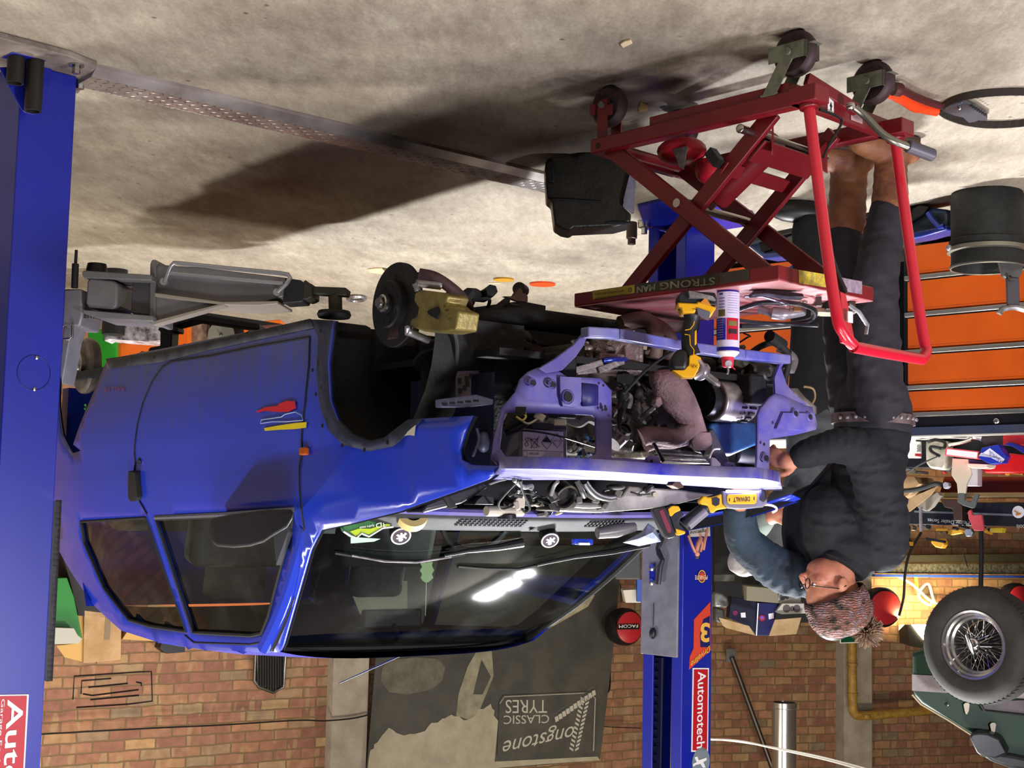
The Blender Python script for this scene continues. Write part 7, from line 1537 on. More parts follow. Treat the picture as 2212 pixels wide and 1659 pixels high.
part('handle', MB().tube(bez([TP(1530, 1093), TP(1510, 1108), TP(1492, 1122), TP(1478, 1135)], 4), [.019, .02, .021, .022, .022, .022, .022, .022, .022, .023, .024, .025, .026], 14), bkt, TC)
part('grip', MB().tube(bez([TP(1524, 1103, -.008), TP(1506, 1118, -.008), TP(1486, 1135, -.008)], 4), .017, 12), tgr, TC)
tt2('foot', [(1443, 1097), (1452, 1092), (1464, 1092), (1471, 1104), (1478, 1112), (1470, 1120), (1466, 1130), (1482, 1148), (1480, 1152), (1466, 1156), (1458, 1148), (1446, 1115)], -.03, .06, bkt)
tt2('foot_trim', [(1443, 1099), (1452, 1092), (1466, 1093), (1471, 1102), (1458, 1108), (1450, 1116), (1446, 1114)], -.033, .066, yw, bevel=.003); tt2('foot_trim', [(1459, 1141), (1468, 1144), (1481, 1148), (1480, 1153), (1466, 1157), (1461, 1152)], -.033, .066, yw, bevel=.003)
bp3 = tt2('battery', [(1408, 1102), (1412, 1096), (1430, 1094), (1440, 1096), (1458, 1150), (1462, 1160), (1442, 1164), (1434, 1158), (1416, 1122)], -.036, .072, mat('battery_shell', '#211c20', .45)); tt2('battery_label', [(1424, 1104), (1432, 1100), (1450, 1142), (1449, 1151), (1442, 1150)], -.038, .003, mat('battery_maroon', '#6d2a34', .4), bevel=0)
part('hook', MB().tube(bez([TP(1650, 1090, .02), TP(1665, 1091, .02), TP(1676, 1096, .02), TP(1677, 1102, .02), TP(1668, 1107, .02)], 4), .004, 8), whi, TC)
part('lamp_window', MB().box(TP(1604, 1062, -.005)+V3((0, 0, -.001)), (.105, .04, .006)), mat('led_window', '#fff6ff', .3, emit=22), TC, bevel=.001)
area('torch_light', TP(1604, 1056, -.02), TP(1560, 800, -.75), .11, .05, 12, (.93, .88, 1.0), spread=165)
# ================================================================ bits on the scuttle
def scp(x, y, s=1.0): return cx(x, y, s)
t = thing('snack_packet', 'crumpled green and lime packet lying on the scuttle by the near pillar', 'packet', scp(790, 1145, .93))
gpk = [(740, 1138), (752, 1130), (790, 1122), (828, 1116), (846, 1122), (848, 1138), (826, 1142), (800, 1160), (792, 1158), (780, 1152), (770, 1163), (760, 1160), (744, 1148)]
part('wrapper', MB().prism([scp(x, y, .90) for x, y in gpk], CAR.y, .02), mat('packet_green', '#2f7a24', .35, n2='#0f4a2a', nscale=16), t, bevel=.003)
part('lime_band', MB().prism([scp(x, y, .897) for x, y in ((756, 1148), (775, 1142), (800, 1142), (842, 1130), (843, 1137), (824, 1140), (797, 1155), (783, 1150), (768, 1158))], CAR.y, .004), mat('packet_lime', '#a9c40c', .35), t)
part('white_edge', MB().tube([scp(x, y, .895) for x, y in ((742, 1148), (758, 1158), (770, 1162), (781, 1152), (797, 1159), (826, 1141), (849, 1138))], .003, 6), whi, t)
text('writing', '3D', scp(834, 1128, .894), scp(812, 1130, .894), (0, 0, 1), .016, whi, t); text('writing', 'hydra mask', scp(808, 1133, .894), scp(776, 1138, .894), (0, 0, 1), .008, whi, t)
solo('paper_slip', 'pale green folded paper slip under the green packet', 'paper', MB().prism([scp(x, y, .93) for x, y in ((758, 1160), (822, 1164), (808, 1170), (758, 1174))], CAR.y, .002), mat('mint_paper', '#b9d8c4', .6))
solo('screwdriver', 'small red handled tool tucked under the tape roll', 'tool', MB().tube([scp(x, y, .92) for x, y in ((832, 1118), (845, 1112), (858, 1108))], .008, 10), mat('tool_red', '#a8433c', .4))
tc0 = scp(890, 1113, .86); ta = (CAR.W((.45, 0, 0))-CAR.W((0, .85, -.55))).normalized()
solo('masking_tape', 'roll of cream masking tape standing on the scuttle', 'tape', MB().lathe([(.030, -.018), (.052, -.018), (.052, .018), (.030, .018)], tc0, (CAR.y*.9 + V3((0, 0, .55)) + CAR.x*-.35).normalized(), 40, close=True), mat('tape_cream', '#c6b270', .55))
for (x, y, s, lb, sc_) in ((866, 1158, .93, 'round black wheel cap with a white lion badge on the near end of the scuttle', 1.0), (1188, 1167, .80, 'round black wheel cap with a white lion badge near the far wiper', .92)):
    c = scp(x, y, s); n_ = (-CAR.y*.72 + V3((0, 0, .35)) - CAR.x*.1).normalized(); n_ = (CAM-c).normalized()*.6 + n_*.5; n_ = (n_ + V3((0, 0, .55))).normalized()
    t = thing('wheel_cap', lb, 'wheel cap', c)
    part('cap', MB().lathe([(.028*sc_, -.05), (.034*sc_, -.03), (.036*sc_, 0), (0, .001)], c, n_, 32), blackp, t)
    part('ring', MB().lathe([(.0345*sc_, .001), (.034*sc_, .003), (.029*sc_, .003), (.0285*sc_, .001)], c, n_, 36, close=True), mat('badge_white', '#cfcbd4', .35), t)
    part('badge', MB().lathe([(.0285*sc_, .0012), (.0285*sc_, .002), (0, .002)], c, n_, 32), mat('badge_plum', '#453c46', .4), t)
    u_, w_ = V3((0, 0, 1)), None; u_ = (V3((0, 0, 1)) - n_*n_[2]).normalized(); w_ = n_.cross(u_)
    li = [(-.018, -.012), (-.010, -.018), (-.006, -.008), (0, -.016), (.006, -.015), (.003, -.005), (.014, -.010), (.018, -.004), (.008, .002), (.016, .008), (.011, .012), (.005, .008), (.006, .017), (.0, .021), (-.008, .018), (-.010, .010), (-.004, .006), (-.012, .004), (-.018, .010), (-.021, .004), (-.012, -.003)]
    part('lion_mark', MB().prism([c + w_*(-a*sc_) + u_*(b_*sc_) + n_*.002 for a, b_ in li], n_, .0015), MATS['badge_white'], t)
solo('marker_tool', 'short blue and white tool lying on the scuttle beside the far wheel cap', 'tool', MB().box(scp(1258, 1170, .74), (.085, .018, .02), Matrix.Rotation(CAR.a, 3, 'Z')), mat('tool_blue', '#1a35a8', .35), bevel=.003)
solo('tool_band', 'white strip on the blue scuttle tool', 'strip', MB().box(scp(1262, 1175, .725), (.045, .008, .008), Matrix.Rotation(CAR.a, 3, 'Z')), whi)
pg_ = MB(); random.seed(2)
pts = [(1345, 1172), (1385, 1150), (1400, 1130), (1415, 1140), (1428, 1170), (1380, 1180)]
pb = [scp(x, y, .72) for x, y in pts]; c0 = scp(1392, 1158, .66)
pg_.add(pb+[c0, scp(1375, 1165, .67), scp(1410, 1150, .67)], [(0, 1, 7), (1, 6, 7), (1, 2, 6), (2, 8, 6), (2, 3, 8), (3, 4, 8), (4, 6, 8), (4, 5, 6), (5, 7, 6), (5, 0, 7)])
solo('plastic_bag', 'clear crinkled plastic bag with blue print at the far end of the scuttle', 'bag', pg_, mat('bag_film', '#aab4c8', .15, n2='#7c88a0', nscale=20), smooth=0)
solo('bottle_neck', 'cloudy grey plastic bottle lying on the far end of the scuttle', 'bottle', MB().tube([scp(1290, 1152, .74), scp(1330, 1146, .72), scp(1372, 1138, .70)], [.02, .026, .016], 14), mat('grey_film', '#5c5a5c', .35))
solo('steel_link', 'small dark steel link lying on the scuttle near the centre', 'link', MB().beam(scp(1145, 1146, .8), scp(1168, 1134, .8), .014, .008), silver, bevel=.002)
# ================================================================ on the floor
cv = onz(1282, 328); cv[2] = 0
YC = cv[1]
t = thing('engine_cover', 'oily black boxy plastic engine cover standing on the floor behind the table', 'cover', cv)
def C_(x, y, o=0): return atY(x, y, YC+o)
oilb = mat('oily_plastic', '#14130e', .45, n2='#24221a', nscale=9, bump=.2)
part('shell', MB().prism([C_(x, y) for x, y in ((1181, 342), (1195, 338), (1240, 338), (1245, 341), (1252, 332), (1290, 325), (1372, 352), (1372, 372), (1352, 420), (1346, 445), (1364, 462), (1362, 480), (1330, 488), (1240, 492), (1232, 498), (1214, 494), (1198, 484), (1192, 433), (1181, 425), (1177, 360))], (0, 1, 0), .16), oilb, t, bevel=.01, seg=3)
part('side_rib', MB().prism([C_(x, y, -.012) for x, y in ((1178, 350), (1196, 345), (1198, 395), (1180, 392))], (0, 1, 0), .02), blackp, t, bevel=.004)
part('edge_lip', MB().tube([C_(x, y, -.008) for x, y in ((1192, 430), (1232, 431), (1300, 436))], .003, 6), blackp, t)
mtl = mat('mottled_steel', '#9a96a4', .4, .5, n2='#6f7088', nscale=18)
part('metal_strip', MB().prism([C_(x, y, -.02) for x, y in ((1362, 370), (1374, 383), (1370, 460), (1366, 462), (1348, 446), (1347, 430))], (0, 1, 0), .006), mtl, t)
part('inner_gap', MB().sph(C_(1335, 481, -.001), (.05, .004, .008)), seam, t)
a = onz(1365, 481); a[2] = 0
solo('socket', 'tall brown impact socket standing on the floor by the far lift post', 'socket', MB().lathe([(0, 0), (.026, 0), (.026, .075), (.019, .08), (.019, .105), (.012, .105), (0, .09)], V3((a[0], a[1], 0)), up, 24), mat('socket_brown', '#4a3c38', .5, .5))
for i, (x, y, dx, dy, lb) in enumerate(((1586, 375, -14, 14, 'short silver pipe piece lying on the floor behind the table, nearer the pump'), (1620, 384, 20, 10, 'short silver pipe piece lying on the floor behind the table, nearer the person'))):
    p = onz(x, y, .02); q_ = onz(x+dx, y+dy, .02); d = (q_-p).normalized()*.06
    solo('pipe_offcut', lb, 'pipe', MB().lathe([(.013, 0), (.018, 0), (.018, .065), (.013, .065)], p, d, 24, close=True), silver)
p = onz(1568, 412); t = thing('spark_plug_box', 'red white and blue parts box lying on the floor behind the table', 'box', p)
part('box', MB().box(p+V3((0, 0, .018)), (.09, .05, .036), Matrix.Rotation(.5, 3, 'Z')), mat('box_pale', '#cdc4d0', .5), t, bevel=.002)
part('red_end', MB().box(p+V3((.03, .012, .018)), (.04, .054, .03), Matrix.Rotation(.5, 3, 'Z')), mat('box_red', '#d0281c', .45), t, bevel=.002)
part('printed_rings', MB().lathe([(.006, 0), (.006, .001), (0, .001)], p+V3((-.02, -.035, .02)), (.4, -.9, 0), 14), bkt, t)
# pliers with orange handles
hp0 = onz(1925, 222); t = thing('gripping_pliers', 'pliers with bright orange handles and a grey toothed jaw on the floor', 'pliers', hp0)
omat = mat('orange_grip', '#e8431a', .4); maro = mat('maroon_grip', '#4a1a1c', .5)
def fz(x, y, z=.02): return onz(x, y, z)
part('handle', MB().tube(bez([fz(1916, 200), fz(1930, 204), fz(1950, 212), fz(1975, 228), fz(2000, 236), fz(2024, 240)], 4), [.018]*6+[.021]*8+[.017]*7, 12), omat, t)
part('handle', MB().tube(bez([fz(1930, 192, .03), fz(1950, 196, .03), fz(1975, 208, .03), fz(2005, 220, .03), fz(2030, 228, .03)], 4), [.022]*4+[.012]*13, 12), maro, t)
part('jaw', MB().prism([fz(x, y, .008) for x, y in ((2030, 226), (2050, 219), (2078, 212), (2090, 216), (2108, 226), (2133, 243), (2132, 252), (2116, 250), (2106, 254), (2092, 256), (2080, 245), (2060, 240), (2040, 232))], up, .016), mat('jaw_grey', '#5b5f68', .35, .7), t, bevel=.003)
tj = MB()
for i in range(7): tj.box(fz(2098+i*5, 228+i*3.2, .028), (.008, .008, .008))
part('jaw_tooth', tj, mat('jaw_dark', '#34363c', .4, .6), t)
part('jaw_bolt', MB().sph(fz(2073, 234, .03), .008), steel, t)
# timing belt standing on edge as a loop
bc_ = [onz(2028, 232), onz(2045, 214), onz(2085, 199), onz(2140, 191), onz(2212, 189), onz(2290, 195), onz(2330, 215), onz(2290, 245), onz(2212, 258), onz(2140, 262), onz(2085, 256), onz(2045, 243)]
Bp = bez(bc_+[bc_[0]], 8)[:-1]; mb = MB(); n_ = len(Bp); hB = .026
cen = sum(Bp, V3((0, 0, 0)))/n_
for i, p in enumerate(Bp):
    d = (cen-p).normalized()
    for rr, z in ((0, 0.001), (0, hB), (.0035 if i % 2 else .006, hB), (.0035 if i % 2 else .006, .001)): mb.v.append(V3((p[0], p[1], 0))+d*rr+V3((0, 0, z)))
for i in range(n_):
    j = (i+1) % n_
    for k in range(4): mb.f.append((i*4+k, i*4+(k+1) % 4, j*4+(k+1) % 4, j*4+k))
solo('timing_belt', 'black toothed belt lying in a big loop around the plier jaws', 'belt', mb, mat('belt_rubber', '#2c2620', .7), smooth=0)
def chip(name, label, cat, L2, th, m, **k): return solo(name, label, cat, MB().prism([onz(x, y, .001) for x, y in L2], up, th), m, **k)
chip('wood_chip', 'small pale wood chip on the floor in front of the red table', 'chip', [(1340, 92), (1350, 86), (1362, 84), (1366, 90), (1356, 95), (1346, 100)], .006, mat('wood_pale', '#e0cda4', .8), bevel=.001)
chip('wood_chip', 'yellow scrap on the floor under the red table', 'chip', [(1379, 232), (1384, 218), (1390, 222), (1400, 226), (1398, 236), (1382, 240)], .004, mat('scrap_yellow', '#9c8048', .6))
chip('paper_scrap', 'cream torn paper scrap on the floor beyond the brake disc', 'paper', [(795, 580), (812, 578), (826, 578), (836, 588), (826, 590), (800, 587)], .006, mat('paper_cream', '#d8bc8c', .8))
chip('wiper_scrap', 'thin brown strip beside the cream paper scrap', 'strip', [(826, 578), (838, 580), (848, 585), (842, 592), (834, 586)], .008, mat('strip_brown', '#5a4a30', .7))
for (x, y, c_, lb) in ((1088, 602, '#b98a2a', 'flat amber cap lying on the floor beyond the lift, left of the orange one'), (1172, 612, '#e04a1c', 'flat bright orange cap lying on the dark floor beyond the car')):
    c = onz(x, y); r_ = .06 if c_ == '#b98a2a' else .078
    solo('floor_cap', lb, 'cap', MB().lathe([(0, 0), (r_, 0), (r_, .01), (0, .014)], V3((c[0], c[1], .0)), up, 28), mat('cap_'+c_[1:], c_, .4))
chip('paper_scrap', 'narrow pale strip on the floor under the amber cap', 'paper', [(1055, 611), (1080, 610), (1080, 612), (1056, 613)], .003, MATS['paper_cream'])
solo('metal_washer', 'thin grey ring lying on the floor beside the front jacking pad', 'ring', MB().tube([onz(770+19*math.cos(2*PI*i/20), 645+5*math.sin(2*PI*i/20), .012) for i in range(20)], .012, 6, closed=True), silver)
t = thing('lift_support', 'dark lift arm with two roller feet reaching under the far side of the car', 'lift arm', onz(1100, 600))
part('beam', MB().prism([cx(x, y, 1.3) for x, y in ((1022, 664), (1110, 652), (1128, 650), (1180, 660), (1178, 682), (1150, 690), (1120, 694), (1108, 675), (1060, 672), (1024, 676))], CAR.y, .08), mat('arm_charcoal', '#26262a', .6), t, bevel=.004)
for i, (x, y) in enumerate(((1008, 648), (1125, 626))):
    c = cx(x, y, 1.25)
    r_ = part('roller', MB().lathe([(0, -.03), (.022, -.03), (.026, -.026), (.026, .026), (.022, .03), (0, .03)], c, -CAR.y*.6+CAR.x*.8, 28), mat('roller_grey', '#3a3836', .5, .3), t)
    part('fork', MB().prism([cx(px_, py_, 1.22) for px_, py_ in (((1000, 648), (1018, 652), (1024, 664), (1012, 672)) if i == 0 else ((1118, 628), (1124, 622), (1140, 640), (1140, 652), (1118, 650), (1090, 640), (1110, 640)))], CAR.y, .02), mat('fork_rusty', '#80685c', .5, .4) if i else silver, t)
# ================================================================ along the back wall, seen under the car
def wb(x, y, Y=9.2): return atY(x, y, Y)
def wbox(name, label, cat, L2, Y, th, m, **k): return solo(name, label, cat, MB().prism([wb(x, y, Y) for x, y in L2], (0, 1, 0), th), m, **k)
org = mat('store_orange', '#e0650e', .45); grn = mat('store_green', '#1f8a1c', .45); wbf = mat('wheel_black', '#111111', .6)
wbox('orange_cabinet', 'tall orange metal box on the floor beyond the lift arm', 'cabinet', [(355, 685), (406, 684), (405, 900), (352, 900)], 8.6, .4, org, bevel=.004)
wbox('orange_cabinet', 'wide orange metal crate beside the green crate under the rear of the car', 'crate', [(251, 734), (350, 733), (350, 900), (249, 900)], 8.5, .4, org, bevel=.004)
wbox('green_crate', 'bright green metal crate half hidden behind the rear brake', 'crate', [(190, 708), (222, 712), (224, 735), (251, 733), (251, 900), (190, 900)], 8.45, .4, grn, bevel=.004)
wbox('orange_cabinet', 'low orange drawer front with three small holes beyond the sill', 'drawer', [(526, 697), (606, 690), (606, 840), (528, 840)], 8.6, .4, org, bevel=.004)
wbox('orange_cabinet', 'orange panel farther under the car beside the drawer front', 'panel', [(607, 705), (680, 700), (680, 800), (607, 800)], 8.9, .3, org)
hb3 = MB()
for x in (558, 564, 571): hb3.sph(wb(x, 707, 8.6), .006)
solo('drawer_holes', 'three small dark holes in the orange drawer front', 'holes', hb3, bkt)
wbox('steel_box', 'rusty speckled metal box beside the tall orange cabinet', 'box', [(406, 694), (447, 696), (447, 860), (406, 860)], 8.7, .3, mat('rusty_speckle', '#5a463a', .7, n2='#8a7a66', nscale=22), bevel=.003)
c = wb(479, 724, 8.7); t = thing('grinding_disc', 'grey round disc on a dark machine beyond the sill', 'disc', c)
part('disc', MB().lathe([(.082, 0), (.082, .02), (.02, .024), (0, .024)], c, (0, -1, 0), 36), mat('disc_grey', '#777a70', .5), t); part('hub', MB().sph(c+V3((0, -.025, 0)), .01), dsteel, t)
part('machine', MB().prism([wb(x, y, 8.78) for x, y in ((448, 696), (526, 700), (526, 800), (448, 800))], (0, 1, 0), .2), bkt, t)
wbox('steel_beam', 'long dark steel beam lying on the floor behind the lift arm', 'beam', [(405, 682), (450, 676), (560, 692), (610, 700), (525, 706), (420, 692)], 8.2, .1, bkt)
wbox('white_tub', 'white tub with torn film among the black parts beyond the lift arm', 'tub', [(218, 690), (260, 690), (340, 700), (345, 735), (320, 738), (235, 732), (226, 736), (222, 720)], 8.3, .2, mat('tub_white', '#c9c4c8', .5, n2='#3a383c', nscale=12))
c = wb(245, 712, 8.2); solo('black_drum', 'short black drum in front of the white tub', 'drum', MB().cyl(c+V3((0, 0, .03)), V3((c[0], c[1], 0)), .066, n=28), bkt)
solo('green_clip', 'tiny bright green clip hanging below the rear brake', 'clip', MB().tube([cx(184, 873, 2.9), cx(188, 880, 2.9), cx(183, 884, 2.9)], .006, 6), grn)
# boxes on the shelf near the wall, seen through and behind the car
def w1(x, y, o=.4): return PW1.pt(x, y, o)
def w1box(name, label, cat, L2, o, th, m, **k): return solo(name, label, cat, MB().prism([w1(x, y, o) for x, y in L2], -PW1.n, th), m, **k)
w1box('cardboard_box', 'plain brown cardboard box standing by the wall above the rear of the car', 'box', [(182, 1318), (263, 1328), (261, 1425), (180, 1432)], .5, .3, card, bevel=.003)
w1box('box_flap', 'pale open flap of the cardboard box by the wall', 'flap', [(122, 1395), (140, 1420), (180, 1430), (183, 1328), (165, 1325), (165, 1390)], .48, .01, mat('flap_yellow', '#b08a4e', .8))
w1box('tape_strip', 'brown tape strip on the plain cardboard box', 'tape', [(228, 1332), (240, 1333), (237, 1382), (225, 1382)], .503, .002, mat('tape_brown', '#6d5a3c', .5))
w1box('cardboard_box', 'opened cardboard flap lying flat beside the brown box', 'box', [(264, 1381), (278, 1360), (370, 1383), (390, 1388)], .5, .2, MATS['flap_yellow'])
w1box('storage_crate', 'dark green storage crate on the shelf beside the near lift post', 'crate', [(100, 1250), (145, 1248), (160, 1290), (178, 1378), (170, 1383), (100, 1378)], .55, .3, mat('crate_green', '#0f6a16', .45), bevel=.003)
w1box('shelf_board', 'pale board and green edge under the dark green crate', 'board', [(100, 1355), (160, 1357), (168, 1372), (178, 1380), (170, 1390), (100, 1392)], .62, .05, mat('board_pale', '#9a988c', .6), bevel=.002)
w1box('black_case', 'black box on the shelf behind the rear pillar of the car', 'case', [(125, 1170), (200, 1240), (260, 1335), (170, 1330), (150, 1250)], .5, .3, mat('case_dark', '#1c1815', .7))
w1box('camera_unit', 'small black box unit on the wall above the rear of the car', 'unit', [(350, 1385), (400, 1390), (400, 1409), (360, 1412), (345, 1400)], .2, .12, bkt, bevel=.004)
# things seen through the car windows
w1box('orange_board', 'orange peg panel against the wall seen through the car windows', 'board', [(232, 1140), (640, 1140), (640, 1310), (500, 1315), (300, 1305), (240, 1230)], .45, .05, mat('board_orange', '#c8642a', .6))
w1box('shelf_unit', 'dark shelf unit against the wall behind the car', 'shelf', [(700, 1150), (1330, 1165), (1330, 800), (700, 800)], .5, .3, mat('shelf_dark', '#1b1b1a', .7))
w1box('pale_cupboard', 'pale grey cupboard against the wall seen through the windscreen', 'cupboard', [(760, 1255), (880, 1255), (880, 1325), (760, 1320)], .45, .2, mat('cupboard_grey', '#6f7264', .6))
w1box('green_funnel', 'light green plastic jug seen through the rear side window', 'jug', [(205, 1142), (228, 1140), (226, 1190), (218, 1196), (208, 1180)], .6, .1, mat('jug_green', '#5a9a5a', .5), bevel=.004)
# small boxes between the wall and the far post
wbox('battery_case', 'dark grey moulded case behind the far lift post', 'case', [(1318, 1185), (1385, 1185), (1384, 1252), (1330, 1252)], 9.6, .3, mat('case_charcoal', '#2e2d2b', .6), bevel=.01)
wbox('white_carton', 'small white carton lettered beside the red cable reel', 'carton', [(1346, 1275), (1384, 1273), (1384, 1302), (1352, 1302)], 9.8, .2, mat('carton_cream', '#b0a894', .6)); q1 = wb(1380, 1290, 9.79); q2 = wb(1356, 1290, 9.79)
wbox('blue_carton', 'small blue carton next to the white carton beside the far post', 'carton', [(1376, 1252), (1386, 1252), (1386, 1300), (1377, 1300)], 9.7, .1, mat('carton_blue3', '#1d3f84', .5))
# box of filters on the high shelf past the far post
def fb_(x, y, Y=9.5): return atY(x, y, Y)
def fbox(name, label, cat, L2, Y, th, m, **k): return solo(name, label, cat, MB().prism([fb_(x, y, Y) for x, y in L2], (0, 1, 0), th), m, **k)
t = thing('cardboard_box', 'open cardboard carton with raised flaps full of blue filter boxes', 'box', fb_(1650, 1280))
part('flap', MB().prism([fb_(x, y, 9.4) for x, y in ((1553, 1334), (1562, 1352), (1570, 1357), (1632, 1373), (1618, 1352), (1609, 1350))], (0, 1, 0), .01), card2, t); part('flap', MB().prism([fb_(x, y, 9.4) for x, y in ((1674, 1339), (1731, 1334), (1720, 1370), (1661, 1374))], (0, 1, 0), .01), card2, t)
nv_ = mat('filter_navy', '#15174c', .4)
t = thing('filter_box', 'larger navy filter box with a red badge standing in the open carton', 'box', fb_(1660, 1302, 9.5)); part('box', MB().prism([fb_(x, y, 9.5) for x, y in ((1636, 1302), (1680, 1303), (1674, 1345), (1662, 1373), (1634, 1373))], (0, 1, 0), .15), nv_, t, bevel=.002)
part('badge', MB().lathe([(.02, 0), (.02, .003), (0, .003)], fb_(1646, 1335, 9.498), (0, -1, 0), 20), redl, t); part('badge_centre', MB().lathe([(.011, .003), (.011, .005), (0, .005)], fb_(1646, 1334, 9.498), (0, -1, 0), 20), mat('badge_blue', '#5a55c0', .4), t); part('tape', MB().prism([fb_(x, y, 9.497) for x, y in ((1660, 1326), (1671, 1324), (1672, 1336), (1661, 1338))], (0, 1, 0), .002), MATS['paper'], t)
part('white_edge', MB().cyl(fb_(1638, 1303, 9.49), fb_(1634, 1373, 9.49), .004), whi, t)
t = thing('filter_box', 'smaller navy filter box with torn tape leaning in the open carton', 'box', fb_(1600, 1290, 9.55)); part('box', MB().prism([fb_(x, y, 9.55) for x, y in ((1580, 1289), (1636, 1300), (1633, 1370), (1612, 1352), (1575, 1336))], (0, 1, 0), .15), mat('filter_black', '#10112c', .45), t, bevel=.002)
part('badge', MB().lathe([(.017, 0), (.017, .003), (0, .003)], fb_(1588, 1324, 9.548), (0, -1, 0), 20), mat('badge_plum2', '#6a1c48', .4), t); part('tape', MB().prism([fb_(x, y, 9.547) for x, y in ((1600, 1324), (1610, 1323), (1611, 1334), (1601, 1334))], (0, 1, 0), .002), MATS['paper'], t)
spk = mat('speaker_carton', '#aaa69c', .6); 
fbox('product_carton', 'long grey carton lying on top of the filter boxes', 'carton', [(1613, 1266), (1680, 1272), (1682, 1303), (1613, 1297)], 9.45, .2, mat('carton_greige', '#77705c', .7), bevel=.002)
t = thing('product_carton', 'white carton printed with round lamps beside the open box', 'carton', fb_(1705, 1300, 9.45))
part('box', MB().prism([fb_(x, y, 9.45) for x, y in ((1690, 1304), (1740, 1304), (1742, 1325), (1689, 1327), (1676, 1322))], (0, 1, 0), .2), spk, t)
for x, r_ in ((1699, .025), (1711, .015), (1721, .024)): part('lamp_print', MB().lathe([(r_, 0), (r_, .002), (0, .002)], fb_(x, 1315, 9.449), (0, -1, 0), 20), mat('print_dark', '#4c4648', .5), t)
t = thing('product_carton', 'upper white carton printed with round lamps behind the sleeve', 'carton', fb_(1700, 1285, 9.5)); part('box', MB().prism([fb_(x, y, 9.5) for x, y in ((1681, 1276), (1730, 1278), (1730, 1303), (1681, 1303))], (0, 1, 0), .2), spk, t)
for x, r_ in ((1690, .02), (1700, .013)): part('lamp_print', MB().lathe([(r_, 0), (r_, .002), (0, .002)], fb_(x, 1290, 9.499), (0, -1, 0), 20), MATS['print_dark'], t)
fbox('silver_bag', 'shiny grey wrapped bag beside the far lift post', 'bag', [(1544, 1280), (1560, 1282), (1572, 1292), (1576, 1305), (1570, 1313), (1544, 1312)], 9.5, .15, mat('silver_film', '#6e706a', .3, .3, bump=.8, bscale=20), bevel=.02, seg=3)
fbox('silver_bag', 'crumpled dark plastic bag above the shiny grey bag', 'bag', [(1545, 1312), (1565, 1316), (1566, 1335), (1556, 1346), (1545, 1345)], 9.5, .15, mat('dark_film', '#3e3f3c', .3, .1, bump=.8, bscale=20), bevel=.015, seg=3)
fbox('storage_shelf', 'dark shelving with a pale rail behind the second mechanic', 'shelf', [(1544, 1130), (1800, 1130), (1800, 1345), (1700, 1345), (1544, 1290)], 10.0, .3, mat('shelf_black', '#121210', .7))
fbox('shelf_rail', 'pale grey rail crossing the dark shelving past the far post', 'rail', [(1544, 1242), (1592, 1241), (1592, 1255), (1544, 1256)], 9.8, .04, mat('rail_greygreen', '#5d5e54', .5))
fbox('shelf_rail', 'olive block at the end of the pale shelf rail', 'block', [(1592, 1238), (1640, 1238), (1640, 1264), (1592, 1258)], 9.7, .1, mat('rail_olive', '#3c3a2a', .6))
# ================================================================ green car on the second lift with its spare wire wheel
gg = mat('racing_green', '#10301c', .55, n2='#123220', nscale=4); trd = mat('tyre_rubber', '#23211d', .8, n2='#2d2b25', nscale=18)
YG = 6.6
def GP(x, y, o=0): return atY(x, y, YG+o)
gc_ = thing('racing_car', 'dark green classic car body with a white stripe raised on a lift', 'car', GP(2150, 1500))
part('body', MB().prism([GP(x, y, .12) for x, y in ((1968, 1411), (2008, 1397), (2230, 1380), (2330, 1380), (2330, 1700), (2230, 1690), (2175, 1655), (2100, 1590), (1990, 1520), (1972, 1500), (1970, 1420))], (-.42, 1, 0), .8), gg, gc_, bevel=.03, seg=4)
part('stripe', MB().prism([GP(x, y, .115) for x, y in ((1970, 1457), (2100, 1464), (2230, 1475), (2230, 1510), (2060, 1498), (1970, 1492))], (-.42, 1, 0), .01), mat('stripe_white', '#958e8a', .5, n2='#82787a', nscale=9), gc_)
part('edge_trim', MB().tube([GP(x, y, .11) for x, y in ((1971, 1500), (1990, 1521), (2050, 1556), (2100, 1588), (2170, 1650))], .006, 6), mat('trim_gold', '#80765c', .4, .4), gc_)
part('screen_panel', MB().prism([GP(x, y, .10) for x, y in ((2112, 1516), (2125, 1534), (2230, 1544), (2230, 1512), (2130, 1515))], (-.42, 1, 0), .01), mat('panel_grey', '#5a4c4e', .4, n2='#3a3436', nscale=8), gc_)
part('panel_seal', MB().tube([GP(x, y, .09) for x, y in ((2114, 1515), (2127, 1535), (2230, 1546)) ], .006, 6), blackp, gc_)
for x, y in ((2088, 1530), (2145, 1573)): part('bonnet_pin_plate', MB().prism([GP(x+a, y+b_, .10) for a, b_ in ((-7, -8), (-3, -12), (4, -12), (7, -8), (5, 6), (1, 14), (-3, 10))], (-.42, 1, 0), .006), mat('pin_plate', '#8f8a76', .4, .4), gc_, bevel=.001)
part('bonnet_pin', MB().sph(GP(2048, 1523, .10), .009), steel, gc_)
mm_ = [(2093, 1592), (2100, 1584), (2115, 1582), (2135, 1584), (2160, 1595), (2178, 1628), (2150, 1640), (2120, 1634), (2110, 1626)]
part('fairing', MB().prism([GP(x, y, .0) for x, y in mm_], (-.42, 1, 0), .18), mat('fairing_black', '#17191a', .35, n2='#2c2f30', nscale=6), gc_, bevel=.02, seg=4)
part('fairing_lower', MB().prism([GP(x, y, .06) for x, y in ((2095, 1600), (2110, 1625), (2140, 1645), (2180, 1660), (2230, 1668), (2230, 1640), (2180, 1630), (2140, 1625))], (-.42, 1, 0), .2), MATS['fairing_black'], gc_, bevel=.02, seg=3)
part('rear_green_panel', MB().prism([GP(x, y, .2) for x, y in ((2195, 1490), (2230, 1480), (2230, 1510), (2195, 1505))], (-.42, 1, 0), .05), mat('bright_green', '#0c8a48', .4), gc_)
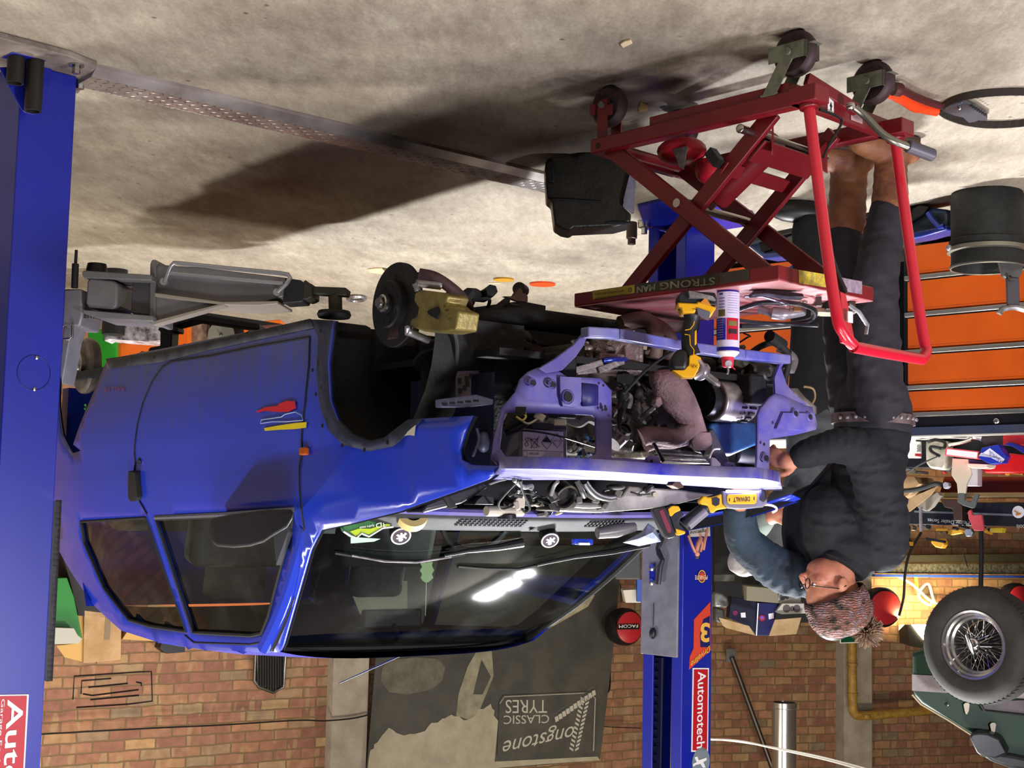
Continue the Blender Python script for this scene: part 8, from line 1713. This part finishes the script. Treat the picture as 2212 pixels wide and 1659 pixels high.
# wheel
wc_ = GP(2103, 1393, -.22); wax = V3((.72, -.69, -.05)).normalized(); rT = .262
wt = thing('wire_wheel', 'chrome wire spoked wheel with a fat black tyre mounted beside the green car', 'wheel', wc_)
tyre = [(.145, -.02), (.15, .0), (.165, .012), (.2, .02), (.235, .012), (.25, -.004), (.258, -.02), (.262, -.05), (.262, -.12), (.257, -.145), (.235, -.17), (.2, -.18), (.15, -.165), (.145, -.14)]
tm = MB().lathe([(r*1.0, h) for r, h in tyre], wc_, wax, 80, close=True)
part('tyre', tm, trd, wt, smooth=50)
gr_ = MB(); u_, w_ = perp(wax)
for i in range(72):
    a = 2*PI*i/72; d = u_*math.cos(a)+w_*math.sin(a); gr_.beam(wc_+d*.2598+wax*-.015, wc_+(u_*math.cos(a+.03)+w_*math.sin(a+.03))*.2608+wax*-.05, .003, .0025, up=d)
for h in (-.06, -.085, -.11): gr_.lathe([(.2625, h-.002), (.2632, h), (.2625, h+.002)], wc_, wax, 60)
part('tread', gr_, mat('tread_dark', '#0c0b0a', .9), wt)
rim = part('rim', MB().lathe([(.155, .004), (.152, .010), (.143, .008), (.139, -.006), (.130, -.012), (.126, -.03), (.116, -.036), (.112, -.05), (.112, -.12), (.15, -.14), (.15, .0)], wc_, wax, 64, close=True), mat('rim_chrome', '#a9a6a2', .25, .9), wt, smooth=30)
spk_ = MB(); hub_ = wc_ + wax*.005
for i in range(48):
    a = 2*PI*i/48; da = (.22 if i % 2 else -.22); o_ = (.0, -.09)[(i//2) % 2]
    d = u_*math.cos(a)+w_*math.sin(a); e_ = u_*math.cos(a+da)+w_*math.sin(a+da)
    spk_.tube([hub_+wax*o_+e_*.026, wc_+d*.115+wax*(-.045 - (.02 if i % 2 else 0))], .0016, 4)
part('spokes', spk_, chrome, rim)
part('hub', MB().lathe([(.03, -.1), (.028, -.02), (.033, .0), (.028, .012), (.02, .018), (0, .022)], wc_, wax, 32), chrome, rim)
part('knock_off_spinner', MB().tube([hub_+wax*.02+(V3((0, 0, -1))*.045+V3((.02, 0, 0))), hub_+wax*.022, hub_+wax*.02+(V3((0, 0, 1))*.04-V3((.012, 0, 0)))], [.008, .012, .008], 10), chrome, rim)
part('inner_backing', MB().lathe([(.11, -.12), (0, -.12)], wc_, wax, 40), mat('wheel_inner', '#17120f', .8), wt)
